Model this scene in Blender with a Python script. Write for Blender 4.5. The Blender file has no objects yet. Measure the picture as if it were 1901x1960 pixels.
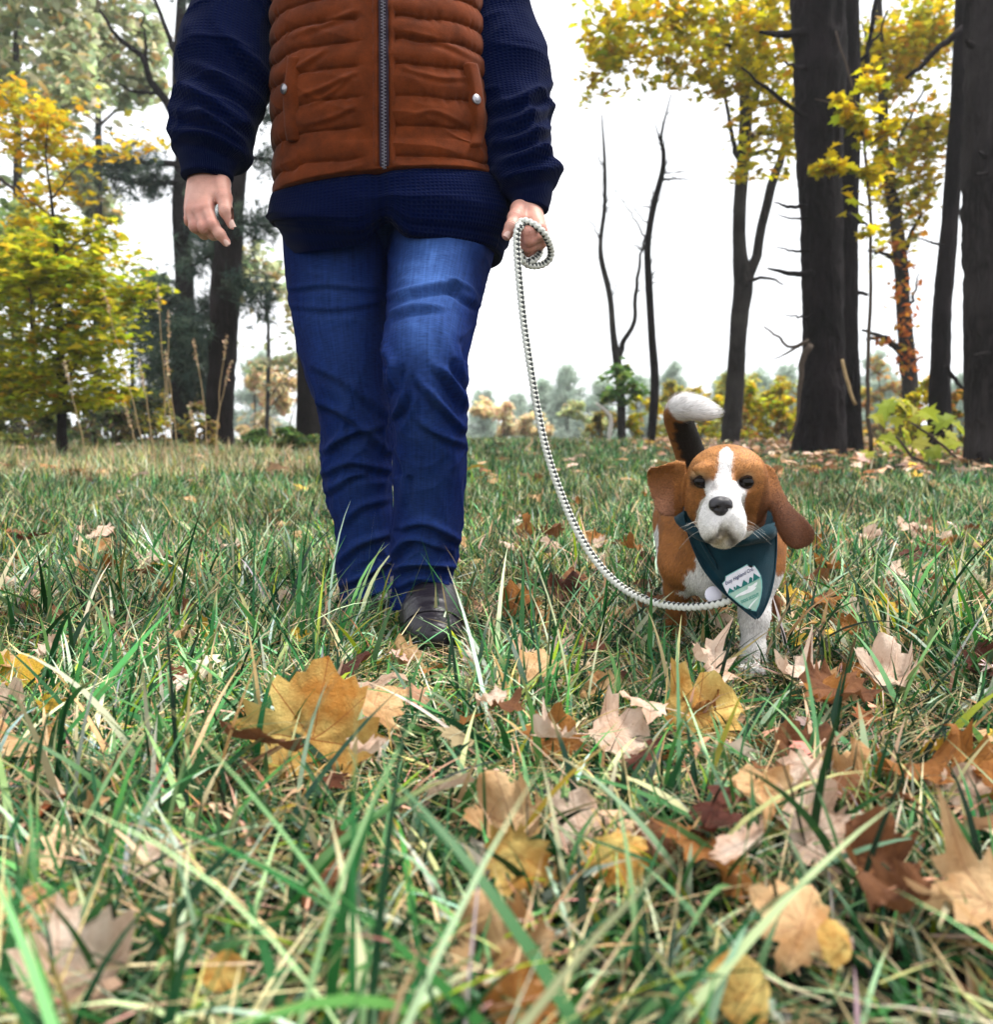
import bpy, math, random
import numpy as np
from mathutils import Vector, Matrix
from mathutils.bvhtree import BVHTree

# ------------------------------------------------------------------ camera, sky, sun, exposure
scene = bpy.context.scene
COL = scene.collection
H = 0.385                      # lens height above the lawn, metres
FPX = 1600.0                   # focal length in pixels of a 1901 x 1960 view
PITCH = math.atan(145.0 / FPX) # horizon lies 145 px above the middle
cam_data = bpy.data.cameras.new("camera")
cam_data.sensor_fit = 'HORIZONTAL'
cam_data.sensor_width = 36.0
cam_data.lens = 36.0 * FPX / 1901.0
cam_data.clip_start = 0.02
cam_data.clip_end = 2000
cam_data.dof.use_dof = True
cam_data.dof.focus_distance = 1.45
cam_data.dof.aperture_fstop = 4.6
cam_data.dof.aperture_blades = 7
cam = bpy.data.objects.new("camera", cam_data)
cam.location = (0, 0, H)
cam.rotation_euler = (math.pi / 2 - PITCH, 0, 0)
COL.objects.link(cam)
scene.camera = cam

SUN_ELEV = math.radians(64)
SUN_AZ = math.radians(82)      # measured from +Y towards +X: high on the right
world = bpy.data.worlds.new("World")
scene.world = world
world.use_nodes = True
wn, wl = world.node_tree.nodes, world.node_tree.links
wn.clear()
w_out = wn.new('ShaderNodeOutputWorld')
w_bg = wn.new('ShaderNodeBackground')
w_sky = wn.new('ShaderNodeTexSky')
w_sky.sky_type = 'NISHITA'
w_sky.sun_disc = False
w_sky.sun_elevation = SUN_ELEV
w_sky.sun_rotation = SUN_AZ
w_sky.air_density = 1.0
w_sky.dust_density = 4.0
w_sky.ozone_density = 1.0
w_hs = wn.new('ShaderNodeHueSaturation')
w_hs.inputs['Saturation'].default_value = 0.12
w_mix = wn.new('ShaderNodeMix')
w_mix.data_type = 'RGBA'
w_mix.inputs['Factor'].default_value = 0.8
w_mix.inputs['B'].default_value = (9.6, 9.85, 10.2, 1)   # an even white cloud deck
w_bg.inputs['Strength'].default_value = 0.053
wl.new(w_sky.outputs[0], w_hs.inputs['Color'])
wl.new(w_hs.outputs[0], w_mix.inputs['A'])
wl.new(w_mix.outputs['Result'], w_bg.inputs['Color'])
wl.new(w_bg.outputs[0], w_out.inputs[0])

sun_d = bpy.data.lights.new("sun", 'SUN')
sun_d.energy = 1.5
sun_d.angle = math.radians(16)
sun_d.color = (1.0, 0.95, 0.88)
sun = bpy.data.objects.new("sun", sun_d)
sdir = Vector((math.sin(SUN_AZ) * math.cos(SUN_ELEV), math.cos(SUN_AZ) * math.cos(SUN_ELEV), math.sin(SUN_ELEV)))
sun.rotation_euler = (-sdir).to_track_quat('-Z', 'Y').to_euler()
sun.location = (3, -3, 8)
COL.objects.link(sun)

scene.view_settings.view_transform = 'Standard'
scene.view_settings.look = 'None'
scene.view_settings.gamma = 1.0
scene.view_settings.use_curve_mapping = False
scene.view_settings.exposure = 2.0
scene.render.engine = 'CYCLES'
scene.cycles.use_denoising = True
scene.cycles.max_bounces = 6
scene.cycles.diffuse_bounces = 3
scene.cycles.glossy_bounces = 2
scene.cycles.transmission_bounces = 4
scene.cycles.volume_bounces = 1
scene.cycles.transparent_max_bounces = 8

# ------------------------------------------------------------------ helpers
rng = np.random.default_rng(11)
random.seed(11)
CT, ST = math.cos(PITCH), math.sin(PITCH)
def pdir(x, y):
    dx = (x - 950.5) / FPX; dz = -(y - 980.0) / FPX
    return np.array([dx, CT + dz * ST, -ST + dz * CT])
def P(x, y, Y):
    d = pdir(x, y); s = Y / d[1]
    return np.array([0, 0, H]) + s * d
GY = np.array([-5, 0, 1.8, 4, 8.3, 12, 16, 24, 40, 80, 200, 600.0])
GZ = np.array([0, 0, 0, .06, .165, .245, .262, .18, -.15, -.8, -2, -4.0])
def gz(x, y):
    x = np.asarray(x, float); y = np.asarray(y, float)
    b = np.interp(y, GY, GZ)
    a = np.clip((y - .3) / 3.0, 0.15, 1)
    return b + a * (.012 * np.sin(x * 2.3 + 1) * np.cos(y * 1.7) + .008 * np.sin(x * 5.1 + y * 3.3))
def G(x, y):
    d = pdir(x, y); s = .3
    for i in range(4000):
        p = np.array([0, 0, H]) + s * d
        if p[2] <= float(gz(p[0], p[1])): break
        s += .004 + s * .001
    return p
def unit(v):
    v = np.asarray(v, float); return v / max(np.linalg.norm(v), 1e-9)

def _hash(ix, iy, iz, seed):
    h = (ix.astype(np.int64) * 374761393 + iy.astype(np.int64) * 668265263 + iz.astype(np.int64) * 2147483647 + seed * 974634) & 0xffffffff
    h = ((h ^ (h >> 13)) * 1274126177) & 0xffffffff
    h = (h ^ (h >> 16)) & 0xffff
    return h.astype(np.float64) / 32767.5 - 1
def vnoise(p, seed=0):
    p = np.asarray(p, float)
    i = np.floor(p); f = p - i; f = f * f * (3 - 2 * f); i = i.astype(np.int64)
    r = 0
    for a in (0, 1):
        for b in (0, 1):
            for c in (0, 1):
                w = (f[..., 0] if a else 1 - f[..., 0]) * (f[..., 1] if b else 1 - f[..., 1]) * (f[..., 2] if c else 1 - f[..., 2])
                r = r + w * _hash(i[..., 0] + a, i[..., 1] + b, i[..., 2] + c, seed)
    return r
def fbm(p, seed=0, o=3):
    r = 0; a = 1.0; p = np.asarray(p, float)
    for k in range(o):
        r = r + a * vnoise(p * 2 ** k, seed + k); a *= .5
    return r
def sstep(a, b, x):
    t = np.clip((x - a) / (b - a), 0, 1); return t * t * (3 - 2 * t)

def make_mesh(name, V, F, smooth=True, col=None, uv=None):
    """V (n,3); F an int array (m,3|4) or a list of such arrays; col per vertex rgb; uv per vertex (n,2) kept as attribute 'st'"""
    me = bpy.data.meshes.new(name)
    V = np.asarray(V, np.float32)
    Fs = F if isinstance(F, list) else [F]
    Fs = [np.asarray(f, np.int32) for f in Fs if len(f)]
    idx = np.concatenate([f.ravel() for f in Fs])
    tot = np.concatenate([np.full(len(f), f.shape[1], np.int32) for f in Fs])
    st = np.zeros(len(tot), np.int32); st[1:] = np.cumsum(tot)[:-1]
    me.vertices.add(len(V)); me.vertices.foreach_set('co', V.ravel())
    me.loops.add(len(idx)); me.loops.foreach_set('vertex_index', idx)
    me.polygons.add(len(tot)); me.polygons.foreach_set('loop_start', st)
    me.polygons.foreach_set('use_smooth', np.full(len(tot), bool(smooth)))
    me.update(calc_edges=True)
    if col is not None:
        c = np.ones((len(V), 4), np.float32); c[:, :3] = col
        at = me.color_attributes.new('Col', 'FLOAT_COLOR', 'POINT'); at.data.foreach_set('color', c.ravel())
    if uv is not None:
        u = np.zeros((len(V), 3), np.float32); u[:, :2] = uv
        at = me.attributes.new('st', 'FLOAT_VECTOR', 'POINT'); at.data.foreach_set('vector', u.ravel())
    return me
def obj(name, me, mat=None, parent=None):
    o = bpy.data.objects.new(name, me)
    if mat is not None and me is not None and len(me.materials) == 0: me.materials.append(mat)
    COL.objects.link(o)
    if parent is not None:
        o.parent = parent
        if parent.type == 'EMPTY':
            pw = Matrix.Translation(parent.location)
            if parent.parent is None: o.matrix_parent_inverse = pw.inverted()
    return o
def tag(o, label=None, cat=None, group=None, kind=None):
    if label: o['label'] = label
    if cat: o['category'] = cat
    if group: o['group'] = group
    if kind: o['kind'] = kind
    return o
def empty(name, loc):
    o = bpy.data.objects.new(name, None); o.location = Vector([float(v) for v in loc]); o.empty_display_size = .1
    COL.objects.link(o); return o

class MB:
    def __init__(s): s.v = []; s.f3 = []; s.f4 = []; s.c = []; s.u = []; s.n = 0
    def add(s, V, F, col=None, uv=None):
        V = np.asarray(V, float); F = np.asarray(F, np.int64)
        (s.f3 if F.shape[1] == 3 else s.f4).append(F + s.n)
        s.v.append(V); s.n += len(V)
        if col is None: col = (1, 1, 1)
        s.c.append(np.broadcast_to(np.asarray(col, float), (len(V), 3)))
        s.u.append(np.zeros((len(V), 2)) if uv is None else np.asarray(uv, float))
    def mesh(s, name, smooth=True):
        F = []
        if s.f3: F.append(np.concatenate(s.f3))
        if s.f4: F.append(np.concatenate(s.f4))
        return make_mesh(name, np.concatenate(s.v), F, smooth, np.concatenate(s.c), np.concatenate(s.u))

def grid_faces(n, m, wrap=False):
    i = np.arange(n - 1)[:, None]; j = np.arange(m if wrap else m - 1)[None, :]
    j2 = (j + 1) % m
    a = i * m + j; b = i * m + j2; c = (i + 1) * m + j2; d = (i + 1) * m + j
    return np.stack([np.broadcast_to(x, a.shape).ravel() for x in (a, b, c, d)], 1)

def spline(pts, n, t=None):
    """Catmull-Rom through rows of pts, n samples"""
    p = np.asarray(pts, float); k = len(p)
    q = np.vstack([2 * p[0] - p[1], p, 2 * p[-1] - p[-2]])
    if t is None: t = np.linspace(0, k - 1, n)
    i = np.clip(np.floor(t).astype(int), 0, k - 2); f = (t - i)[:, None]
    a, b, c, d = q[i], q[i + 1], q[i + 2], q[i + 3]
    return .5 * (2 * b + (c - a) * f + (2 * a - 5 * b + 4 * c - d) * f ** 2 + (3 * b - a - 3 * c + d) * f ** 3)

def tube(pts, rad, nseg=8, n=None, disp=None, col=None, cap=True, ref=(1, 0, 0)):
    pts = np.asarray(pts, float); rad = np.asarray(rad, float)
    if n:
        s = spline(np.column_stack([pts, rad]), n); pts, rad = s[:, :3], s[:, 3]
    T = np.gradient(pts, axis=0); T /= np.linalg.norm(T, axis=1)[:, None] + 1e-12
    # parallel transport frame
    U = np.zeros_like(pts); r = np.array(ref, float)
    if abs(np.dot(r, T[0])) > .9: r = np.array([0, 1., 0])
    u = unit(r - np.dot(r, T[0]) * T[0])
    for i in range(len(pts)):
        u = unit(u - np.dot(u, T[i]) * T[i]); U[i] = u
    W = np.cross(T, U)
    th = np.linspace(0, 2 * np.pi, nseg, endpoint=False)
    ring = U[:, None, :] * np.cos(th)[None, :, None] + W[:, None, :] * np.sin(th)[None, :, None]
    L = np.concatenate([[0], np.cumsum(np.linalg.norm(np.diff(pts, axis=0), axis=1))])
    R = rad[:, None] * np.ones((1, nseg))
    if disp is not None: R = R + disp(L[:, None] * np.ones((1, nseg)), th[None, :] * np.ones((len(pts), 1)), R)
    V = pts[:, None, :] + ring * R[..., None]
    F = grid_faces(len(pts), nseg, True)
    uv = np.stack([np.broadcast_to(th[None, :] / (2 * np.pi), R.shape), np.broadcast_to(L[:, None], R.shape)], -1).reshape(-1, 2)
    V = V.reshape(-1, 3)
    F3 = None
    if cap:
        nv = len(V); V = np.vstack([V, pts[0], pts[-1]]); uv = np.vstack([uv, [0, 0], [0, L[-1]]])
        j = np.arange(nseg); b = (len(pts) - 1) * nseg
        F3 = np.vstack([np.stack([np.full(nseg, nv), (j + 1) % nseg, j], 1), np.stack([np.full(nseg, nv + 1), b + j, b + (j + 1) % nseg], 1)])
    return V, F, F3, uv
def add_tube(mb, *a, **k):
    col = k.pop('color', None)
    V, F, F3, uv = tube(*a, **k)
    n0 = mb.n
    mb.add(V, F, col, uv)
    if F3 is not None: mb.f3.append(F3 + n0)

# signed distance field -> mesh (surface nets)
class SDF:
    def __init__(s, lo, hi, res):
        s.lo = np.array(lo, float); s.res = res
        s.n = np.ceil((np.array(hi, float) - s.lo) / res).astype(int) + 1
        s.D = np.full(s.n, 1.0, np.float32)
    def box(s, lo, hi, m):
        a = np.clip(np.floor((np.minimum(lo, hi) - m - s.lo) / s.res).astype(int), 0, s.n - 1)
        b = np.clip(np.ceil((np.maximum(lo, hi) + m - s.lo) / s.res).astype(int) + 1, 1, s.n)
        sl = tuple(slice(i, j) for i, j in zip(a, b))
        ax = [s.lo[k] + s.res * np.arange(a[k], b[k]) for k in range(3)]
        X = np.stack(np.meshgrid(*ax, indexing='ij'), -1)
        return sl, X
    def put(s, sl, d, k, sub):
        c = s.D[sl]
        if sub: 
            d = -d; hh = np.clip(k - np.abs(c - d), 0, None) / k; s.D[sl] = np.maximum(c, d) + hh * hh * k * .25
        else:
            hh = np.clip(k - np.abs(c - d), 0, None) / k; s.D[sl] = np.minimum(c, d) - hh * hh * k * .25
    def cap(s, a, b, ra, rb, k=.01, sub=False):
        a = np.asarray(a, float); b = np.asarray(b, float)
        sl, X = s.box(a, b, max(ra, rb) + k + 3 * s.res)
        if X.size == 0: return
        ab = b - a; t = np.clip(((X - a) @ ab) / max(ab @ ab, 1e-12), 0, 1)
        d = np.linalg.norm(X - a - t[..., None] * ab, axis=-1) - (ra + (rb - ra) * t)
        s.put(sl, d, k, sub)
    def chain(s, pts, rads, k=.01):
        for i in range(len(pts) - 1): s.cap(pts[i], pts[i + 1], rads[i], rads[i + 1], k)
    def ell(s, c, r, k=.01, R=None, sub=False):
        c = np.asarray(c, float); r = np.asarray(r, float)
        m = r.max() + k + 3 * s.res
        sl, X = s.box(c, c, m)
        if X.size == 0: return
        q = X - c
        if R is not None: q = q @ np.asarray(R)
        k0 = np.linalg.norm(q / r, axis=-1); k1 = np.linalg.norm(q / (r * r), axis=-1)
        d = k0 * (k0 - 1) / np.maximum(k1, 1e-9)
        s.put(sl, d, k, sub)
    def sheet(s, poly, y0, th, k=.006):
        """poly (n,2) in x,z; y0(x,z) mid depth; th half thickness"""
        poly = np.asarray(poly, float)
        lo = np.array([poly[:, 0].min(), 0, poly[:, 1].min()]); hi = np.array([poly[:, 0].max(), 0, poly[:, 1].max()])
        ys = y0(poly[:, 0], poly[:, 1]); lo[1] = ys.min() - .03; hi[1] = ys.max() + .03
        sl, X = s.box(lo, hi, k + th + 4 * s.res)
        x = X[:, 0, :, 0]; z = X[:, 0, :, 2]
        d = np.full(x.shape, 1e9); ins = np.zeros(x.shape, bool); n = len(poly)
        for i in range(n):
            a, b = poly[i], poly[(i + 1) % n]
            e = b - a; wx, wz = x - a[0], z - a[1]
            t = np.clip((wx * e[0] + wz * e[1]) / (e @ e), 0, 1)
            d = np.minimum(d, np.hypot(wx - e[0] * t, wz - e[1] * t))
            c = (a[1] > z) != (b[1] > z)
            with np.errstate(divide='ignore', invalid='ignore'):
                xx = a[0] + (z - a[1]) / (b[1] - a[1]) * e[0]
            ins ^= c & (x < xx)
        d2 = np.where(ins, -d, d)
        yy = y0(x, z)
        q1 = d2[:, None, :] + th * np.ones_like(X[..., 1]); q2 = np.abs(X[..., 1] - yy[:, None, :]) - th * .25
        dd = np.hypot(np.maximum(q1, 0), np.maximum(q2, 0)) + np.minimum(np.maximum(q1, q2), 0) - th * .75
        s.put(sl, dd, k, False)
    def mesh(s):
        D = s.D; S = D < 0
        c = S[:-1, :-1, :-1].astype(np.int8)
        cnt = np.zeros(np.array(D.shape) - 1, np.int8)
        for a in (0, 1):
            for b in (0, 1):
                for e in (0, 1):
                    cnt += S[a:D.shape[0] - 1 + a, b:D.shape[1] - 1 + b, e:D.shape[2] - 1 + e]
        act = (cnt > 0) & (cnt < 8)
        ii = np.argwhere(act)
        acc = np.zeros((len(ii), 3)); num = np.zeros(len(ii))
        cor = [(a, b, e) for a in (0, 1) for b in (0, 1) for e in (0, 1)]
        for p in range(8):
            for q in range(p + 1, 8):
                cp, cq = np.array(cor[p]), np.array(cor[q])
                if np.abs(cp - cq).sum() != 1: continue
                dp = D[tuple((ii + cp).T)]; dq = D[tuple((ii + cq).T)]
                m = (dp < 0) != (dq < 0)
                t = np.where(m, dp / np.where(m, dp - dq, 1), 0)
                acc += np.where(m[:, None], cp + t[:, None] * (cq - cp), 0); num += m
        V = s.lo + s.res * (ii + acc / num[:, None])
        vid = np.full(act.shape, -1, np.int64); vid[tuple(ii.T)] = np.arange(len(ii))
        Fs = []
        for ax in range(3):
            o1, o2 = [(1, 2), (2, 0), (0, 1)][ax]
            sa = [slice(None)] * 3; sb = [slice(None)] * 3
            sa[ax] = slice(0, -1); sb[ax] = slice(1, None)
            ch = S[tuple(sa)] != S[tuple(sb)]
            e = np.argwhere(ch)
            e = e[(e[:, o1] > 0) & (e[:, o2] > 0) & (e[:, o1] < act.shape[o1]) & (e[:, o2] < act.shape[o2])]
            if not len(e): continue
            u1 = np.zeros(3, int); u1[o1] = 1; u2 = np.zeros(3, int); u2[o2] = 1
            q = np.stack([vid[tuple((e - u1 - u2).T)], vid[tuple((e - u2).T)], vid[tuple(e.T)], vid[tuple((e - u1).T)]], 1)
            fl = ~S[tuple(e.T)]
            q[fl] = q[fl][:, ::-1]
            Fs.append(q)
        F = np.concatenate(Fs); F = F[(F >= 0).all(1)]
        # a light smoothing pass
        for _ in range(2):
            sm = np.zeros_like(V); nn = np.zeros(len(V))
            for k in range(4):
                np.add.at(sm, F[:, k], V[F[:, (k + 1) % 4]] + V[F[:, (k - 1) % 4]]); np.add.at(nn, F[:, k], 2)
            V = .5 * V + .5 * sm / np.maximum(nn, 1)[:, None]
        return V, F
def vnormals(V, F):
    n = np.cross(V[F[:, 2]] - V[F[:, 0]], V[F[:, 3 if F.shape[1] == 4 else 1]] - V[F[:, 1]]) if F.shape[1] == 4 else np.cross(V[F[:, 1]] - V[F[:, 0]], V[F[:, 2]] - V[F[:, 0]])
    N = np.zeros_like(V)
    for k in range(F.shape[1]): np.add.at(N, F[:, k], n)
    return N / (np.linalg.norm(N, axis=1)[:, None] + 1e-12)
def bvh_of(V, F):
    return BVHTree.FromPolygons([tuple(v) for v in V.tolist()], [tuple(f) for f in F.tolist()])
def hit(bvh, x, y):
    d = pdir(x, y); d = d / np.linalg.norm(d)
    loc, nor, i, dist = bvh.ray_cast(Vector((0, 0, H)), Vector(d))
    return (None, None) if loc is None else (np.array(loc), np.array(nor))

# ------------------------------------------------------------------ materials
def mat_new(name):
    m = bpy.data.materials.new(name); m.use_nodes = True
    nt = m.node_tree; b = nt.nodes['Principled BSDF']
    return m, nt, b, nt.nodes['Material Output']
def nd(nt, typ, **kw):
    n = nt.nodes.new(typ)
    for k, v in kw.items():
        if k.startswith('i_'): n.inputs[k[2:].replace('_', ' ')].default_value = v
        else: setattr(n, k, v)
    return n
def pbr(name, color=(.5, .5, .5), rough=.8, spec=.3, attr=False, var=.25, vscale=30, bump=0, bscale=200, trans=0, sheen=0, stretch=None, metallic=0, coat=0, rand=0, tcol=None):
    m, nt, b, out = mat_new(name)
    L = nt.links
    b.inputs['Roughness'].default_value = rough
    b.inputs['Specular IOR Level'].default_value = spec
    b.inputs['Metallic'].default_value = metallic
    b.inputs['Coat Weight'].default_value = coat
    b.inputs['Sheen Weight'].default_value = sheen
    b.inputs['Sheen Roughness'].default_value = .5
    tc = nd(nt, 'ShaderNodeTexCoord')
    vec = tc.outputs['Object']
    if stretch:
        mp = nd(nt, 'ShaderNodeMapping'); mp.inputs['Scale'].default_value = stretch
        L.new(vec, mp.inputs[0]); vec = mp.outputs[0]
    if attr:
        a = nd(nt, 'ShaderNodeAttribute', attribute_name='Col'); src = a.outputs['Color']
    else:
        r = nd(nt, 'ShaderNodeRGB'); r.outputs[0].default_value = (*color, 1); src = r.outputs[0]
    if var:
        n = nd(nt, 'ShaderNodeTexNoise', i_Scale=vscale, i_Detail=4.0); L.new(vec, n.inputs['Vector'])
        mr = nd(nt, 'ShaderNodeMapRange'); mr.inputs['To Min'].default_value = 1 - var * 1.6; mr.inputs['To Max'].default_value = 1 + var * 1.6
        L.new(n.outputs[0], mr.inputs[0])
        mx = nd(nt, 'ShaderNodeVectorMath', operation='SCALE'); L.new(src, mx.inputs[0]); L.new(mr.outputs[0], mx.inputs['Scale'])
        src = mx.outputs[0]
    if rand:
        oi = nd(nt, 'ShaderNodeObjectInfo'); mr = nd(nt, 'ShaderNodeMapRange'); mr.inputs['To Min'].default_value = 1 - rand; mr.inputs['To Max'].default_value = 1 + rand
        L.new(oi.outputs['Random'], mr.inputs[0])
        mx = nd(nt, 'ShaderNodeVectorMath', operation='SCALE'); L.new(src, mx.inputs[0]); L.new(mr.outputs[0], mx.inputs['Scale'])
        src = mx.outputs[0]
    L.new(src, b.inputs['Base Color'])
    if bump:
        n = nd(nt, 'ShaderNodeTexNoise', i_Scale=bscale, i_Detail=5.0, i_Roughness=.6); L.new(vec, n.inputs['Vector'])
        bp = nd(nt, 'ShaderNodeBump', i_Strength=bump, i_Distance=.01); L.new(n.outputs[0], bp.inputs['Height']); L.new(bp.outputs[0], b.inputs['Normal'])
    if trans:
        t = nd(nt, 'ShaderNodeBsdfTranslucent'); mx = nd(nt, 'ShaderNodeMixShader'); mx.inputs[0].default_value = trans
        L.new(src, t.inputs[0]); L.new(b.outputs[0], mx.inputs[1]); L.new(t.outputs[0], mx.inputs[2]); L.new(mx.outputs[0], out.inputs[0])
    return m

M_GRASS = pbr('grass_blades', attr=True, rough=.45, spec=.25, var=0, trans=.22)
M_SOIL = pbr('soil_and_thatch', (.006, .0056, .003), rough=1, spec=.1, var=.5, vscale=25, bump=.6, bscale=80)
M_CROWN = pbr('tree_leaves', attr=True, rough=.6, spec=.2, var=0, trans=.6)
M_NEEDLE = pbr('pine_needles', attr=True, rough=.6, spec=.2, var=0, trans=.3)
M_LITTER = pbr('dry_leaf_litter', attr=True, rough=.85, spec=.15, var=.3, vscale=60, trans=.15)
M_TWIG = pbr('twig_bark', (.06, .045, .035), rough=.95, spec=.15, var=.35, vscale=30, bump=.3, bscale=60)
M_STRAW = pbr('dry_straw', (.38, .27, .14), rough=.8, spec=.2, var=.2, trans=.15)

def bark(name, c1, c2, moss=None):
    m, nt, b, out = mat_new(name); L = nt.links
    b.inputs['Roughness'].default_value = .95; b.inputs['Specular IOR Level'].default_value = .15
    tc = nd(nt, 'ShaderNodeTexCoord'); mp = nd(nt, 'ShaderNodeMapping'); mp.inputs['Scale'].default_value = (9, 9, 1.8)
    L.new(tc.outputs['Object'], mp.inputs[0])
    v = nd(nt, 'ShaderNodeTexVoronoi', i_Scale=2.2, feature='DISTANCE_TO_EDGE'); n = nd(nt, 'ShaderNodeTexNoise', i_Scale=2.0, i_Detail=8.0, i_Roughness=.65)
    ad = nd(nt, 'ShaderNodeVectorMath', operation='ADD'); L.new(mp.outputs[0], n.inputs[0])
    L.new(mp.outputs[0], ad.inputs[0]); L.new(n.outputs['Color'], ad.inputs[1]); L.new(ad.outputs[0], v.inputs[0])
    cr = nd(nt, 'ShaderNodeValToRGB'); cr.color_ramp.elements[0].position = .02; cr.color_ramp.elements[0].color = (*[x * .35 for x in c1], 1)
    cr.color_ramp.elements[1].position = .3; cr.color_ramp.elements[1].color = (*c1, 1)
    L.new(v.outputs[0], cr.inputs[0])
    n2 = nd(nt, 'ShaderNodeTexNoise', i_Scale=1.6, i_Detail=6.0); L.new(tc.outputs['Object'], n2.inputs[0])
    rp = nd(nt, 'ShaderNodeMapRange'); rp.inputs['From Min'].default_value = .45; rp.inputs['From Max'].default_value = .65; L.new(n2.outputs[0], rp.inputs[0])
    mx = nd(nt, 'ShaderNodeMix', data_type='RGBA'); L.new(rp.outputs[0], mx.inputs['Factor']); L.new(cr.outputs[0], mx.inputs['A']); mx.inputs['B'].default_value = (*c2, 1)
    L.new(mx.outputs['Result'], b.inputs['Base Color'])
    am = nd(nt, 'ShaderNodeMath', operation='ADD'); L.new(v.outputs[0], am.inputs[0]); L.new(n.outputs[0], am.inputs[1])
    bp = nd(nt, 'ShaderNodeBump', i_Strength=1.0, i_Distance=.05); L.new(am.outputs[0], bp.inputs['Height']); L.new(bp.outputs[0], b.inputs['Normal'])
    return m
M_BARK_DARK = bark('dark_pine_bark', (.0070, .0045, .0060), (.0155, .0105, .0125))
M_BARK_GREY = bark('grey_bark', (.024, .020, .019), (.046, .041, .037))
M_BARK_RED = bark('reddish_pine_bark', (.014, .009, .0095), (.020, .0145, .0155))

# ------------------------------------------------------------------ ground
def make_ground():
    ys = np.concatenate([np.linspace(-6, 0, 7), np.linspace(.2, 20, 160), np.geomspace(20.5, 160, 40)])
    xs = np.concatenate([-np.geomspace(130, 8.2, 30), np.linspace(-8, 8, 130), np.geomspace(8.2, 130, 30)])
    X, Y = np.meshgrid(xs, ys, indexing='xy')
    Z = gz(X, Y)
    V = np.stack([X, Y, Z], -1).reshape(-1, 3)
    me = make_mesh('ground', V, grid_faces(len(ys), len(xs)))
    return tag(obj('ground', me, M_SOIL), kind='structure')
make_ground()

# ------------------------------------------------------------------ grass
GP = np.array([(.0035, .026, .009), (.007, .056, .016), (.020, .110, .027), (.062, .205, .052), (.19, .37, .15), (.46, .56, .38), (.26, .32, .02), (.64, .50, .28), (.40, .25, .12)])
def blades(x, y, hgt, wid, tilt, curl, S, pal_w, seed, dzb=0.0, phi=None):
    r = np.random.default_rng(seed); N = len(x)
    L = r.uniform(*hgt, N) * (.7 + .6 * r.random(N)); w = r.uniform(*wid, N)
    if phi is None: phi = r.uniform(0, 2 * np.pi, N)
    # clumps lean together
    cl = fbm(np.stack([x * 3.2, y * 3.2, np.zeros(N)], -1), seed + 3) * np.pi * 1.6
    k = r.random(N) < .55
    phi = np.where(k, cl + r.normal(0, .5, N), phi)
    cn = fbm(np.stack([x * 5.5, y * 5.5, np.full(N, 2.0)], -1), 40, 2); cn2 = fbm(np.stack([x * 4.0, y * 4.0, np.full(N, 7.0)], -1), 44, 3)
    L = L * np.clip(1 + .5 * cn, .45, 1.5)        # tufts and thin spots
    for fx, fy, sx_, sy_ in ((-.108, 1.30, .075, .16), (.395, 1.24, .06, .14), (.31, 1.40, .04, .1)):   # trodden by the boot and the paws
        L = L * (1 - .72 * np.exp(-((x - fx) / sx_) ** 2 - ((y - fy) / sy_) ** 2))
    a0 = np.abs(r.normal(tilt[0], tilt[1], N)); kap = r.uniform(*curl, N)
    t = np.arange(S + 1) / S
    al = a0[:, None] + kap[:, None] * t[None, :] ** 1.4
    st = (L / S)[:, None]
    dx = np.sin(al) * np.cos(phi)[:, None] * st; dy = np.sin(al) * np.sin(phi)[:, None] * st; dz = np.cos(al) * st
    def cum(d): return np.concatenate([np.zeros((N, 1)), np.cumsum(d[:, :-1], 1)], 1)
    g0 = gz(x, y)
    px = x[:, None] + cum(dx); py = y[:, None] + cum(dy); pz = g0[:, None] - .004 + dzb + cum(dz)
    lowest = g0[:, None] + .004 + .02 * r.random(N)[:, None] * t[None, :]
    pz = np.where(t[None, :] > .2, np.maximum(pz, lowest), pz)
    tw = phi + np.pi / 2 + r.normal(0, .5, N)
    wx = np.cos(tw); wy = np.sin(tw)
    prof = np.minimum(1, .55 + 1.5 * t) * (1 - t ** 2.2); prof[-1] = 0
    hw = .5 * w[:, None] * prof[None, :]
    wz = r.normal(0, .35, N)
    A = np.stack([px - wx[:, None] * hw, py - wy[:, None] * hw, pz - wz[:, None] * hw], -1)
    B = np.stack([px + wx[:, None] * hw, py + wy[:, None] * hw, pz + wz[:, None] * hw], -1)
    V = np.concatenate([np.stack([A[:, :S], B[:, :S]], 2).reshape(N, 2 * S, 3), A[:, S:S + 1]], 1)
    nv = 2 * S + 1; base = (np.arange(N) * nv)[:, None]
    q = np.array([[2 * i, 2 * i + 1, 2 * i + 3, 2 * i + 2] for i in range(S - 1)])
    F4 = (base[:, :, None] + q[None]).reshape(-1, 4) if S > 1 else np.zeros((0, 4), int)
    F3 = base + np.array([[2 * S - 2, 2 * S - 1, 2 * S]])
    ci = r.choice(len(GP), N, p=np.array(pal_w) / np.sum(pal_w))
    c = GP[ci] * r.uniform(.7, 1.3, (N, 1)) * (1 + .15 * r.normal(size=(N, 3)))
    c = np.clip(c * np.clip(1 + .55 * cn2, .35, 1.8)[:, None], .003, .8)
    # dry tips on some blades
    C = np.repeat(c[:, None, :], nv, 1)
    tip = (r.random(N) < .25)
    C[tip, -3:] = C[tip, -3:] * .4 + np.array((.38, .27, .12)) * .6
    return V.reshape(-1, 3), F4, F3, C.reshape(-1, 3)
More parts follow.
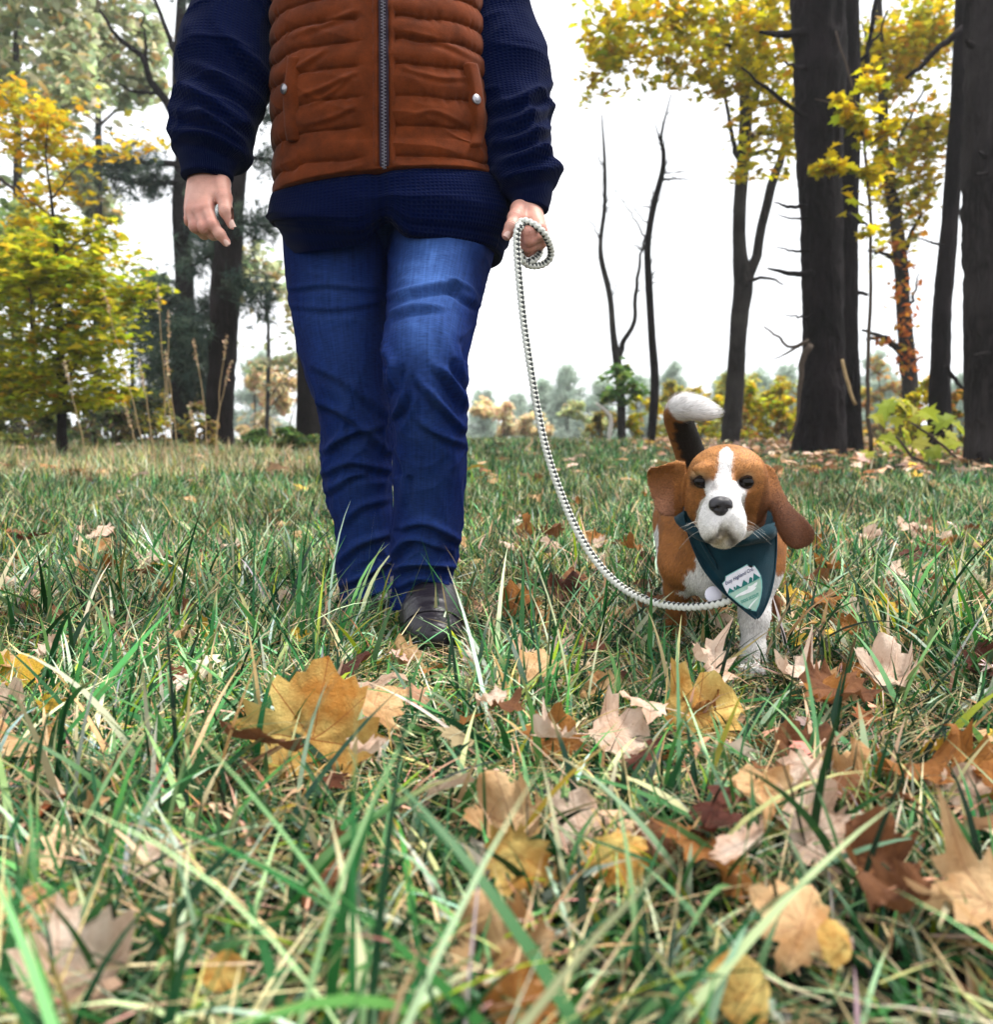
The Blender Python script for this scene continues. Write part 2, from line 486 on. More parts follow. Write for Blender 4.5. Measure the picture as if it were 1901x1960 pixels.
def scatter(n, y0, y1, seed, edge=.5, k=.70):
    r = np.random.default_rng(seed)
    # density even per area in the wedge the lens sees, plus a margin
    yy = np.sqrt(r.uniform(y0 ** 2, y1 ** 2, n)); xx = r.uniform(-1, 1, n) * (k * yy + edge)
    return xx, yy
def join_blades(name, sets, label):
    mb = MB()
    for V, F4, F3, C in sets:
        n0 = mb.n; mb.add(V, F4 if len(F4) else F3, C)
        if len(F4): mb.f3.append(F3 + n0)
    o = obj(name, mb.mesh(name), M_GRASS)
    return tag(o, label, 'grass', kind='stuff')
def right_floor(x, y):     # leaf-strewn strip under the big trees on the right
    return sstep(-.2, .9, x - 1.0 - .10 * (y - 5)) * sstep(4.5, 6.5, y)
PW = [19, 22, 22, 15, 12, 12, 4, 9, 4]
PWF = [14, 24, 28, 18, 9, 5, 4, 3, 1]
def grass_all():
    sets = []
    x, y = scatter(52000, .33, 2.0, 1, .35)
    sets.append(blades(x, y, (.03, .095), (.0028, .0072), (.75, .42), (.2, 1.5), 5, PW, 21))
    x, y = scatter(9500, .33, 2.2, 2, .35)     # broad long blades on top
    sets.append(blades(x, y, (.07, .18), (.0045, .0105), (.80, .40), (.2, 1.1), 7, [13, 20, 25, 19, 16, 16, 5, 8, 3], 22))
    x, y = scatter(28000, .33, 2.2, 3, .35)    # dead thatch lying low
    sets.append(blades(x, y, (.04, .12), (.0012, .0032), (1.3, .25), (-.1, .5), 4, [3, 4, 4, 3, 5, 6, 4, 44, 18], 23, dzb=.022))
    x, y = scatter(110000, 2.0, 4.6, 4, .5)
    sets.append(blades(x, y, (.04, .12), (.0035, .0075), (.6, .4), (.2, 1.4), 4, [16, 22, 26, 17, 10, 8, 4, 7, 2], 24))
    x, y = scatter(18000, 2.0, 4.6, 5, .5)
    sets.append(blades(x, y, (.05, .13), (.002, .0045), (1.2, .3), (0, .5), 3, [6, 10, 12, 8, 8, 6, 4, 34, 12], 25, dzb=.02))
    x, y = scatter(110000, 4.6, 9.0, 6, .8)
    keep = rng.random(len(x)) > .75 * right_floor(x, y); x, y = x[keep], y[keep]
    sets.append(blades(x, y, (.04, .11), (.006, .012), (.5, .38), (.2, 1.2), 3, PWF, 26))
    x, y = scatter(90000, 9.0, 19.0, 7, 1.5)
    keep = rng.random(len(x)) > .8 * right_floor(x, y); x, y = x[keep], y[keep]
    sets.append(blades(x, y, (.05, .12), (.012, .028), (.4, .3), (.2, 1.1), 2, PWF, 27))
    # upright dark single blades
    x, y = scatter(260, .6, 3.2, 8, .2)
    sets.append(blades(x, y, (.12, .22), (.003, .0055), (.18, .14), (.05, .6), 7, [30, 30, 20, 10, 5, 0, 0, 0, 0], 28))
    join_blades('lawn_grass', sets, 'long uneven green lawn grass with straw-coloured dead blades')
    # tall pale dry grass on the left edge
    r = np.random.default_rng(5)
    n = 26000
    y = r.uniform(5.2, 9.5, n); x = -.18 * y - .62 * y * r.random(n) ** .8 - .15
    s2 = [blades(x, y, (.07, .17), (.004, .009), (.45, .35), (.1, 1.2), 3, [3, 5, 8, 5, 8, 10, 5, 40, 16], 31)]
    join_blades('dry_meadow_grass', s2, 'pale straw-coloured tall grass along the wood edge under the young maple')
grass_all()

# ------------------------------------------------------------------ leaves for crowns
LOBE = np.array([(0, -.5), (.30, -.42), (.22, -.18), (.62, -.05), (.34, .12), (.40, .50), (.16, .42), (0, .85), (-.16, .42), (-.40, .50), (-.34, .12), (-.62, -.05), (-.22, -.18), (-.30, -.42)])
OVAL = np.array([(0, -.6), (.28, -.25), (.32, .15), (0, .7), (-.32, .15), (-.28, -.25)])
def leaf_mesh(name, pos, size, palette, weights, seed, shape=LOBE, flat=.5, mat=None, parent=None, jit=.25, down=.3):
    r = np.random.default_rng(seed); N = len(pos); k = len(shape)
    n = r.normal(size=(N, 3)); n[:, 2] = np.abs(n[:, 2]) + flat * 3; n /= np.linalg.norm(n, axis=1)[:, None]
    a = r.normal(size=(N, 3)); a[:, 2] -= down; u = a - (a * n).sum(1)[:, None] * n; u /= np.linalg.norm(u, axis=1)[:, None]
    w = np.cross(n, u)
    s = size * r.uniform(.55, 1.25, N)
    sh = shape[None] * (1 + .12 * r.normal(size=(N, k, 1)))
    fold = r.uniform(-.1, .45, N)
    V = pos[:, None, :] + s[:, None, None] * (w[:, None, :] * sh[..., 0:1] + u[:, None, :] * sh[..., 1:2] + n[:, None, :] * (np.abs(sh[..., 0:1]) * fold[:, None, None] - .25 * (sh[..., 1:2]) ** 2))
    ctr = pos[:, None, :]
    V = np.concatenate([V, ctr], 1)
    b = (np.arange(N) * (k + 1))[:, None, None]
    j = np.arange(k); tri = np.stack([np.full(k, k), j, (j + 1) % k], 1)[None]
    F = (b + tri).reshape(-1, 3)
    pal = np.array(palette); c = pal[r.choice(len(pal), N, p=np.array(weights) / np.sum(weights))]
    c = np.clip(c * (1 + jit * r.normal(size=(N, 1))) * (1 + .08 * r.normal(size=(N, 3))), .004, .85)
    C = np.repeat(c, k + 1, 0)
    me = make_mesh(name, V.reshape(-1, 3), F, smooth=False, col=C)
    o = obj(name, me, mat or M_CROWN, parent); return o
def blob_points(blobs, n, seed, clump=.0):
    """blobs: (px, py, Y, rx_px, ry_px, depth_m, weight) -> n points in the volume"""
    r = np.random.default_rng(seed); out = []
    wt = np.array([b[6] if len(b) > 6 else b[3] * b[4] for b in blobs], float); wt /= wt.sum()
    for b, k in zip(blobs, r.multinomial(n, wt)):
        c = P(b[0], b[1], b[2]); s = b[2] / FPX
        q = r.normal(size=(k, 3)); q /= np.linalg.norm(q, axis=1)[:, None] + 1e-9
        q *= r.random((k, 1)) ** (1 / 2.2)
        out.append(c + q * np.array([b[3] * s, b[5], b[4] * s]))
    p = np.concatenate(out)
    if clump: # pull the points into twigs and clumps
        m = max(4, int(n * clump)); cen = p[r.choice(len(p), m)]
        # nearest of few random centres
        best = None; bd = None
        for q in range(10):
            ci = r.integers(0, m, len(p)); d = np.linalg.norm(p - cen[ci], axis=1)
            if best is None: best, bd = ci, d
            else:
                t = d < bd; best = np.where(t, ci, best); bd = np.minimum(d, bd)
        p = p + (cen[best] - p) * r.uniform(.2, .75, (len(p), 1))
    return p
YEL = [(.62, .47, .012), (.52, .42, .015), (.40, .37, .02), (.26, .28, .02), (.56, .30, .015)]
YGR = [(.34, .38, .02), (.46, .46, .02), (.60, .52, .03), (.18, .24, .02), (.62, .38, .02)]
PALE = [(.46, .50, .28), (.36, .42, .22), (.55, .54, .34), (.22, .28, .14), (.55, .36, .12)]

def needle_tufts(name, pos, dirs, size, seed, palette, parent=None, k=9, wid=.045):
    """each tuft: k thin needles fanning round a direction"""
    r = np.random.default_rng(seed); N = len(pos)
    d = dirs[:, None, :] + .75 * r.normal(size=(N, k, 3)); d /= np.linalg.norm(d, axis=2)[..., None]
    s = (size * r.uniform(.6, 1.3, (N, 1, 1)))
    sd = np.cross(d, r.normal(size=(N, k, 3))); sd /= np.linalg.norm(sd, axis=2)[..., None] + 1e-9
    a = pos[:, None, :] - sd * s * wid; b = pos[:, None, :] + sd * s * wid; t = pos[:, None, :] + d * s
    V = np.stack([a, b, t], 2).reshape(-1, 3); F = np.arange(N * k * 3).reshape(-1, 3)
    pal = np.array(palette); c = pal[r.integers(0, len(pal), N)] * r.uniform(.6, 1.4, (N, 1))
    C = np.repeat(c, k * 3, 0)
    return obj(name, make_mesh(name, V, F, smooth=False, col=C), M_NEEDLE, parent)

# ------------------------------------------------------------------ trees
def px_path(rows, Y):
    pts = np.array([P(x, y, Y) for x, y, w in rows]); rad = np.array([w * .5 * Y / FPX for x, y, w in rows]); return pts, rad
def bark_disp(amp, seed, ridges=14):
    def f(L, th, R):
        c = np.stack([np.cos(th) * ridges / 6.28, np.sin(th) * ridges / 6.28, L * 4.5], -1)
        n = fbm(c, seed, 3); lump = fbm(np.stack([np.cos(th) * .8, np.sin(th) * .8, L * 1.3], -1), seed + 9, 2)
        return R * (amp * (1 - np.abs(n)) - amp * .5 + .10 * lump)
    return f
def trunk_part(root, rows, Y, mat, seed, amp=.10, nseg=36, n=90, name='trunk', foot=True, sink=.15):
    pts, rad = px_path(rows, Y)
    if foot:   # rows run from the base up; add a root flare sunk into the soil
        b = pts[0].copy(); b[2] = float(gz(b[0], b[1])) - sink
        f = pts[0].copy(); f[2] = float(gz(b[0], b[1])) + .02
        pts = np.vstack([b, f, pts]) if pts[0][2] - f[2] > .12 else np.vstack([b, pts]); rad = np.concatenate([[rad[0] * 1.35] * (len(pts) - len(rad)), rad])
        if len(pts) - len(rows) == 2: rad[1] = rad[2] * 1.18
    mb = MB(); add_tube(mb, pts, rad, nseg, n, bark_disp(amp, seed))
    return obj(name, mb.mesh(name), mat, root), pts, rad
def branch_part(root, pts, rad, mat, n=14, nseg=7, seed=0, wob=.0, name='branch'):
    pts = np.asarray(pts, float).copy(); rad = np.asarray(rad, float)
    if n:
        s = spline(np.column_stack([pts, rad]), n); pts, rad = s[:, :3], np.maximum(s[:, 3], .0015)
    if wob:
        r = np.random.default_rng(seed); pts[1:-1] += r.normal(0, wob, (len(pts) - 2, 3))
    mb = MB(); add_tube(mb, pts, rad, nseg); return obj(name, mb.mesh(name), mat, root)
def twigs(root, starts, dirs, length, rad, mat, seed, n, up=.25, name='twigs'):
    """fine side twigs joined into one part"""
    r = np.random.default_rng(seed); mb = MB()
    for i in range(n):
        k = r.integers(0, len(starts)); p = np.array(starts[k], float); d = unit(np.array(dirs[k]) + r.normal(0, .6, 3) + np.array([0, 0, up]))
        L = length * r.uniform(.4, 1.2); m = 5; pts = [p]
        for j in range(m):
            d = unit(d + r.normal(0, .22, 3)); p = p + d * L / m; pts.append(p)
        add_tube(mb, pts, np.linspace(rad, rad * .25, m + 1), 4, None, cap=False)
    o = obj(name, mb.mesh(name), mat, root); tag(o, kind='stuff'); return o
def base_of(x, Y): 
    X = P(x, 900, Y)[0]; return np.array([X, Y, float(gz(X, Y))])

# --- the thick dark pine on the right and its neighbours
t = empty('pine_tree', base_of(1587, 8.3)); tag(t, 'thickest dark pine trunk with broken branch stubs, standing behind the dog', 'tree', 'tall dark trunks on the right')
trunk_part(t, [(1567, 866, 98), (1569, 800, 84), (1575, 650, 70), (1571, 450, 70), (1568, 250, 78), (1568, 0, 88), (1570, -300, 84), (1574, -1200, 60)], 8.3, M_BARK_DARK, 3, .19, 64, 240)
for i, (x0, y0, x1, y1, w) in enumerate([(1535, 395, 1482, 388, 8), (1542, 418, 1486, 411, 5), (1548, 480, 1487, 474, 6), (1552, 524, 1470, 514, 12), (1553, 604, 1500, 602, 5), (1540, 60, 1455, 62, 16), (1540, 130, 1500, 118, 8), (1545, 230, 1420, 130, 9), (1620, 410, 1660, 430, 9)]):
    a, b = P(x0 + 8, y0, 8.2), P(x1, y1, 8.0 - .05 * i); mid = (a + b) / 2 + np.array([0, 0, -.02])
    branch_part(t, [a, mid, b], np.array([w, w * .85, w * .35]) * .5 * 8.2 / FPX, M_BARK_DARK, 10, 7, i, .006, 'branch_stub')
for i, rows in enumerate([[(1545, 655, 9), (1512, 664, 6), (1490, 645, 5), (1462, 625, 3)], [(1548, 650, 7), (1515, 672, 5), (1480, 688, 2)], [(1552, 660, 14), (1536, 690, 12), (1531, 745, 9), (1526, 800, 5), (1505, 850, 3)]]):
    pts, rad = px_path(rows, 8.05); branch_part(t, pts, rad, M_TWIG, 14, 6, i + 20, .004, 'dead_branch')
pts, rad = px_path([(1612, 688, 6), (1622, 730, 7), (1638, 775, 6)], 8.0); branch_part(t, pts, rad, M_STRAW, 8, 6, 5, .003, 'hanging_bark_strip')

t = empty('pine_tree', base_of(1634, 9.0)); tag(t, 'slimmer dark trunk close beside the thickest pine', 'tree', 'tall dark trunks on the right')
trunk_part(t, [(1632, 860, 40), (1630, 780, 34), (1628, 600, 28), (1627, 400, 29), (1630, 200, 33), (1627, 0, 34), (1624, -300, 32), (1618, -1000, 22)], 9.0, M_BARK_DARK, 5, .15, 36, 160)
for i, (x0, y0, x1, y1, w) in enumerate([(1640, 170, 1668, 60, 12), (1668, 60, 1675, -60, 10), (1640, 560, 1660, 565, 9), (1645, 120, 1700, 20, 6)]):
    branch_part(t, [P(x0, y0, 9), P((x0 + x1) / 2 + 6, (y0 + y1) / 2, 9.05), P(x1, y1, 9.1)], np.array([w, w * .8, w * .6]) * .5 * 9 / FPX, M_BARK_DARK, 8, 6, i, .008)

t = empty('pine_tree', base_of(1895, 6.5)); tag(t, 'rough grey-brown pine trunk with knots rising behind the leafy yellow seedling', 'tree', 'tall dark trunks on the right')
trunk_part(t, [(1908, 905, 118), (1905, 850, 100), (1903, 700, 98), (1902, 500, 100), (1905, 250, 100), (1910, 0, 100), (1905, -300, 104), (1910, -1200, 70)], 6.5, bark('grey_brown_pine_bark', (.026, .021, .0215), (.042, .035, .035)), 7, .17, 64, 240)
for i, (x0, y0, x1, y1, w) in enumerate([(1890, 333, 1868, 334, 7), (1895, 676, 1862, 680, 8), (1885, 300, 1874, 290, 9), (1860, 90, 1850, 78, 12)]):
    branch_part(t, [P(x0, y0, 6.35), P((x0 + x1) / 2, (y0 + y1) / 2, 6.2), P(x1, y1, 6.12)], np.array([w, w * .9, w * .5]) * .5 * 6.3 / FPX, M_BARK_RED, 8, 7, i, .003, 'branch_stub')

t = empty('pine_tree', base_of(1802, 9.2)); tag(t, 'leaning dark trunk between the orange-vined tree and the grey-brown pine', 'tree', 'tall dark trunks on the right')
trunk_part(t, [(1800, 860, 44), (1799, 780, 38), (1802, 650, 33), (1806, 560, 32), (1817, 440, 30), (1830, 260, 28), (1842, 80, 30), (1850, -60, 30), (1870, -500, 24)], 9.2, M_BARK_DARK, 9, .15, 36, 160)
for i, rows in enumerate([[(1845, 55, 14), (1800, 90, 11), (1760, 130, 9), (1735, 150, 7)], [(1810, 700, 10), (1840, 740, 7), (1860, 745, 5)], [(1805, 470, 6), (1775, 462, 4), (1750, 455, 2)]]):
    pts, rad = px_path(rows, 9.0); branch_part(t, pts, rad, M_BARK_DARK, 14, 6, i, .008)

t = empty('vine_covered_tree', base_of(1742, 13)); tag(t, 'thin forked trunk wrapped in orange vine leaves', 'tree')
trunk_part(t, [(1750, 840, 26), (1745, 780, 28), (1738, 700, 30), (1730, 600, 26), (1724, 500, 24), (1712, 400, 22), (1692, 300, 20), (1690, 180, 16), (1684, 60, 13), (1680, -80, 10)], 13, M_BARK_GREY, 11, .07, 18, 60)
for i, rows in enumerate([[(1735, 690, 18), (1712, 660, 13), (1690, 645, 9), (1650, 632, 5)], [(1690, 645, 9), (1672, 648, 7), (1658, 650, 5)], [(1726, 510, 12), (1700, 490, 8), (1660, 480, 4)], [(1735, 600, 9), (1750, 560, 5), (1760, 520, 2)], [(1724, 500, 12), (1748, 440, 9), (1772, 380, 6), (1800, 330, 3)], [(1700, 330, 9), (1730, 250, 6), (1770, 170, 4)], [(1690, 190, 8), (1670, 120, 6), (1650, 40, 3)]]):
    pts, rad = px_path(rows, 13); branch_part(t, pts, rad, M_BARK_GREY, 14, 6, i, .012)
vp = blob_points([(1738, 690, 12.9, 26, 40, .2, 3), (1734, 620, 12.9, 20, 30, .2, 2), (1730, 560, 12.9, 18, 30, .2, 1.5), (1724, 505, 12.9, 24, 24, .2, 1), (1710, 470, 12.9, 26, 12, .2, .6), (1700, 655, 12.9, 22, 10, .2, .5), (1745, 790, 12.9, 20, 30, .3, .8), (1720, 600, 12.9, 45, 160, .3, 2)], 300, 4)
leaf_mesh('vine_leaves', vp, .10, [(.50, .14, .02), (.55, .22, .03), (.35, .10, .02), (.5, .32, .04)], [4, 3, 2, 2], 41, OVAL, .1, parent=t)
vp = blob_points([(1700, 150, 13, 70, 90, .9, 3), (1770, 270, 13, 45, 60, .9, 3), (1690, 330, 13, 40, 60, .7, 1.6), (1745, 60, 13, 70, 60, .9, 2), (1720, 420, 13, 40, 45, .6, .8), (1770, 380, 13, 40, 50, .6, .8), (1660, 60, 13, 30, 60, .8, .8), (1790, 80, 13, 70, 80, .9, 2), (1870, 150, 13, 50, 120, .9, 1.2), (1700, 480, 13, 60, 40, .6, .5)], 3400, 6, .05)
leaf_mesh('crown', vp, .11, YEL, [3, 3, 3, 2, 2], 42, parent=t)

# --- the forked maple with the yellow crown overhead
t = empty('maple_tree', base_of(1398, 12)); tag(t, 'forked grey maple with yellow-green crown, its trunk rising behind the dog tail', 'tree')
tk, pts, rad = trunk_part(t, [(1398, 848, 36), (1404, 780, 34), (1410, 700, 33), (1416, 600, 34), (1422, 545, 36), (1416, 480, 26), (1416, 400, 24), (1424, 300, 24), (1428, 210, 24), (1420, 100, 16), (1408, 0, 12), (1400, -120, 8)], 12, M_BARK_GREY, 13, .07, 22, 80)
for i, rows in enumerate([[(1424, 545, 26), (1444, 500, 20), (1462, 430, 18), (1480, 340, 18), (1500, 290, 13), (1515, 220, 9), (1530, 120, 6)], [(1428, 548, 10), (1440, 536, 8), (1470, 533, 6), (1500, 545, 3)], [(1420, 318, 12), (1405, 270, 9), (1393, 215, 7), (1380, 120, 5), (1370, 40, 3)], [(1426, 300, 10), (1450, 292, 9), (1475, 290, 7), (1510, 298, 4)], [(1430, 215, 14), (1447, 195, 12), (1455, 120, 9), (1470, 40, 6), (1480, -60, 4)], [(1422, 150, 10), (1400, 90, 8), (1385, 40, 6), (1360, -60, 4)], [(1440, 260, 9), (1500, 250, 7), (1545, 230, 5)], [(1395, 160, 7), (1330, 150, 5), (1260, 110, 3), (1180, 60, 2)], [(1400, 90, 7), (1330, 40, 5), (1230, 0, 3), (1130, -30, 2)]]):
    pts, rad = px_path(rows, 12 - .12 * i); branch_part(t, pts, rad, M_BARK_GREY, 16, 7, i, .012)
blobs = [(1480, 60, 11, 70, 75, 1.0, 5), (1400, 60, 11, 75, 75, 1.0, 4.5), (1320, 40, 10.8, 80, 60, 1.0, 2.6), (1230, 30, 10.6, 90, 45, 1.0, 2.4), (1140, 25, 10.5, 70, 40, .8, 1.2), (1180, 95, 10.5, 75, 28, .7, 1.3), (1300, 110, 10.6, 80, 35, .8, 1.6), (1440, 160, 11, 85, 40, .8, 2.6), (1500, 215, 11, 45, 30, .7, 1.6), (1360, 170, 10.7, 55, 30, .7, .9), (1140, 130, 10.5, 40, 25, .5, .5), (1170, 160, 10.5, 50, 22, .6, .7), (1120, 190, 10.5, 22, 20, .4, .25), (1440, 330, 11.5, 50, 22, .5, .45), (1515, 330, 11, 25, 35, .5, .7), (1450, 270, 11, 60, 18, .6, .5), (1520, 270, 11, 40, 40, .6, .7), (1250, 160, 10.6, 70, 22, .7, .5), (1410, 350, 11.8, 18, 22, .3, .35), (1260, 110, 10.6, 190, 100, .9, 1.3), (1480, 250, 11, 60, 90, .8, .6)]
leaf_mesh('crown', blob_points(blobs, 2900, 8, .05), .105, YEL, [3, 4, 4, 2, 1], 43, parent=t)
# lower sprays that hang in front of the dark trunks
t2 = empty('maple_sapling', base_of(1655, 7.6)); tag(t2, 'thin sapling with yellow sprays hanging before the dark trunks', 'tree')
pts, rad = px_path([(1668, 872, 9), (1662, 700, 8), (1668, 500, 7), (1660, 330, 6), (1640, 200, 5), (1600, 60, 3)], 7.7); branch_part(t2, pts, rad, M_TWIG, 24, 6, 2, .006, 'trunk')
for i, rows in enumerate([[(1660, 330, 4), (1620, 325, 3), (1560, 320, 2)], [(1666, 440, 4), (1660, 430, 3), (1650, 450, 2)], [(1640, 210, 4), (1600, 200, 3), (1560, 190, 2)], [(1662, 280, 4), (1690, 260, 3), (1720, 250, 2)]]):
    pts, rad = px_path(rows, 7.6); branch_part(t2, pts, rad, M_TWIG, 10, 5, i, .004)
leaf_mesh('crown', blob_points([(1580, 322, 7.5, 32, 14, .25, 1), (1640, 230, 7.6, 30, 22, .3, .9), (1655, 443, 7.6, 18, 10, .2, .4), (1690, 255, 7.7, 40, 25, .3, .9), (1600, 205, 7.6, 20, 12, .2, .25), (1660, 340, 7.6, 20, 18, .2, .5), (1560, 190, 7.6, 12, 10, .2, .15), (1665, 150, 7.7, 30, 40, .3, .8), (1700, 330, 7.7, 22, 20, .3, .4), (1680, 560, 7.7, 10, 10, .2, .1)], 330, 10, .1), .10, YEL, [4, 3, 2, 1, 1], 44, parent=t2)

# --- bare thin trunks at the field edge
t = empty('bare_tree', base_of(1186, 16)); tag(t, 'slender bare tree forked low into two stems, bushy green sprouts at its foot', 'tree')
trunk_part(t, [(1190, 830, 17), (1188, 760, 17), (1182, 695, 18), (1174, 640, 13), (1168, 570, 12), (1152, 500, 11), (1150, 460, 9), (1157, 400, 8), (1158, 320, 7), (1152, 220, 3)], 16, M_BARK_GREY, 15, .06, 10, 60)
for i, rows in enumerate([[(1182, 695, 13), (1192, 660, 11), (1212, 620, 9), (1218, 560, 8), (1224, 500, 6), (1235, 455, 4)], [(1151, 470, 5), (1140, 440, 3), (1110, 400, 1.5)], [(1235, 455, 4), (1215, 420, 3), (1170, 350, 1.5)]]):
    pts, rad = px_path(rows, 16); branch_part(t, pts, rad, M_BARK_GREY, 20, 6, i, .012)
leaf_mesh('leafy_sprouts', blob_points([(1185, 740, 15.8, 46, 42, .6, 3), (1222, 748, 15.8, 30, 30, .4, 1), (1160, 760, 15.8, 26, 30, .4, .8), (1190, 700, 15.8, 20, 25, .4, .5)], 300, 12, .08), .15, [(.07, .17, .04), (.13, .24, .05), (.26, .30, .05)], [3, 3, 1], 45, parent=t)
t = empty('bare_tree', base_of(1250, 13)); tag(t, 'thin dark bare tree with one crooked stem rising behind the leash', 'tree')
trunk_part(t, [(1246, 842, 17), (1252, 780, 19), (1254, 720, 17), (1248, 640, 15), (1242, 540, 14), (1240, 470, 13), (1250, 400, 13), (1268, 330, 11), (1270, 290, 9), (1266, 260, 6), (1285, 180, 2.5)], 13, M_BARK_DARK, 16, .06, 12, 60)
for i, rows in enumerate([[(1270, 345, 6), (1290, 342, 4), (1330, 345, 1.5)], [(1266, 275, 5), (1258, 250, 3), (1250, 220, 1.5)], [(1250, 410, 5), (1235, 425, 3), (1200, 380, 1.5)]]):
    pts, rad = px_path(rows, 13); branch_part(t, pts, rad, M_BARK_DARK, 12, 5, i, .01)

for k_, (rows, Y_) in enumerate((([(1168, 570), (1152, 500), (1157, 400), (1158, 320), (1218, 560), (1230, 480)], 16), ([(1242, 540), (1250, 400), (1268, 330), (1270, 290), (1278, 220)], 13))):
    tw_root = [o for o in bpy.data.objects if o.name.startswith('bare_tree')][k_]
    st_ = [P(x, y, Y_) for x, y in rows]; twigs(tw_root, st_, [(.6 * (-1) ** i, 0, .5) for i in range(len(st_))], .75, .009, M_BARK_GREY, 90 + k_, 26)
# --- trees on the left
t = empty('pine_tree', base_of(421, 10)); tag(t, 'leaning dark pine trunk beside the man, with drooping needle boughs', 'tree', 'dark trunks on the left')
tk, pts, rad = trunk_part(t, [(420, 852, 62), (420, 800, 50), (428, 650, 50), (436, 500, 50), (448, 350, 42), (460, 200, 38), (470, 50, 34), (480, -100, 32), (500, -700, 18)], 10, M_BARK_RED, 17, .15, 40, 160)
tp = []; td = []
bl = [[(440, 480, 9), (380, 470, 7), (320, 500, 4)], [(445, 420, 8), (490, 440, 6), (535, 445, 3)], [(452, 300, 8), (500, 280, 6), (560, 300, 3)], [(436, 540, 8), (480, 560, 5), (520, 600, 3)], [(434, 590, 8), (390, 570, 6), (340, 590, 3)], [(430, 640, 7), (370, 640, 5), (320, 690, 3)], [(455, 230, 8), (500, 190, 6), (560, 160, 3)], [(470, 60, 8), (420, 20, 6), (360, -20, 3)]]
r_ = np.random.default_rng(3)
for i, rows in enumerate(bl):
    pts, rad = px_path(rows, 10); pts[1:, 1] += (-.25 if i % 2 else .5); branch_part(t, pts, rad, M_BARK_DARK, 12, 5, i, .01)
    s = spline(pts, 40)
    for q in s[10:]:
        for m in range(5): tp.append(q + r_.normal(0, .11, 3)); td.append(unit(s[-1] - s[0]) * .8 + np.array([0, 0, .1]))
NEE = [(.030, .060, .045), (.050, .085, .060), (.022, .045, .036), (.07, .10, .065)]
needle_tufts('needles', np.array(tp), np.array(td), .15, 5, NEE, t, 12, .03)

t = empty('pine_tree', base_of(355, 13.5)); tag(t, 'dark forked tree with high bare limbs and a thick mat of dark needles below', 'tree', 'dark trunks on the left')
trunk_part(t, [(352, 840, 40), (350, 720, 38), (355, 640, 36), (352, 520, 32), (346, 400, 32), (350, 300, 28), (344, 220, 24), (342, 120, 22), (345, 60, 18), (350, -60, 14)], 13.5, M_BARK_DARK, 19, .07, 22, 80)
tp = []; td = []
for i, rows in enumerate([[(344, 235, 20), (320, 200, 16), (290, 150, 13), (270, 110, 11), (225, 70, 8), (190, 20, 5)], [(280, 125, 8), (278, 70, 5), (270, 20, 3)], [(340, 110, 12), (320, 60, 9), (300, 10, 7), (280, -50, 5)], [(345, 60, 10), (362, 20, 8), (380, -40, 5)], [(348, 320, 13), (290, 310, 10), (230, 320, 7), (165, 300, 4)], [(346, 350, 12), (290, 350, 9), (210, 340, 5)], [(350, 560, 12), (310, 590, 8), (280, 640, 4)], [(352, 620, 12), (380, 650, 8), (400, 690, 4)], [(350, 660, 12), (310, 690, 8), (290, 730, 4)], [(352, 440, 10), (400, 440, 7), (430, 470, 4)], [(350, 700, 12), (380, 720, 8), (395, 760, 4)], [(300, 180, 7), (260, 175, 5), (225, 160, 3)]]):
    pts, rad = px_path(rows, 13.4); branch_part(t, pts, rad, M_BARK_DARK, 14, 6, i, .015)
    if i in (4, 5, 6, 7, 8, 9, 10):
        s = spline(pts, 40)
        for q in s[8:]:
            for m in range(5 if i < 6 else 8): tp.append(q + r_.normal(0, .16, 3) * np.array([1, 1, 1.0 if i < 6 else 1.5])); td.append(unit(s[-1] - s[0]) * .8 + np.array([0, 0, .1]))
needle_tufts('needles', np.array(tp), np.array(td), .21, 6, NEE, t, 11, .035)

t = empty('pine_tree', base_of(592, 10)); tag(t, 'mossy dark trunk half hidden behind the man\'s leg', 'tree', 'dark trunks on the left')
trunk_part(t, [(596, 838, 60), (592, 760, 48), (590, 650, 44), (588, 500, 42), (585, 300, 40), (582, 0, 36), (578, -600, 26)], 10, M_BARK_DARK, 23, .09, 26, 90)

t = empty('young_maple', base_of(116, 8)); tag(t, 'young maple with layered yellow-green leaf sprays on a thin dark stem', 'tree')
trunk_part(t, [(118, 858, 22), (118, 800, 17), (116, 700, 14), (112, 560, 11), (108, 480, 9), (98, 380, 5), (88, 300, 3), (92, 230, 1.5)], 8, M_BARK_DARK, 25, .05, 12, 60)
for i, rows in enumerate([[(116, 700, 7), (90, 640, 6), (78, 560, 4), (55, 520, 2)], [(114, 640, 6), (160, 590, 4), (230, 560, 2)], [(112, 560, 6), (60, 530, 4), (0, 500, 2)], [(110, 500, 5), (170, 470, 3), (230, 440, 2)], [(118, 760, 7), (150, 690, 5), (200, 640, 3)], [(116, 680, 5), (170, 650, 4), (260, 640, 2)], [(104, 420, 4), (60, 380, 3), (10, 340, 2)], [(100, 380, 4), (140, 330, 3), (180, 300, 2)], [(118, 780, 6), (60, 720, 4), (0, 690, 2)], [(117, 730, 6), (190, 720, 4), (270, 700, 2)]]):
    pts, rad = px_path(rows, 8 + .1 * ((i % 3) - 1)); pts[1:, 1] += .2 * ((i % 3) - 1); branch_part(t, pts, rad, M_TWIG, 14, 6, i, .006)
rr = np.random.default_rng(17); blobs = []
for k in range(56):
    y = rr.uniform(425, 800); hw = 60 + 160 * math.sin(math.pi * min(1, max(.08, (y - 380) / 480)))
    x = 118 + rr.uniform(-1, 1) * hw * .95
    blobs.append((x, y, 8 + rr.uniform(-.7, .7), rr.uniform(30, 62), rr.uniform(8, 15), .28, 1))
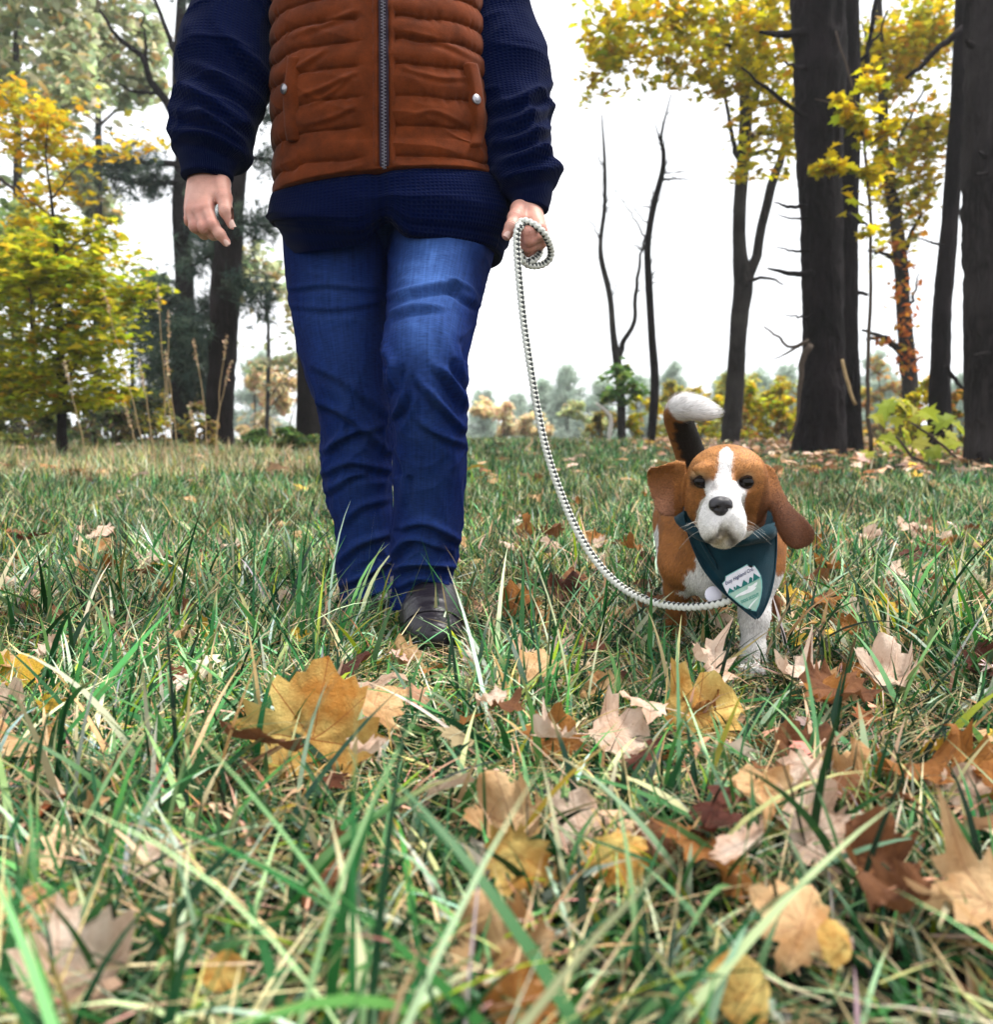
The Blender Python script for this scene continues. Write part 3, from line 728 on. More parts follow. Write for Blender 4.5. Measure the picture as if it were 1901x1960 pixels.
leaf_mesh('crown', blob_points(blobs, 7600, 18, .05), .075, YGR, [4, 4, 3, 3, 1.2], 46, flat=.9, parent=t)
blobs = [(40, 190, 8.6, 50, 30, .4, 1.2), (100, 230, 8.6, 60, 40, .4, 1.6), (60, 290, 8.5, 70, 35, .4, 1.8), (140, 300, 8.5, 60, 35, .4, 1.4), (20, 240, 8.6, 40, 40, .4, 1), (110, 370, 8.3, 90, 30, .4, 1.2), (50, 430, 8.2, 70, 20, .4, 1), (240, 300, 8.6, 40, 22, .3, .4), (300, 275, 8.8, 40, 25, .3, .5), (40, 150, 8.8, 40, 20, .3, .3), (200, 180, 8.9, 30, 15, .3, .15)]
leaf_mesh('golden_top_leaves', blob_points(blobs, 1050, 19, .06), .075, [(.62, .44, .02), (.60, .34, .02), (.50, .44, .04), (.36, .36, .05)], [4, 2, 2, 2], 47, flat=.5, parent=t)

def far_broadleaf(x, basey, Y, rx, ytop, ybot, n, pal, wts, size, seed, label, trunk_w=14, group='hazy broadleaf trees behind the left wood'):
    t = empty('broadleaf_tree', base_of(x, Y)); tag(t, label, 'tree', group)
    rows = [(x, basey, trunk_w), (x + 4, (basey + ytop) / 2, trunk_w * .7), (x - 3, ytop + 30, trunk_w * .3)]
    trunk_part(t, rows, Y, M_BARK_GREY, seed, .06, 10, 30)
    r = np.random.default_rng(seed); bl = []
    for k in range(26):
        y = r.uniform(ytop, ybot); f = math.sin(math.pi * min(1, max(.12, (y - ytop + 40) / (ybot - ytop + 90))))
        bl.append((x + r.uniform(-1, 1) * rx * f, y, Y + r.uniform(-1, 1) * rx * Y / FPX * .7, r.uniform(.2, .4) * rx, r.uniform(.12, .22) * rx, .8, 1))
    for k in range(7):
        b = bl[k]; pts = np.array([P(x, min(basey, b[1] + 90), Y), (P(x, b[1] + 60, Y) + P(b[0], b[1] + 20, b[2])) / 2, P(b[0], b[1], b[2])])
        branch_part(t, pts, np.array([trunk_w * .35, trunk_w * .2, 1.5]) * .5 * Y / FPX, M_BARK_GREY, 8, 5, k, .03)
    leaf_mesh('crown', blob_points(bl, n, seed + 1, .03), size, pal, wts, seed + 2, OVAL, .3, parent=t)
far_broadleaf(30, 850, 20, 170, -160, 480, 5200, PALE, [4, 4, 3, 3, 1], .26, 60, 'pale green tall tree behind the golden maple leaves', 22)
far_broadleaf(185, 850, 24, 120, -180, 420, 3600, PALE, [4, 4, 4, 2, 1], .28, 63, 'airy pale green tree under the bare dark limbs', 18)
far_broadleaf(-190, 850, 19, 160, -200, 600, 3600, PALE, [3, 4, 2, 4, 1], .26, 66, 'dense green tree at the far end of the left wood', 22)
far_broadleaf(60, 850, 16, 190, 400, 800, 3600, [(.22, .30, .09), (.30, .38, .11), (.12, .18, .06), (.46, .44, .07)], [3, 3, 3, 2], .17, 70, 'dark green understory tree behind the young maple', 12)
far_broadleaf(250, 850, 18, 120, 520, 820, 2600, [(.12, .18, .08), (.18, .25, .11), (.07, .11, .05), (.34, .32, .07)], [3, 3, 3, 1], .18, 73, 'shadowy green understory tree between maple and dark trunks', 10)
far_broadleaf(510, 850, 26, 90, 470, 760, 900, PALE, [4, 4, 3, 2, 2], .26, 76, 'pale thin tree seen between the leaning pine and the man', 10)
far_broadleaf(330, 850, 15, 70, 700, 835, 900, YGR, [3, 3, 4, 3, 3], .11, 79, 'low yellow-leaved shrub at the foot of the dark forked tree', 6)

# ------------------------------------------------------------------ far tree line across the field
def conifer(x, ytop, hw, Y, seed, label):
    t = empty('conifer_tree', base_of(x, Y)); tag(t, label, 'tree', 'hazy conifers across the field')
    b = base_of(x, Y); top = P(x, ytop - 14, Y); hgt = top[2] - b[2]; R = hw * Y / FPX
    mb = MB(); add_tube(mb, [b - np.array([0, 0, .3]), (b + top) / 2, top], [hgt * .022, hgt * .014, .02], 7, 12); obj('trunk', mb.mesh('trunk'), M_BARK_GREY, t)
    r = np.random.default_rng(seed); tp = []; td = []; mb = MB()
    nb = 46
    for k in range(nb):
        f = k / nb; z = b[2] + hgt * (.10 + .88 * f); rad = R * (1 - f) ** .8 * r.uniform(.65, 1.15) + .15
        a = r.uniform(0, 2 * np.pi); d = np.array([math.cos(a), math.sin(a), .12 + .25 * f])
        p0 = np.array([b[0], b[1], z]); p1 = p0 + d * rad * .6; p2 = p0 + d * rad + np.array([0, 0, -.08 * rad])
        add_tube(mb, [p0, p1, p2], [.03, .02, .008], 4, cap=False)
        m = int(10 + 26 * rad / max(R, .1)); u = r.random(m) ** .7
        q = p0 + (p2 - p0) * u[:, None] + r.normal(0, .10 + .07 * rad, (m, 3)); tp.append(q); td.append(np.repeat((d + np.array([0, 0, .25]))[None], m, 0))
    obj('boughs', mb.mesh('boughs'), M_BARK_GREY, t)
    needle_tufts('needles', np.concatenate(tp), np.concatenate(td), .42 + R * .05, seed, [(.50, .60, .50), (.58, .66, .56), (.36, .46, .38)], t, 8, .05)  # distance haze painted into the needles as pale colours
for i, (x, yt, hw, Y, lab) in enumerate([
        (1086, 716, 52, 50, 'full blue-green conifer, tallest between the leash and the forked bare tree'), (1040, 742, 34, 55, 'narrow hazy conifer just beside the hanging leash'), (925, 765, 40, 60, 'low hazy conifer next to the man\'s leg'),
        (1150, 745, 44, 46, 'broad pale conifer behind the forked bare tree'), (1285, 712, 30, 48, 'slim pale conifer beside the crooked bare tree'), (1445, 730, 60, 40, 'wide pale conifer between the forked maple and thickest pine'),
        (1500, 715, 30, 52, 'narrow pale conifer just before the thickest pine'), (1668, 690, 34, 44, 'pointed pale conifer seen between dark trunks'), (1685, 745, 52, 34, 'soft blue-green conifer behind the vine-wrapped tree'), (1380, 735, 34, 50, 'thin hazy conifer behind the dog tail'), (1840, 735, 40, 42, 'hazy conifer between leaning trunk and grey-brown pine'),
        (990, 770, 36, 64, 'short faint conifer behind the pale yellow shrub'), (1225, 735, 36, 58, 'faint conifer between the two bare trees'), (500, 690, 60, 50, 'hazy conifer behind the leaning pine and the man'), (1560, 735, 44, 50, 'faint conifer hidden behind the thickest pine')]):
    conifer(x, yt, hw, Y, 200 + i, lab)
def shrub(x, ytop, ybot, hw, Y, n, pal, wts, size, seed, label, shape=OVAL, group='autumn shrubs at the field edge', name='shrub', stems=5, dep=None):
    b = base_of(x, Y); t = empty(name, b); tag(t, label, 'shrub', group)
    r = np.random.default_rng(seed); bl = []
    for k in range(12):
        y = r.uniform(ytop, ybot); f = .45 + .55 * math.sin(math.pi * (y - ytop + 6) / (ybot - ytop + 20))
        bl.append((x + r.uniform(-1, 1) * hw * f, y, Y + r.uniform(-1, 1) * hw * Y / FPX * .6, hw * r.uniform(.2, .38), (ybot - ytop) * r.uniform(.08, .2), hw * Y / FPX * .3, 1))
    for k in range(stems):
        q = P(bl[k][0], bl[k][1] - 4, bl[k][2]); m = (b + q) / 2 + r.normal(0, .05, 3)
        branch_part(t, [b + np.array([r.normal(0, .03), r.normal(0, .03), -.03]), m, q], [.012 * Y / 10, .008 * Y / 10, .003 * Y / 10], M_TWIG, 8, 5, k, .008, 'stem')
    leaf_mesh('foliage', blob_points(bl, n, seed + 1, .06), size, pal, wts, seed + 2, shape, .3, parent=t)
FAY = [(.82, .68, .36), (.80, .60, .32), (.70, .64, .38), (.78, .52, .34)]  # far shrub leaves, with the paleness of haze painted into the colour
for i, a in enumerate([
        (965, 765, 842, 62, 34, 1500, FAY, [3, 3, 2, 2], .24, 'pale yellow round shrub between the man and the leash'), (1015, 790, 845, 46, 30, 800, FAY, [3, 2, 3, 2], .2, 'low straw-yellow shrub behind the leash'),
        (490, 690, 845, 60, 30, 1700, FAY, [3, 3, 2, 2], .24, 'pale golden shrub beside the leaning pine'), (550, 700, 848, 56, 28, 1500, FAY, [3, 3, 2, 2], .2, 'pale golden shrub behind the man\'s knee'),
        (1290, 735, 842, 50, 20, 800, [(.50, .44, .06), (.30, .34, .08), (.60, .44, .06)], [2, 3, 2], .14, 'soft yellow-green bush beside the crooked bare tree'), (1420, 725, 840, 60, 24, 1000, [(.46, .46, .12), (.34, .40, .14), (.62, .50, .10)], [3, 3, 2], .17, 'pale yellow-green thicket behind the forked maple'), (1530, 730, 845, 60, 22, 900, [(.46, .46, .10), (.60, .44, .06), (.34, .38, .12)], [3, 3, 2], .15, 'hazy yellow-green thicket behind the thickest pine'), (1640, 740, 850, 50, 20, 800, [(.50, .46, .10), (.62, .44, .06), (.36, .40, .12)], [3, 3, 2], .14, 'golden thicket between thickest pine and vine-wrapped tree'), (1120, 770, 845, 50, 28, 700, [(.42, .48, .22), (.56, .54, .24), (.34, .40, .20)], [3, 3, 2], .18, 'soft grey-green bush before the broad pale conifer'), (1340, 728, 815, 60, 22, 1000, YEL, [3, 3, 3, 2, 1], .17, 'bright yellow shrub behind the dog tail'), (1225, 760, 840, 40, 17, 450, YGR, [2, 3, 3, 2, 3], .13, 'golden-green bush between the bare trees'), (1165, 790, 845, 38, 17, 500, [(.30, .24, .06), (.42, .28, .06), (.16, .18, .05)], [2, 2, 2], .12, 'low tawny bush at the foot of the forked bare tree'),
        (1500, 735, 800, 40, 18, 600, YEL, [3, 3, 3, 2, 2], .13, 'yellow shrub top showing beside the thickest pine'), (1375, 770, 850, 45, 18, 700, YGR, [3, 3, 3, 2, 2], .12, 'yellow-green bush behind the dog tail and forked maple'), (1540, 790, 862, 40, 10, 600, YGR, [3, 3, 3, 1, 2], .08, 'leafy yellow-green brush at the thickest pine\'s foot'), (1710, 770, 862, 50, 10, 700, YGR, [3, 3, 3, 2, 1], .09, 'yellow-green thicket between the dark trunks'), (1470, 745, 860, 55, 14, 900, YGR, [3, 3, 2, 2, 4], .11, 'yellow-orange bush left of the thickest pine'), (1430, 780, 855, 40, 15, 600, [(.45, .16, .03), (.40, .25, .05), (.18, .18, .04)], [2, 2, 2], .10, 'rusty-tinged low bush by the forked maple'), (1510, 800, 862, 30, 12, 500, [(.30, .14, .05), (.36, .24, .05), (.14, .14, .04)], [2, 2, 2], .08, 'brownish low bush against the thickest pine'),
        (1765, 735, 860, 48, 12, 1100, YEL, [4, 3, 3, 2, 1], .10, 'bright yellow bush at the foot of the vine-wrapped tree'), (1850, 740, 850, 36, 11, 600, [(.45, .20, .03), (.45, .32, .04), (.10, .14, .03)], [2, 3, 2], .09, 'orange and green bush behind the leaning trunk'), (1690, 700, 850, 50, 26, 900, [(.48, .34, .10), (.5, .25, .08), (.25, .26, .10)], [3, 2, 2], .2, 'hazy golden bush between the dark trunks'),
        (520, 815, 858, 60, 9, 700, [(.05, .10, .03), (.08, .15, .04), (.14, .18, .04)], [3, 3, 1], .08, 'low dark green bramble between the leaning pine and the man'), (600, 830, 862, 40, 9, 400, [(.05, .10, .03), (.08, .15, .04), (.30, .26, .04)], [3, 3, 1], .08, 'green bramble at the foot of the mossy trunk'),
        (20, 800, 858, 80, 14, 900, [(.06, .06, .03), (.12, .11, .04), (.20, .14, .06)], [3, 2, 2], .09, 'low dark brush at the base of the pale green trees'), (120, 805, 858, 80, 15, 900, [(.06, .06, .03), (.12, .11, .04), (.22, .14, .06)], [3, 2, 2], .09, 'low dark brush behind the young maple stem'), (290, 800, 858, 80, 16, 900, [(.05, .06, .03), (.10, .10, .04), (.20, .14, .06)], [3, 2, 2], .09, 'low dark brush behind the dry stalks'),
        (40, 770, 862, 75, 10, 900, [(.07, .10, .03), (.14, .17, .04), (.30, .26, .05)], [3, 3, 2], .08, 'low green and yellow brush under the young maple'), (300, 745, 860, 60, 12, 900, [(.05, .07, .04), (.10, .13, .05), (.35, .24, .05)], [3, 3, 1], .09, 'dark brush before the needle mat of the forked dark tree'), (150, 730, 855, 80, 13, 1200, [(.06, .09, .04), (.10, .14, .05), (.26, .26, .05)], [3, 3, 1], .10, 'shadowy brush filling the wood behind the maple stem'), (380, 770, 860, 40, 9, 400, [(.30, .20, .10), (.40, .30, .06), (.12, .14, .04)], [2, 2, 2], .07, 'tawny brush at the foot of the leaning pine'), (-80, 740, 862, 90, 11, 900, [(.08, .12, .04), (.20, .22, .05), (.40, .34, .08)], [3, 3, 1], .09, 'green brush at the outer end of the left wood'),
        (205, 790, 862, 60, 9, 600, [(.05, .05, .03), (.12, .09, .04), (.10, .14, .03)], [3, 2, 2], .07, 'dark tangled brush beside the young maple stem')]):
    shrub(*a[:9], 300 + 5 * i, a[9])
# leafy seedling on the right
sx = 1745
b = base_of(sx, 7.2); t = empty('maple_seedling', b); tag(t, 'low seedling with large fresh yellow-green leaves before the leaning trunk', 'plant')
LIME = np.array([(.42, .48, .04), (.48, .50, .05), (.34, .44, .05), (.56, .52, .10)])
rs = np.random.default_rng(8)
spots = [(1700, 778), (1720, 770), (1745, 778), (1680, 800), (1715, 805), (1760, 800), (1790, 800), (1810, 805), (1830, 815), (1770, 825), (1735, 830), (1700, 840), (1690, 855), (1720, 850), (1760, 850), (1800, 845), (1825, 850), (1815, 830), (1790, 865), (1765, 870), (1740, 865), (1845, 830), (1660, 870), (1775, 790)]
k = len(LOBE); tri = np.stack([np.full(k, k), np.arange(k), (np.arange(k) + 1) % k], 1)
stems = {}
for i, (x, y) in enumerate(spots):
    pos = P(x, y, 7.2 + rs.uniform(-.25, .25)); s = rs.uniform(.12, .19)
    n = unit(np.array([rs.normal(0, .5), -.55, .8])); u = np.array([rs.normal(0, .6), -.3, -.8]); u = unit(u - (u @ n) * n); w = np.cross(n, u)
    V = pos + s * (w * LOBE[:, :1] + u * LOBE[:, 1:] + n * (np.abs(LOBE[:, :1]) * .3 - .3 * LOBE[:, 1:] ** 2)); V = np.vstack([V, pos])
    c = LIME[rs.integers(0, 4)] * rs.uniform(.8, 1.15)
    o = obj('leaf', make_mesh('leaf', V, tri, False, np.repeat(c[None], len(V), 0)), M_CROWN, t)
for i, (x, y) in enumerate([(1700, 775), (1760, 795), (1835, 812), (1690, 850), (1800, 850), (1745, 826)]):
    branch_part(t, [b + np.array([0, 0, -.02]), (b + P(x, y, 7.2)) / 2 + np.array([0, 0, .05]), P(x, y, 7.2)], [.007, .005, .002], M_TWIG, 8, 5, i, .004, 'stem')
# fallen sticks under the trees
for i, (rows, Y, lab) in enumerate([([(1715, 835, 5), (1745, 870, 6), (1790, 893, 5)], 6.4, 'pale stick leaning out of the leafy seedling'), ([(1745, 810, 4), (1790, 840, 5), (1850, 866, 5)], 6.9, 'reddish stick slanting across the leafy seedling'), ([(1640, 868, 6), (1700, 872, 6), (1760, 872, 5)], 8.2, 'dark fallen branch between the thickest pine and leaning trunk'), ([(1560, 905, 5), (1590, 897, 5), (1610, 890, 4)], 6.0, 'short pale broken stick lying in the litter before the thickest pine')]):
    pts, rad = px_path(rows, Y)
    if i in (0, 1): pts[-1][2] = float(gz(pts[-1][0], Y)) + .02
    if i in (2, 3):
        for p in pts: p[2] = float(gz(p[0], p[1])) + .035 
    o = branch_part(None, pts, rad, M_STRAW if i == 3 else M_TWIG, 10, 6, i, .006, 'fallen_stick'); tag(o, lab, 'stick', 'sticks under the right-hand trees')
# pale bent dead branch by the forked bare tree
pts, rad = px_path([(1140, 772, 5), (1158, 785, 8), (1170, 805, 9), (1165, 832, 9)], 15.5); pts[-1][2] = float(gz(pts[-1][0], 15.5)) - .02
tag(branch_part(None, pts, rad, pbr('weathered_wood', (.45, .42, .38), var=.2), 12, 7, 1, .006, 'dead_branch'), 'pale weathered bent branch standing by the forked bare tree', 'branch')
# dry seed stalks on the left
for i, (x0, y0, x1, y1) in enumerate([(333, 868, 322, 605), (345, 845, 318, 680), (400, 862, 372, 660), (415, 850, 432, 652), (300, 860, 268, 700), (318, 850, 302, 560), (408, 858, 440, 700), (285, 835, 200, 560), (372, 850, 364, 780), (280, 860, 240, 780), (170, 880, 125, 700)]):
    b = base_of(x0, 6.6 + .12 * (i % 4)); Y = b[1]; q = P(x1, y1, Y); m = (b + q) / 2 + np.array([.02 * ((i % 3) - 1), 0, .03])
    t = empty('seed_stalk', b); tag(t, 'thin pale dry grass stalk with a feathery seed head before the left wood', 'stalk', 'dry stalks at the left wood edge')
    branch_part(t, [b + np.array([0, 0, -.02]), m, q], [.0042, .0034, .0018], M_STRAW, 10, 5, i, .004, 'stem')
    rr = np.random.default_rng(400 + i); d = unit(q - m)
    pp = q + d * rr.uniform(-.16, .04, (40, 1)) + rr.normal(0, .006, (40, 3))
    leaf_mesh('seed_head', pp, .022, [(.50, .38, .24), (.42, .30, .18)], [1, 1], 500 + i, OVAL, .1, M_LITTER, t)

# ------------------------------------------------------------------ fallen leaves
HALF = [(0, -.40), (.14, -.46), (.36, -.50), (.40, -.36), (.56, -.32), (.56, -.18), (.74, -.10), (.94, .04), (.78, .14), (.84, .30), (.66, .28), (.52, .26), (.60, .46), (.58, .66), (.42, .60), (.35, .72), (.24, .72), (.17, .86), (0, 1.0)]
MAPLE = np.array(HALF + [(-x, y) for x, y in HALF[-2:0:-1]])
_a = np.linspace(0, 2 * np.pi, 30, endpoint=False)
ROUND = np.stack([.50 * np.sin(_a) * (1 - .12 * np.cos(_a)), -.62 * np.cos(_a) + .1], 1)
_o = np.linspace(0, 2 * np.pi, 44, endpoint=False)
OAK = np.stack([(.30 + .17 * np.cos(7 * _o)) * np.sin(_o), -.85 * np.cos(_o) + .15], 1)
def fallen_mesh(name, outline, seed, curl, stem=True, rings=5):
    r = np.random.default_rng(seed); k = len(outline)
    sc = np.linspace(0, 1, rings + 1)[1:]
    out = outline * (1 + .05 * r.normal(size=(k, 1)))
    q = np.concatenate([[[0, 0]]] + [out * s * (1 if s == 1 else (.98)) for s in sc])
    x, y = q[:, 0], q[:, 1]; rr = np.hypot(x, y)
    a = r.uniform(0, np.pi); u = x * math.cos(a) + y * math.sin(a); v = -x * math.sin(a) + y * math.cos(a)
    z = curl * (r.uniform(.2, .7) * u * u * np.sign(r.normal()) + r.uniform(-.3, .6) * v * v + r.uniform(-.5, .5) * u * v * 1.2)
    z += curl * .36 * rr * vnoise(np.stack([x * 3, y * 3, np.full_like(x, seed)], -1), seed) + .05 * rr * vnoise(np.stack([x * 7, y * 7, np.full_like(x, seed)], -1), seed + 1)
    z += curl * .30 * np.clip(rr - .45, 0, 1) ** 2 * 4 * vnoise(np.stack([np.arctan2(y, x) * 1.6, np.zeros_like(x), np.full_like(x, seed + 3.0)], -1), seed + 2)
    # main ribs sit in shallow grooves
    for ang in (90, 42, 138, 0, 180):
        dx, dy = math.cos(math.radians(ang)), math.sin(math.radians(ang)); d = np.abs(x * -dy + y * dx); on = (x * dx + y * dy) > 0
        z -= .035 * np.exp(-(d / .04) ** 2) * on
    V = np.stack([x * (1 - .12 * curl * np.abs(u)), y, z], -1)
    j = np.arange(k); F3 = np.stack([np.zeros(k, int), 1 + j, 1 + (j + 1) % k], 1)
    F4 = np.concatenate([np.stack([1 + m * k + j, 1 + (m + 1) * k + j, 1 + (m + 1) * k + (j + 1) % k, 1 + m * k + (j + 1) % k], 1) for m in range(rings - 1)])
    mb = MB(); mb.add(V, F4, None, q); mb.f3.append(F3)
    if stem:
        c = r.normal(0, .12, 2); add_tube(mb, [(0, -.32, z[0] * 0 - .01), (c[0] * .5, -.7, .02 + c[1] * .3), (c[0], -1.15, c[1])], [.014, .012, .016], 5, 7)
        mb.u[-1][:] = (5, 5)
    me = mb.mesh(name); return me
def leaf_material(name, c1, c2, cv, cs, spot=.5, trans=.2):
    m, nt, b, out = mat_new(name); L = nt.links
    b.inputs['Roughness'].default_value = .72; b.inputs['Specular IOR Level'].default_value = .22
    st = nd(nt, 'ShaderNodeAttribute', attribute_name='st'); oi = nd(nt, 'ShaderNodeObjectInfo')
    sp = nd(nt, 'ShaderNodeSeparateXYZ'); L.new(st.outputs['Vector'], sp.inputs[0])
    ad = nd(nt, 'ShaderNodeVectorMath', operation='MULTIPLY_ADD'); ad.inputs[1].default_value = (37, 53, 71); L.new(oi.outputs['Random'], ad.inputs[0]); L.new(st.outputs['Vector'], ad.inputs[2])
    n1 = nd(nt, 'ShaderNodeTexNoise', i_Scale=1.25, i_Detail=6.0, i_Roughness=.6); L.new(ad.outputs[0], n1.inputs[0])
    n2 = nd(nt, 'ShaderNodeTexNoise', i_Scale=9.0, i_Detail=6.0, i_Roughness=.7); L.new(ad.outputs[0], n2.inputs[0])
    r1 = nd(nt, 'ShaderNodeMapRange'); r1.inputs['From Min'].default_value = .38; r1.inputs['From Max'].default_value = .62; L.new(n1.outputs[0], r1.inputs[0])
    mx = nd(nt, 'ShaderNodeMix', data_type='RGBA'); mx.inputs['A'].default_value = (*c1, 1); mx.inputs['B'].default_value = (*c2, 1); L.new(r1.outputs[0], mx.inputs['Factor'])
    r2 = nd(nt, 'ShaderNodeMapRange'); r2.inputs['From Min'].default_value = .56; r2.inputs['From Max'].default_value = .72; r2.inputs['To Max'].default_value = spot; L.new(n2.outputs[0], r2.inputs[0])
    mx2 = nd(nt, 'ShaderNodeMix', data_type='RGBA'); L.new(mx.outputs['Result'], mx2.inputs['A']); mx2.inputs['B'].default_value = (*cs, 1); L.new(r2.outputs[0], mx2.inputs['Factor'])
    # ribs: five rays from the leaf base
    prev = None
    for ang in (90, 42, 138, 0, 180):
        dx, dy = math.cos(math.radians(ang)), math.sin(math.radians(ang))
        dp = nd(nt, 'ShaderNodeVectorMath', operation='DOT_PRODUCT'); dp.inputs[1].default_value = (-dy, dx, 0); L.new(st.outputs['Vector'], dp.inputs[0])
        ab = nd(nt, 'ShaderNodeMath', operation='ABSOLUTE'); L.new(dp.outputs['Value'], ab.inputs[0])
        al = nd(nt, 'ShaderNodeVectorMath', operation='DOT_PRODUCT'); al.inputs[1].default_value = (dx, dy, 0); L.new(st.outputs['Vector'], al.inputs[0])
        lt = nd(nt, 'ShaderNodeMath', operation='LESS_THAN'); lt.inputs[1].default_value = .0065; L.new(ab.outputs[0], lt.inputs[0])
        gt = nd(nt, 'ShaderNodeMath', operation='GREATER_THAN'); gt.inputs[1].default_value = 0.0; L.new(al.outputs['Value'], gt.inputs[0])
        mu = nd(nt, 'ShaderNodeMath', operation='MULTIPLY'); L.new(lt.outputs[0], mu.inputs[0]); L.new(gt.outputs[0], mu.inputs[1])
        if prev is None: prev = mu
        else:
            mm = nd(nt, 'ShaderNodeMath', operation='MAXIMUM'); L.new(prev.outputs[0], mm.inputs[0]); L.new(mu.outputs[0], mm.inputs[1]); prev = mm
    mx3 = nd(nt, 'ShaderNodeMix', data_type='RGBA'); L.new(prev.outputs[0], mx3.inputs['Factor']); L.new(mx2.outputs['Result'], mx3.inputs['A']); mx3.inputs['B'].default_value = (*cv, 1)
    vr = nd(nt, 'ShaderNodeMapRange'); vr.inputs['To Min'].default_value = .75; vr.inputs['To Max'].default_value = 1.12; L.new(oi.outputs['Random'], vr.inputs[0])
    sc = nd(nt, 'ShaderNodeVectorMath', operation='SCALE'); L.new(mx3.outputs['Result'], sc.inputs[0]); L.new(vr.outputs[0], sc.inputs['Scale'])
    L.new(sc.outputs[0], b.inputs['Base Color'])
    bp = nd(nt, 'ShaderNodeBump', i_Strength=.55, i_Distance=.03); L.new(n2.outputs[0], bp.inputs['Height']); L.new(bp.outputs[0], b.inputs['Normal'])
    t = nd(nt, 'ShaderNodeBsdfTranslucent'); ms = nd(nt, 'ShaderNodeMixShader'); ms.inputs[0].default_value = trans
    L.new(sc.outputs[0], t.inputs[0]); L.new(b.outputs[0], ms.inputs[1]); L.new(t.outputs[0], ms.inputs[2]); L.new(ms.outputs[0], out.inputs[0])
    return m
LM = {
 'tan': leaf_material('tan_leaf', (.68, .46, .25), (.48, .25, .10), (.35, .16, .08), (.22, .09, .04), .75),
 'pink': leaf_material('pale_pink_leaf', (.80, .64, .52), (.62, .40, .28), (.36, .18, .12), (.36, .18, .10), .65),
 'orange': leaf_material('orange_brown_leaf', (.40, .17, .04), (.27, .10, .025), (.16, .06, .02), (.12, .045, .015), .6),
 'gold': leaf_material('golden_leaf', (.74, .55, .18), (.50, .21, .035), (.36, .13, .03), (.25, .09, .02), .6),
 'yellow': leaf_material('yellow_leaf', (.62, .42, .05), (.56, .32, .03), (.45, .25, .04), (.30, .14, .02), .4),
 'dark': leaf_material('dark_red_brown_leaf', (.12, .035, .022), (.07, .022, .015), (.05, .02, .01), (.03, .012, .01), .6),
 'brown': leaf_material('brown_leaf', (.24, .10, .04), (.16, .065, .03), (.10, .04, .02), (.07, .03, .02), .5),
}
FM = [fallen_mesh('maple_leaf', MAPLE, 700 + i, c) for i, c in enumerate([.45, .55, 1.0, 1.3, 1.6, 1.9, .8, 1.2])]
FR = [fallen_mesh('oval_leaf', ROUND, 720 + i, c) for i, c in enumerate([.3, .7])]
FO = [fallen_mesh('oak_leaf', OAK, 730 + i, c) for i, c in enumerate([.5, .8])]
def put_leaf(me, mt, pos, nrm, tipdir, size, name, label, group=None):
    o = bpy.data.objects.new(name, me); COL.objects.link(o)
    if len(me.materials) == 0: me.materials.append(LM['tan'])
    o.material_slots[0].link = 'OBJECT'; o.material_slots[0].material = LM[mt]
    n = unit(nrm); u = np.array(tipdir, float); u = unit(u - (u @ n) * n); w = np.cross(u, n)
    M = Matrix(((w[0], u[0], n[0], pos[0]), (w[1], u[1], n[1], pos[1]), (w[2], u[2], n[2], pos[2]), (0, 0, 0, 1)))
    o.matrix_world = M @ Matrix.Diagonal((size, size, size, 1))
    tag(o, label, 'leaf', group); return o
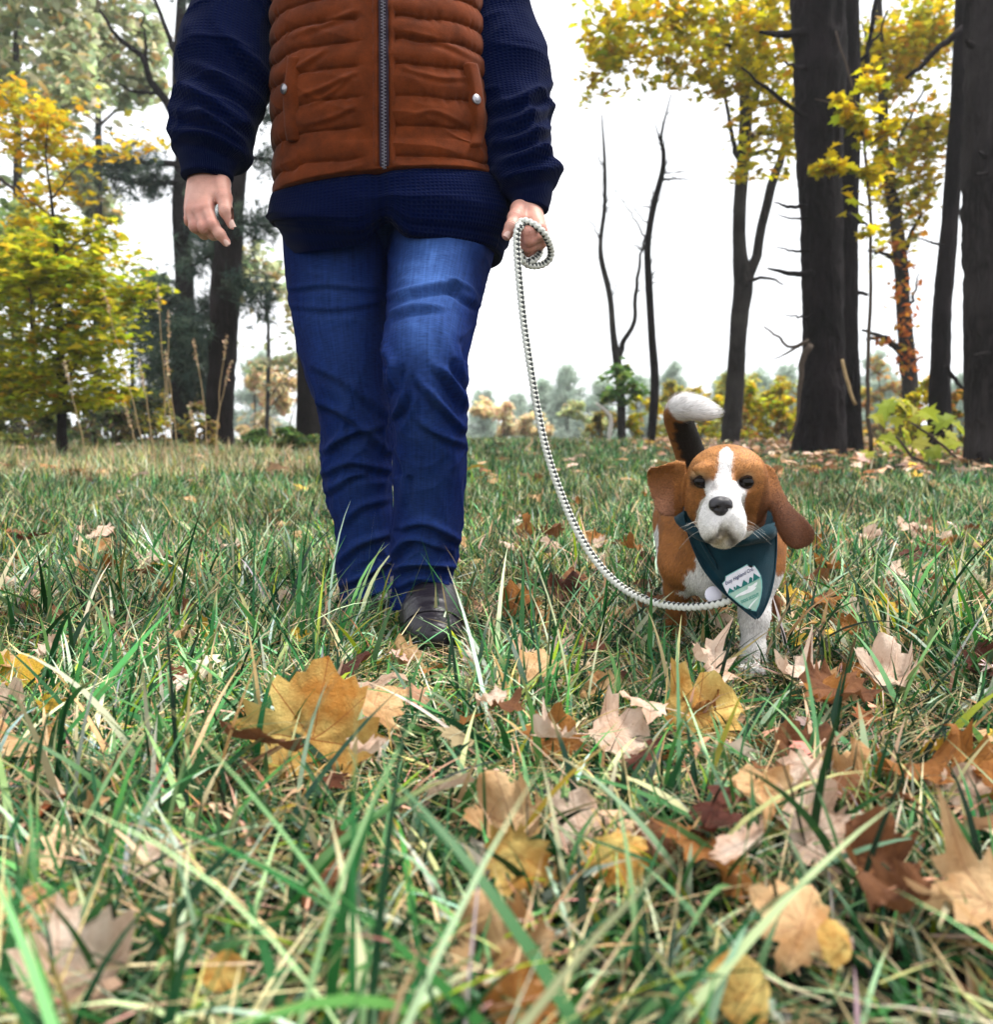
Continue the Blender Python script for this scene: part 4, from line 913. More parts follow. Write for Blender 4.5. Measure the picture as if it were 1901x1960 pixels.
# hand-placed leaves: px, py of the leaf middle, py where it meets the grass, half-length px, mesh, colour, normal, tip direction, label
HERO = [
 (612, 1408, 1478, 165, FM[0], 'gold', (-.10, -.80, .55), (.12, .3, 1), 'large golden-yellow maple leaf propped upright on its stem before the man'),
 (1352, 1388, 1425, 108, FM[3], 'gold', (-.15, -.62, .7), (.9, .2, .4), 'big curled tan-gold maple leaf with a long stem below the dog\'s paw'),
 (1062, 1432, 1475, 68, FM[6], 'orange', (.05, -.85, .5), (.2, .2, 1), 'upright brown-orange leaf with a dark spot beside the large golden leaf'),
 (1195, 1435, 1470, 88, FM[3], 'pink', (.1, -.35, .9), (.8, .1, .2), 'pale tan curled leaf between the orange upright leaf and the big curled one'),
 (975, 1600, 1650, 100, FM[5], 'tan', (-.3, -.45, .8), (-.1, .7, .4), 'long rolled tan leaf in the trampled foreground grass'),
 (985, 1700, 1760, 88, FM[2], 'gold', (.1, -.75, .55), (-.2, .5, -.6), 'golden leaf with a brown hollow below the rolled tan leaf'),
 (1120, 1610, 1650, 92, FM[3], 'pink', (.1, -.5, .85), (.4, .5, .2), 'pinkish folded leaf right of the rolled tan leaf'),
 (1185, 1690, 1730, 78, FM[1], 'gold', (.0, -.75, .6), (.3, .2, -1), 'amber leaf under the pinkish folded leaf'),
 (1262, 1650, 1690, 66, FM[0], 'brown', (.2, -.6, .7), (.5, .6, .4), 'reddish brown leaf beside the amber leaf'),
 (1005, 1030, 1060, 46, FO[0], 'orange', (-.2, -.85, .3), (.1, .2, 1), 'brown lobed oak-like leaf standing upright behind the leash'),
 (1520, 1322, 1345, 70, FM[2], 'pink', (.1, -.3, .95), (-.8, .2, .1), 'pale pink crumpled leaf beside the dog\'s white paw'),
 (1600, 1350, 1365, 62, FM[0], 'tan', (.1, -.45, .85), (.8, -.2, .2), 'flat cream leaf behind the pale pink crumpled leaf'),
 (1530, 1590, 1640, 92, FM[4], 'pink', (-.1, -.45, .85), (.3, .5, .4), 'pale tan folded leaf in the grass below the curled leaf'),
 (1660, 1680, 1740, 104, FM[5], 'brown', (.1, -.6, .75), (.4, .3, .8), 'crumpled brown leaf with a dark peak in the foreground'),
 (1500, 1800, 1860, 110, FM[1], 'tan', (.05, -.65, .7), (-.5, -.2, .7), 'flat pinkish-tan maple leaf in the near grass'),
 (1830, 1490, 1540, 84, FM[5], 'orange', (.1, -.5, .8), (-.4, .4, .6), 'curled orange-brown leaf atop a leaf pile at the right'),
 (1855, 1545, 1580, 74, FM[3], 'pink', (-.2, -.6, .6), (.3, .1, 1), 'pale toothed leaf leaning under the curled orange-brown leaf'),
 (1400, 1925, 1990, 110, FR[0], 'gold', (.0, -.75, .6), (-.3, .3, .9), 'broad orange-gold oval leaf at the very front of the grass'),
 (1585, 1840, 1900, 66, FR[1], 'gold', (.05, -.8, .55), (.2, .2, 1), 'small amber oval leaf standing behind the broad orange-gold one'),
 (345, 1675, 1700, 76, FM[4], 'pink', (.2, -.5, .8), (.7, .2, .5), 'pale folded leaf slanting in the left foreground'),
 (640, 1715, 1750, 90, FM[3], 'brown', (.1, -.4, .9), (.8, -.2, .1), 'pinkish brown curled leaf right of the pale folded leaf'),
 (170, 1905, 1950, 150, FM[2], 'pink', (.1, -.45, .9), (.9, .3, .2), 'big pale pink leaf at the near left edge of the grass'),
 (60, 1800, 1830, 110, FM[6], 'tan', (.1, -.4, .9), (-.6, .4, .1), 'wide tan leaf behind the big pale pink leaf'),
 (40, 1325, 1345, 80, FM[0], 'yellow', (.1, -.5, .85), (.5, .3, .2), 'clear yellow maple leaf lying on pale leaves at the left'),
 (20, 1400, 1420, 70, FM[2], 'pink', (.2, -.5, .8), (.2, .3, .5), 'pale leaf just below the clear yellow maple leaf'),
 (450, 1905, 1940, 70, FR[1], 'gold', (.3, -.6, .7), (.9, -.1, .4), 'bright amber oval leaf in the near grass left of centre'),
 (960, 1860, 1920, 130, FM[5], 'tan', (-.1, -.55, .8), (-.3, .2, .9), 'large crumpled pale leaf in the near grass below the golden one'),
 (1000, 1960, 2040, 90, FM[1], 'orange', (.1, -.8, .5), (.3, .2, 1), 'brown leaf almost out of sight below the crumpled pale leaf'),
 (500, 1385, 1405, 50, FM[3], 'orange', (.1, -.4, .9), (-.5, .5, .2), 'small brown and cream curled leaf beside the large golden leaf'),
 (90, 1158, 1170, 36, FM[0], 'pink', (.1, -.3, .95), (.8, .2, .1), 'flat pale pink leaf in the left lawn'),
 (1015, 1290, 1305, 54, FM[2], 'pink', (.1, -.45, .9), (-.4, .5, .3), 'pale crinkled leaf between the boot and the leash'),
 (775, 1280, 1296, 46, FM[4], 'tan', (.0, -.4, .9), (-.8, .2, .2), 'curled pale leaf touching the man\'s boot toe'),
 (385, 1232, 1245, 44, FM[1], 'tan', (.1, -.4, .9), (.6, .3, .2), 'tan leaf in the lawn left of the standing leg'),
 (1525, 1165, 1178, 38, FM[0], 'yellow', (.1, -.5, .8), (.6, .2, .1), 'yellow-green leaf beside the dog\'s front leg'),
 (1640, 1195, 1210, 52, FM[3], 'pink', (.1, -.4, .9), (.4, .5, .2), 'pale leaf in the lawn right of the dog'),
 (1080, 1160, 1175, 52, FM[5], 'dark', (.1, -.4, .9), (.6, .3, .2), 'dark red-brown curled leaf under the sagging leash'),
 (1210, 1090, 1102, 34, FM[4], 'dark', (.1, -.5, .8), (.4, .3, .6), 'small dark leaf standing in the grass between leash and dog'),
 (1880, 1300, 1320, 56, FM[2], 'dark', (-.1, -.5, .8), (.5, .3, .4), 'dark red-brown leaf at the right edge of the lawn'),
]
for x, y, yg, hs, me, mt, nr, tp_, lab in HERO:
    g = G(x, yg); Y = g[1]; pos = P(x, y, Y); size = hs * Y / FPX * 1.05
    u_ = np.array(tp_, float); n_ = unit(nr); u_ = unit(u_ - (u_ @ n_) * n_); pos = pos - u_ * .24 * size + np.array([0, -.01, .024]); put_leaf(me, mt, pos, nr, tp_, size, me.name.split('.')[0], lab)
rl = np.random.default_rng(77)
COLN = {'tan': 'tan', 'pink': 'pale cream', 'orange': 'orange-brown', 'brown': 'brown', 'yellow': 'yellow', 'dark': 'dark red-brown'}
def leaf_label(mt, me, s, X, Y):
    sz = 'small' if s < .033 else ('large' if s > .045 else 'mid-sized'); i = FM.index(me) if me in FM else 9
    shape = 'lobed oak-like' if i == 9 else ('nearly flat maple' if i in (0, 1, 6) else ('tightly rolled maple' if i in (4, 5) else 'curled maple'))
    if math.hypot(X - .40, Y - 1.36) < .34: zn = 'beside the dog\'s feet'
    elif math.hypot(X + .14, Y - 1.5) < .34: zn = 'beside the man\'s boots'
    elif Y < .95: zn = 'in coarse grass before the man'
    elif Y < 1.9 and -.15 < X < .35: zn = 'under the sagging leash'
    elif Y < 1.9: zn = 'on the %s side of the walkers' % ('maple' if X < 0 else 'pine')
    elif X < -.4: zn = 'towards the young maple'
    elif X > .8: zn = 'towards the thickest pine'
    else: zn = 'in the open lawn behind the walkers'
    return '%s %s %s leaf %s' % (sz, COLN[mt], shape, zn)
nfree = 300 - len(HERO) - 4; cnt = 0
avoid = [(.39, 1.25, .13), (-.33, .98, .16), (-.11, 1.38, .12), (-.11, 1.5, .14), (-.24, 1.66, .16), (.40, 1.36, .08), (.31, 1.5, .06)]
keys = ['tan', 'pink', 'orange', 'brown', 'yellow', 'dark']; wts = np.array([24, 20, 20, 17, 5, 8.0]); wts /= wts.sum()
while cnt < nfree:
    if cnt < 190: Y = .55 + 2.2 * rl.random() ** .8
    else: Y = 2.4 + 3.2 * rl.random()
    X = rl.uniform(-1, 1) * (.62 * Y + .12)
    if rl.random() > .45 + .55 * sstep(-.3, .3, X / Y): continue
    if any(math.hypot(X - a, Y - b) < c for a, b, c in avoid): continue
    mt = keys[rl.choice(6, p=wts)]; me = FM[rl.integers(0, 8)] if mt != 'dark' or rl.random() < .6 else FO[rl.integers(0, 2)]
    s = rl.uniform(.026, .060) if mt != 'yellow' else rl.uniform(.02, .035)
    pos = np.array([X, Y, float(gz(X, Y)) + rl.uniform(.034, .072)])
    put_leaf(me, mt, pos, (rl.normal(0, .35), rl.normal(-.2, .35), 1), rl.normal(size=3) * np.array([1, 1, .2]), s, me.name.split('.')[0], leaf_label(mt, me, s, X, Y), 'dead leaves scattered in the lawn'); cnt += 1
# smaller broken leaves between the whole ones
n = 900; r = np.random.default_rng(19); Y = .6 + 4.2 * r.random(n) ** .9; X = r.uniform(-1, 1, n) * (.62 * Y + .1)
kp = (r.random(n) < .35 + .65 * sstep(-.4, .3, X / Y)) & (np.hypot(X + .11, Y - 1.5) > .13) & (np.hypot(X - .40, Y - 1.36) > .08); X, Y = X[kp], Y[kp]
o = leaf_mesh('leaf_fragments', np.stack([X, Y, gz(X, Y) + r.uniform(.015, .05, len(X))], -1), .034, [(.60, .40, .27), (.46, .26, .15), (.72, .54, .45), (.30, .12, .04), (.10, .035, .02), (.55, .36, .05)], [3, 3, 3, 3, 2, 1], 93, LOBE, .7, M_LITTER); tag(o, 'small broken bits of tan and brown leaf caught in the grass', 'leaves', kind='stuff')
# litter farther off, under the trees
n = 5200; r = np.random.default_rng(9)
Y = r.uniform(4.2, 16, n); X = r.uniform(-.72, .72, n) * Y
w = .10 + .90 * right_floor(X, Y); kp = r.random(n) < w; X, Y = X[kp], Y[kp]
pos = np.stack([X, Y, gz(X, Y) + r.uniform(.03, .10, len(X))], -1)
o = leaf_mesh('leaf_litter', pos, .085, [(.52, .32, .20), (.40, .22, .12), (.60, .42, .32), (.30, .13, .05), (.5, .32, .05)], [3, 3, 3, 2, 1], 91, LOBE, 1.0, M_LITTER); tag(o, 'far scatter of tan fallen leaves over the lawn and under the trees', 'leaves', kind='stuff')

# ------------------------------------------------------------------ the man
def st_material(name, color, rough, spec, kind, sheen=0.0, color2=None):
    m, nt, b, out = mat_new(name); L = nt.links
    b.inputs['Roughness'].default_value = rough; b.inputs['Specular IOR Level'].default_value = spec
    b.inputs['Sheen Weight'].default_value = sheen; b.inputs['Sheen Roughness'].default_value = .4
    st = nd(nt, 'ShaderNodeAttribute', attribute_name='st'); sp = nd(nt, 'ShaderNodeSeparateXYZ'); L.new(st.outputs['Vector'], sp.inputs[0])
    tc = nd(nt, 'ShaderNodeTexCoord')
    def wave(src, period):
        a = nd(nt, 'ShaderNodeMath', operation='MULTIPLY'); a.inputs[1].default_value = 2 * math.pi / period; L.new(src, a.inputs[0])
        s = nd(nt, 'ShaderNodeMath', operation='SINE'); L.new(a.outputs[0], s.inputs[0]); return s.outputs[0]
    def math2(op, x, y):
        n = nd(nt, 'ShaderNodeMath', operation=op)
        for i, v in enumerate((x, y)):
            if isinstance(v, (int, float)): n.inputs[i].default_value = v
            else: L.new(v, n.inputs[i])
        return n.outputs[0]
    base = nd(nt, 'ShaderNodeRGB'); base.outputs[0].default_value = (*color, 1)
    def scaled(fac):
        s = nd(nt, 'ShaderNodeVectorMath', operation='SCALE'); L.new(base.outputs[0], s.inputs[0]); L.new(fac, s.inputs['Scale']); return s.outputs[0]
    n1 = nd(nt, 'ShaderNodeTexNoise', i_Scale=90.0, i_Detail=4.0); L.new(tc.outputs['Object'], n1.inputs[0])
    bp = nd(nt, 'ShaderNodeBump')
    if kind == 'knit':
        a, c = wave(sp.outputs[0], .0072), wave(sp.outputs[1], .0062)
        h = math2('MAXIMUM', a, c); h2 = math2('ADD', h, math2('MULTIPLY', n1.outputs[0], .8))
        L.new(h2, bp.inputs['Height']); bp.inputs['Strength'].default_value = .6; bp.inputs['Distance'].default_value = .0013
        f = math2('ADD', math2('MULTIPLY', h, .22), .85); L.new(scaled(f), b.inputs['Base Color'])  # shade in the waffle hollows painted into the colour
    elif kind == 'rib':
        a = wave(sp.outputs[0], .006); L.new(a, bp.inputs['Height']); bp.inputs['Strength'].default_value = .7; bp.inputs['Distance'].default_value = .0015
        L.new(base.outputs[0], b.inputs['Base Color'])
    elif kind == 'denim':
        mp = nd(nt, 'ShaderNodeMapping'); mp.inputs['Scale'].default_value = (80, 420, 1); L.new(st.outputs['Vector'], mp.inputs[0])
        w = nd(nt, 'ShaderNodeTexNoise', i_Scale=1.0, i_Detail=3.0); L.new(mp.outputs[0], w.inputs[0])
        mp2 = nd(nt, 'ShaderNodeMapping'); mp2.inputs['Scale'].default_value = (230, 12, 1); L.new(st.outputs['Vector'], mp2.inputs[0])
        w2 = nd(nt, 'ShaderNodeTexNoise', i_Scale=1.0, i_Detail=3.0); L.new(mp2.outputs[0], w2.inputs[0])
        wear_and_light = nd(nt, 'ShaderNodeAttribute', attribute_name='Col')
        sw = nd(nt, 'ShaderNodeSeparateColor'); L.new(wear_and_light.outputs['Color'], sw.inputs[0])
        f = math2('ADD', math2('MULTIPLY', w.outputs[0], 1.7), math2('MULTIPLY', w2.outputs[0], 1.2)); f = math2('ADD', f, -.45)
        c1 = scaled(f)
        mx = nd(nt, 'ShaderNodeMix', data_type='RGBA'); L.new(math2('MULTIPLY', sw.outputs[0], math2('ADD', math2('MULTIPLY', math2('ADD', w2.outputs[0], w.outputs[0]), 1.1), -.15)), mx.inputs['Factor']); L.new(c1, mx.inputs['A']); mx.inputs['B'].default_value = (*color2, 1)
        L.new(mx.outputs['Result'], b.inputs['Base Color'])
        L.new(w.outputs[0], bp.inputs['Height']); bp.inputs['Strength'].default_value = .35; bp.inputs['Distance'].default_value = .001
    elif kind == 'suede':
        n2 = nd(nt, 'ShaderNodeTexNoise', i_Scale=22.0, i_Detail=7.0, i_Roughness=.68); L.new(tc.outputs['Object'], n2.inputs[0])
        n3 = nd(nt, 'ShaderNodeTexNoise', i_Scale=500.0, i_Detail=3.0); L.new(tc.outputs['Object'], n3.inputs[0])
        f = math2('ADD', math2('MULTIPLY', n2.outputs[0], 2.0), math2('MULTIPLY', n3.outputs[0], .7)); f = math2('ADD', f, -.35)
        L.new(scaled(f), b.inputs['Base Color'])
        L.new(math2('ADD', n3.outputs[0], n1.outputs[0]), bp.inputs['Height']); bp.inputs['Strength'].default_value = .25; bp.inputs['Distance'].default_value = .002
    L.new(bp.outputs[0], b.inputs['Normal'])
    return m
M_KNIT = st_material('navy_waffle_knit', (.0011, .0040, .026), .95, .03, 'knit', .03)
M_CUFF = st_material('navy_ribbed_cuff', (.0011, .0038, .024), .95, .03, 'rib', .02)
M_DENIM = st_material('blue_denim', (.0017, .0078, .058), .9, .06, 'denim', .0, (.048, .110, .31))
M_SUEDE = st_material('rust_suede', (.098, .0205, .0046), .95, .1, 'suede', .10)
M_STITCH = pbr('rust_stitching_band', (.17, .045, .013), .9, .15, var=.2)
M_METAL = pbr('zip_metal', (.10, .095, .115), .35, .4, metallic=.5, var=.1)
M_SNAP = pbr('snap_metal', (.30, .29, .31), .35, .5, metallic=.9, var=.15)
M_TAPE = pbr('zip_tape', (.03, .02, .03), .9, .1, var=.1)
M_BOOT = pbr('dark_purple_brown_leather', (.007, .0052, .0095), .36, .35, var=.35, vscale=25, bump=.15, bscale=120)
M_SOLE = pbr('dark_rubber_sole', (.012, .011, .013), .8, .2, var=.2)
m_, nt_, b_, o_ = mat_new('skin'); M_SKIN = m_
a_ = nd(nt_, 'ShaderNodeAttribute', attribute_name='Col'); n_ = nd(nt_, 'ShaderNodeTexNoise', i_Scale=60.0, i_Detail=5.0)
t_ = nd(nt_, 'ShaderNodeTexCoord'); nt_.links.new(t_.outputs['Object'], n_.inputs[0])
r_m = nd(nt_, 'ShaderNodeMapRange'); r_m.inputs['To Min'].default_value = .75; r_m.inputs['To Max'].default_value = 1.22; nt_.links.new(n_.outputs[0], r_m.inputs[0])
s_ = nd(nt_, 'ShaderNodeVectorMath', operation='SCALE'); nt_.links.new(a_.outputs['Color'], s_.inputs[0]); nt_.links.new(r_m.outputs[0], s_.inputs['Scale']); nt_.links.new(s_.outputs[0], b_.inputs['Base Color'])
b_.inputs['Roughness'].default_value = .5; b_.inputs['Specular IOR Level'].default_value = .35; b_.inputs['Subsurface Weight'].default_value = .2; b_.inputs['Subsurface Radius'].default_value = (.006, .002, .001)
n2_ = nd(nt_, 'ShaderNodeTexNoise', i_Scale=260.0, i_Detail=4.0); nt_.links.new(t_.outputs['Object'], n2_.inputs[0])
bp_ = nd(nt_, 'ShaderNodeBump', i_Strength=.35, i_Distance=.0015); nt_.links.new(n2_.outputs[0], bp_.inputs['Height']); nt_.links.new(bp_.outputs[0], b_.inputs['Normal'])

def loft(rows, nl, na, disp=None, power=2.0, close=False):
    """rows: (xl, xr, y, Y, depth ratio). Rings lie square to the path. Returns V grid (nl,na,3), st, rings"""
    C = []; 
    for xl, xr, y, Y, q in rows:
        a, b = P(xl, y, Y), P(xr, y, Y); C.append(np.concatenate([(a + b) / 2, [np.linalg.norm(b - a) / 2, np.linalg.norm(b - a) / 2 * q]]))
    C = np.array(C)
    # arc-length spaced samples
    s = spline(C, 400); Ls = np.concatenate([[0], np.cumsum(np.linalg.norm(np.diff(s[:, :3], axis=0), axis=1))])
    S = np.stack([np.interp(np.linspace(0, Ls[-1], nl), Ls, s[:, k]) for k in range(5)], 1); L = np.linspace(0, Ls[-1], nl)
    T = np.gradient(S[:, :3], axis=0); T /= np.linalg.norm(T, axis=1)[:, None]
    X = np.array([1.0, 0, 0]); U = X - (T @ X)[:, None] * T; U /= np.linalg.norm(U, axis=1)[:, None]; W = np.cross(T, U)
    th = np.linspace(0, 2 * np.pi, na, endpoint=False)
    ct, st_ = np.cos(th), np.sin(th); e = 2 / power
    cx = np.sign(ct) * np.abs(ct) ** e; sy = np.sign(st_) * np.abs(st_) ** e
    off = U[:, None] * (S[:, 3:4] * cx)[..., None] + W[:, None] * (S[:, 4:5] * sy)[..., None]
    V = S[:, None, :3] + off
    dirn = U[:, None] * (ct[None] / np.maximum(S[:, 3:4], .01))[..., None] + W[:, None] * (st_[None] / np.maximum(S[:, 4:5], .01))[..., None]
    dirn /= np.linalg.norm(dirn, axis=2)[..., None]
    LL, TH = np.meshgrid(L, th, indexing='ij')
    if disp is not None: V = V + dirn * disp(LL, TH, V)[..., None]
    uv = np.stack([TH * S[:, 3].mean(), LL], -1)
    return V, uv, dirn
def folds(u, v, seed, sharp=2.0):
    n = vnoise(np.stack([u, v, np.zeros_like(u)], -1), seed); return (1 - np.abs(n) * 1.6).clip(0, 1) ** sharp
def to_pxg(V):
    d = V - np.array([0, 0, H]); z = d[..., 1] * CT - d[..., 2] * ST; u = d[..., 1] * ST + d[..., 2] * CT
    return 950.5 + FPX * d[..., 0] / z, 980 - FPX * u / z
def creases(V, TH, lines):
    """cloth folds: each line is (points, height m, half width px); a ridge with a hollow under it"""
    x, y = to_pxg(V); r = np.zeros(x.shape); front = sstep(-.25, .25, np.sin(TH))
    for pts, amp, w in lines:
        q = spline(np.array(pts, float), 24); bd = np.full(x.shape, 1e9); sg = np.zeros(x.shape); tt = np.zeros(x.shape)
        for i in range(23):
            a, e = q[i], q[i + 1] - q[i]; wx, wy = x - a[0], y - a[1]
            t = np.clip((wx * e[0] + wy * e[1]) / (e @ e), 0, 1); dx, dy = wx - e[0] * t, wy - e[1] * t; d = np.hypot(dx, dy)
            m = d < bd; bd = np.where(m, d, bd); c = (e[0] * wy - e[1] * wx) / np.linalg.norm(e) * np.sign(e[0] + 1e-6); sg = np.where(m, c, sg); tt = np.where(m, (i + t) / 23, tt)
        s_ = np.where(np.abs(sg) > 0, np.sign(sg) * bd, bd); fade = np.sin(np.pi * np.clip(tt * .9 + .05, 0, 1)) ** .6
        w = w * .82; r += 1.25 * amp * fade * (np.exp(-(s_ / w) ** 2) - .75 * np.exp(-((s_ - 1.7 * w) / (1.1 * w)) ** 2))
    return r * front
def periodic(TH, k): return np.cos(TH) * k, np.sin(TH) * k
def ridge3(TH, L, kth, kl, skew, seed, sharp=2):
    a, b = np.cos(TH + skew * L) * kth, np.sin(TH + skew * L) * kth
    n = vnoise(np.stack([a, b, L * kl], -1), seed); return (1 - np.abs(n) * 1.7).clip(0, 1) ** sharp

man = empty('person', (-.17, 1.68, 0)); tag(man, 'person in rust quilted vest, navy sweater and blue jeans walking while holding a leash', 'person')

# -- jeans
mb = MB()
def leg(rows, seed, amps, wear_and_light, lines):
    ly = np.array([r[2] for r in rows], float)
    def d(L, TH, V):
        f = L / L.max()
        A = np.interp(f, amps[0], amps[1])
        big = ridge3(TH, L, 1.1, 9, 5, seed, 2.2); mid = ridge3(TH, L, 1.6, 17, -7, seed + 1, 2.5); fin = ridge3(TH, L, 2.6, 34, 4, seed + 2, 2.0)
        r = .55 * A * (big * .9 + mid * .75 + fin * .25 - .7) + creases(V, TH, lines)
        # side seam
        for s0 in (0.0, np.pi): r = r + .0025 * np.exp(-((np.angle(np.exp(1j * (TH - s0)))) / .05) ** 2)
        # crisp hem at the foot
        r = r + .003 * sstep(.968, .975, f)
        return r
    V, uv, dr = loft(rows, 230, 150, d, 2.15)
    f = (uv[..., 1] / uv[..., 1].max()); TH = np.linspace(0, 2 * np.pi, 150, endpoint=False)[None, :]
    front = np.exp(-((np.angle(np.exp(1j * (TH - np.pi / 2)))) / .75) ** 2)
    w = front * np.interp(f, wear_and_light[0], wear_and_light[1])  # worn fade plus painted-in light, strongest on the forward thigh
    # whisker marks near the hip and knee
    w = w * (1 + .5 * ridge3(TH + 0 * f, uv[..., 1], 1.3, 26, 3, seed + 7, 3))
    n, m = V.shape[:2]
    # turn the hem inward
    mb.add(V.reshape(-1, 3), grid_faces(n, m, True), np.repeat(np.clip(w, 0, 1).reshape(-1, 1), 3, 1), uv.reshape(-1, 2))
leg([(542, 745, 400, 1.75, .75), (543, 746, 470, 1.75, .74), (553, 745, 560, 1.75, .80), (566, 744, 640, 1.74, .85), (588, 742, 720, 1.72, .9), (613, 746, 790, 1.72, .95), (618, 752, 860, 1.735, 1.0), (622, 752, 930, 1.74, 1.0), (640, 752, 1000, 1.74, 1.05), (645, 752, 1080, 1.74, 1.1), (652, 756, 1150, 1.73, 1.2), (656, 760, 1192, 1.72, 1.25)], 31,
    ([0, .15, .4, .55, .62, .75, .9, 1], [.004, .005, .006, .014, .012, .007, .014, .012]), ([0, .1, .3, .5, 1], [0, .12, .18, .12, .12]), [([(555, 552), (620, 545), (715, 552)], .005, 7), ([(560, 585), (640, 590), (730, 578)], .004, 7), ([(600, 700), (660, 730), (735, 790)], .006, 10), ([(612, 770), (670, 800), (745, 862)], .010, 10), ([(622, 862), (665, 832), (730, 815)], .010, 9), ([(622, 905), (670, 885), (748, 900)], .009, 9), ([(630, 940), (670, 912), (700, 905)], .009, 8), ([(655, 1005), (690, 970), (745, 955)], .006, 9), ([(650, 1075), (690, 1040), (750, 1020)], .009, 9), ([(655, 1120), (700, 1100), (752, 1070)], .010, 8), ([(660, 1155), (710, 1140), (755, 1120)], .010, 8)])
leg([(742, 950, 400, 1.74, .78), (742, 947, 470, 1.72, .78), (742, 927, 545, 1.66, .82), (740, 908, 620, 1.59, .88), (732, 895, 690, 1.53, .95), (742, 893, 745, 1.52, 1.0), (750, 892, 810, 1.535, 1.0), (752, 890, 900, 1.565, 1.0), (754, 885, 985, 1.585, 1.05), (746, 878, 1055, 1.60, 1.1), (752, 864, 1115, 1.595, 1.2), (755, 864, 1166, 1.585, 1.3)], 37,
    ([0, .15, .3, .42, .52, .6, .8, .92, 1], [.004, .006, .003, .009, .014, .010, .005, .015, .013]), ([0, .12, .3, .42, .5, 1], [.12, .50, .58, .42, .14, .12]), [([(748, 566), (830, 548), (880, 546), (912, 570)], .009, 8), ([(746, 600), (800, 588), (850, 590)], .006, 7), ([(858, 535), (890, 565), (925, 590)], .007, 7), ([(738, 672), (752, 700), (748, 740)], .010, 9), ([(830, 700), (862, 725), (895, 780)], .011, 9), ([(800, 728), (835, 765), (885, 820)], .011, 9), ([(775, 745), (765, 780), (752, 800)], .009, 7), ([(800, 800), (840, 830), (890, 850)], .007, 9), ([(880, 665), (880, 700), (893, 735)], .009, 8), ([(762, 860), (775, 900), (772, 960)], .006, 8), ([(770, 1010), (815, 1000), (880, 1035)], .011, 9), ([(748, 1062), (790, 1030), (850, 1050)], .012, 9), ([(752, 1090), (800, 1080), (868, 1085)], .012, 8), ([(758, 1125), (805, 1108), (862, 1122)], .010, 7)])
V, uv, dr = loft([(545, 940, 300, 1.76, .5), (545, 945, 400, 1.77, .45), (552, 935, 450, 1.78, .36), (600, 890, 500, 1.79, .34), (690, 800, 545, 1.79, .4)], 40, 120, lambda L, TH, V: .004 * ridge3(TH, L, 2, 20, 4, 3), 2.4)
mb.add(V.reshape(-1, 3), grid_faces(40, 120, True), (.12, .12, .12), uv.reshape(-1, 2))
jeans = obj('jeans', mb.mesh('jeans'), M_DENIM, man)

# -- sweater: torso below the vest, then sleeves
mb = MB()
def sw_d(L, TH, V):
    f = L / L.max(); c = np.angle(np.exp(1j * (TH - np.pi / 2)))
    r = .007 * ridge3(TH, L, 1.4, 16, 3, 51, 2) + .010 * np.sin(f * np.pi * 2.2 + .8) * (f > .3) + .006 * sstep(-.02, .02, -c) * (np.abs(c) < 1.2)
    r = r - .012 * np.exp(-((c) / .05) ** 2) * sstep(.4, 1, f)
    r = r + .006 * sstep(.80, .83, f) * (f < .95)
    return r - .02 * sstep(.975, 1.0, f)
V, uv, dr = loft([(555, 915, -150, 1.76, .52), (555, 920, 150, 1.75, .52), (550, 930, 290, 1.75, .53), (542, 945, 340, 1.75, .56), (533, 960, 385, 1.75, .60), (532, 965, 425, 1.75, .61), (535, 960, 455, 1.75, .60), (540, 950, 478, 1.75, .59), (548, 942, 484, 1.75, .58)], 220, 260, sw_d, 2.3)
th = np.linspace(0, 2 * np.pi, 260, endpoint=False); c = np.angle(np.exp(1j * (th - np.pi / 2)))
f = np.linspace(0, 1, 220)[:, None]
V[..., 2] += (np.exp(-((c + .03) / .10) ** 2) * .035)[None, :] * sstep(.86, 1.0, f)   # the front edges part and curve up
V[..., 2] += (-.010 * np.sin(c * 2 + .6))[None, :] * sstep(.7, 1, f)
mb.add(V.reshape(-1, 3), grid_faces(220, 260, True), None, uv.reshape(-1, 2))
def sleeve(rows, seed, cuff_len, lines):
    def d(L, TH, V):
        Lm = L.max(); q = Lm - L
        ring = ridge3(TH, L, .75, 15, 2.0, seed, 1.6); ring2 = ridge3(TH, L, 1.1, 26, -3, seed + 1, 2)
        A = np.interp(q, [0, cuff_len, cuff_len + .03, .16, .3, .6], [0, .0, .014, .013, .009, .006])
        r = A * (ring * 1.1 + ring2 * .45 - .45) + .75 * creases(V, TH, lines)
        r = r + .003 * np.exp(-((q - cuff_len - .018) / .016) ** 2)           # blouse over the cuff
        r = r - .007 * sstep(cuff_len + .006, cuff_len - .004, q)
        r = r + .0035 * np.exp(-((q - .004) / .007) ** 2)
        return r - .010 * sstep(.004, 0, q)
    V, uv, dr = loft(rows, 200, 110, d, 2.0)
    return V, uv
cuff_l = []
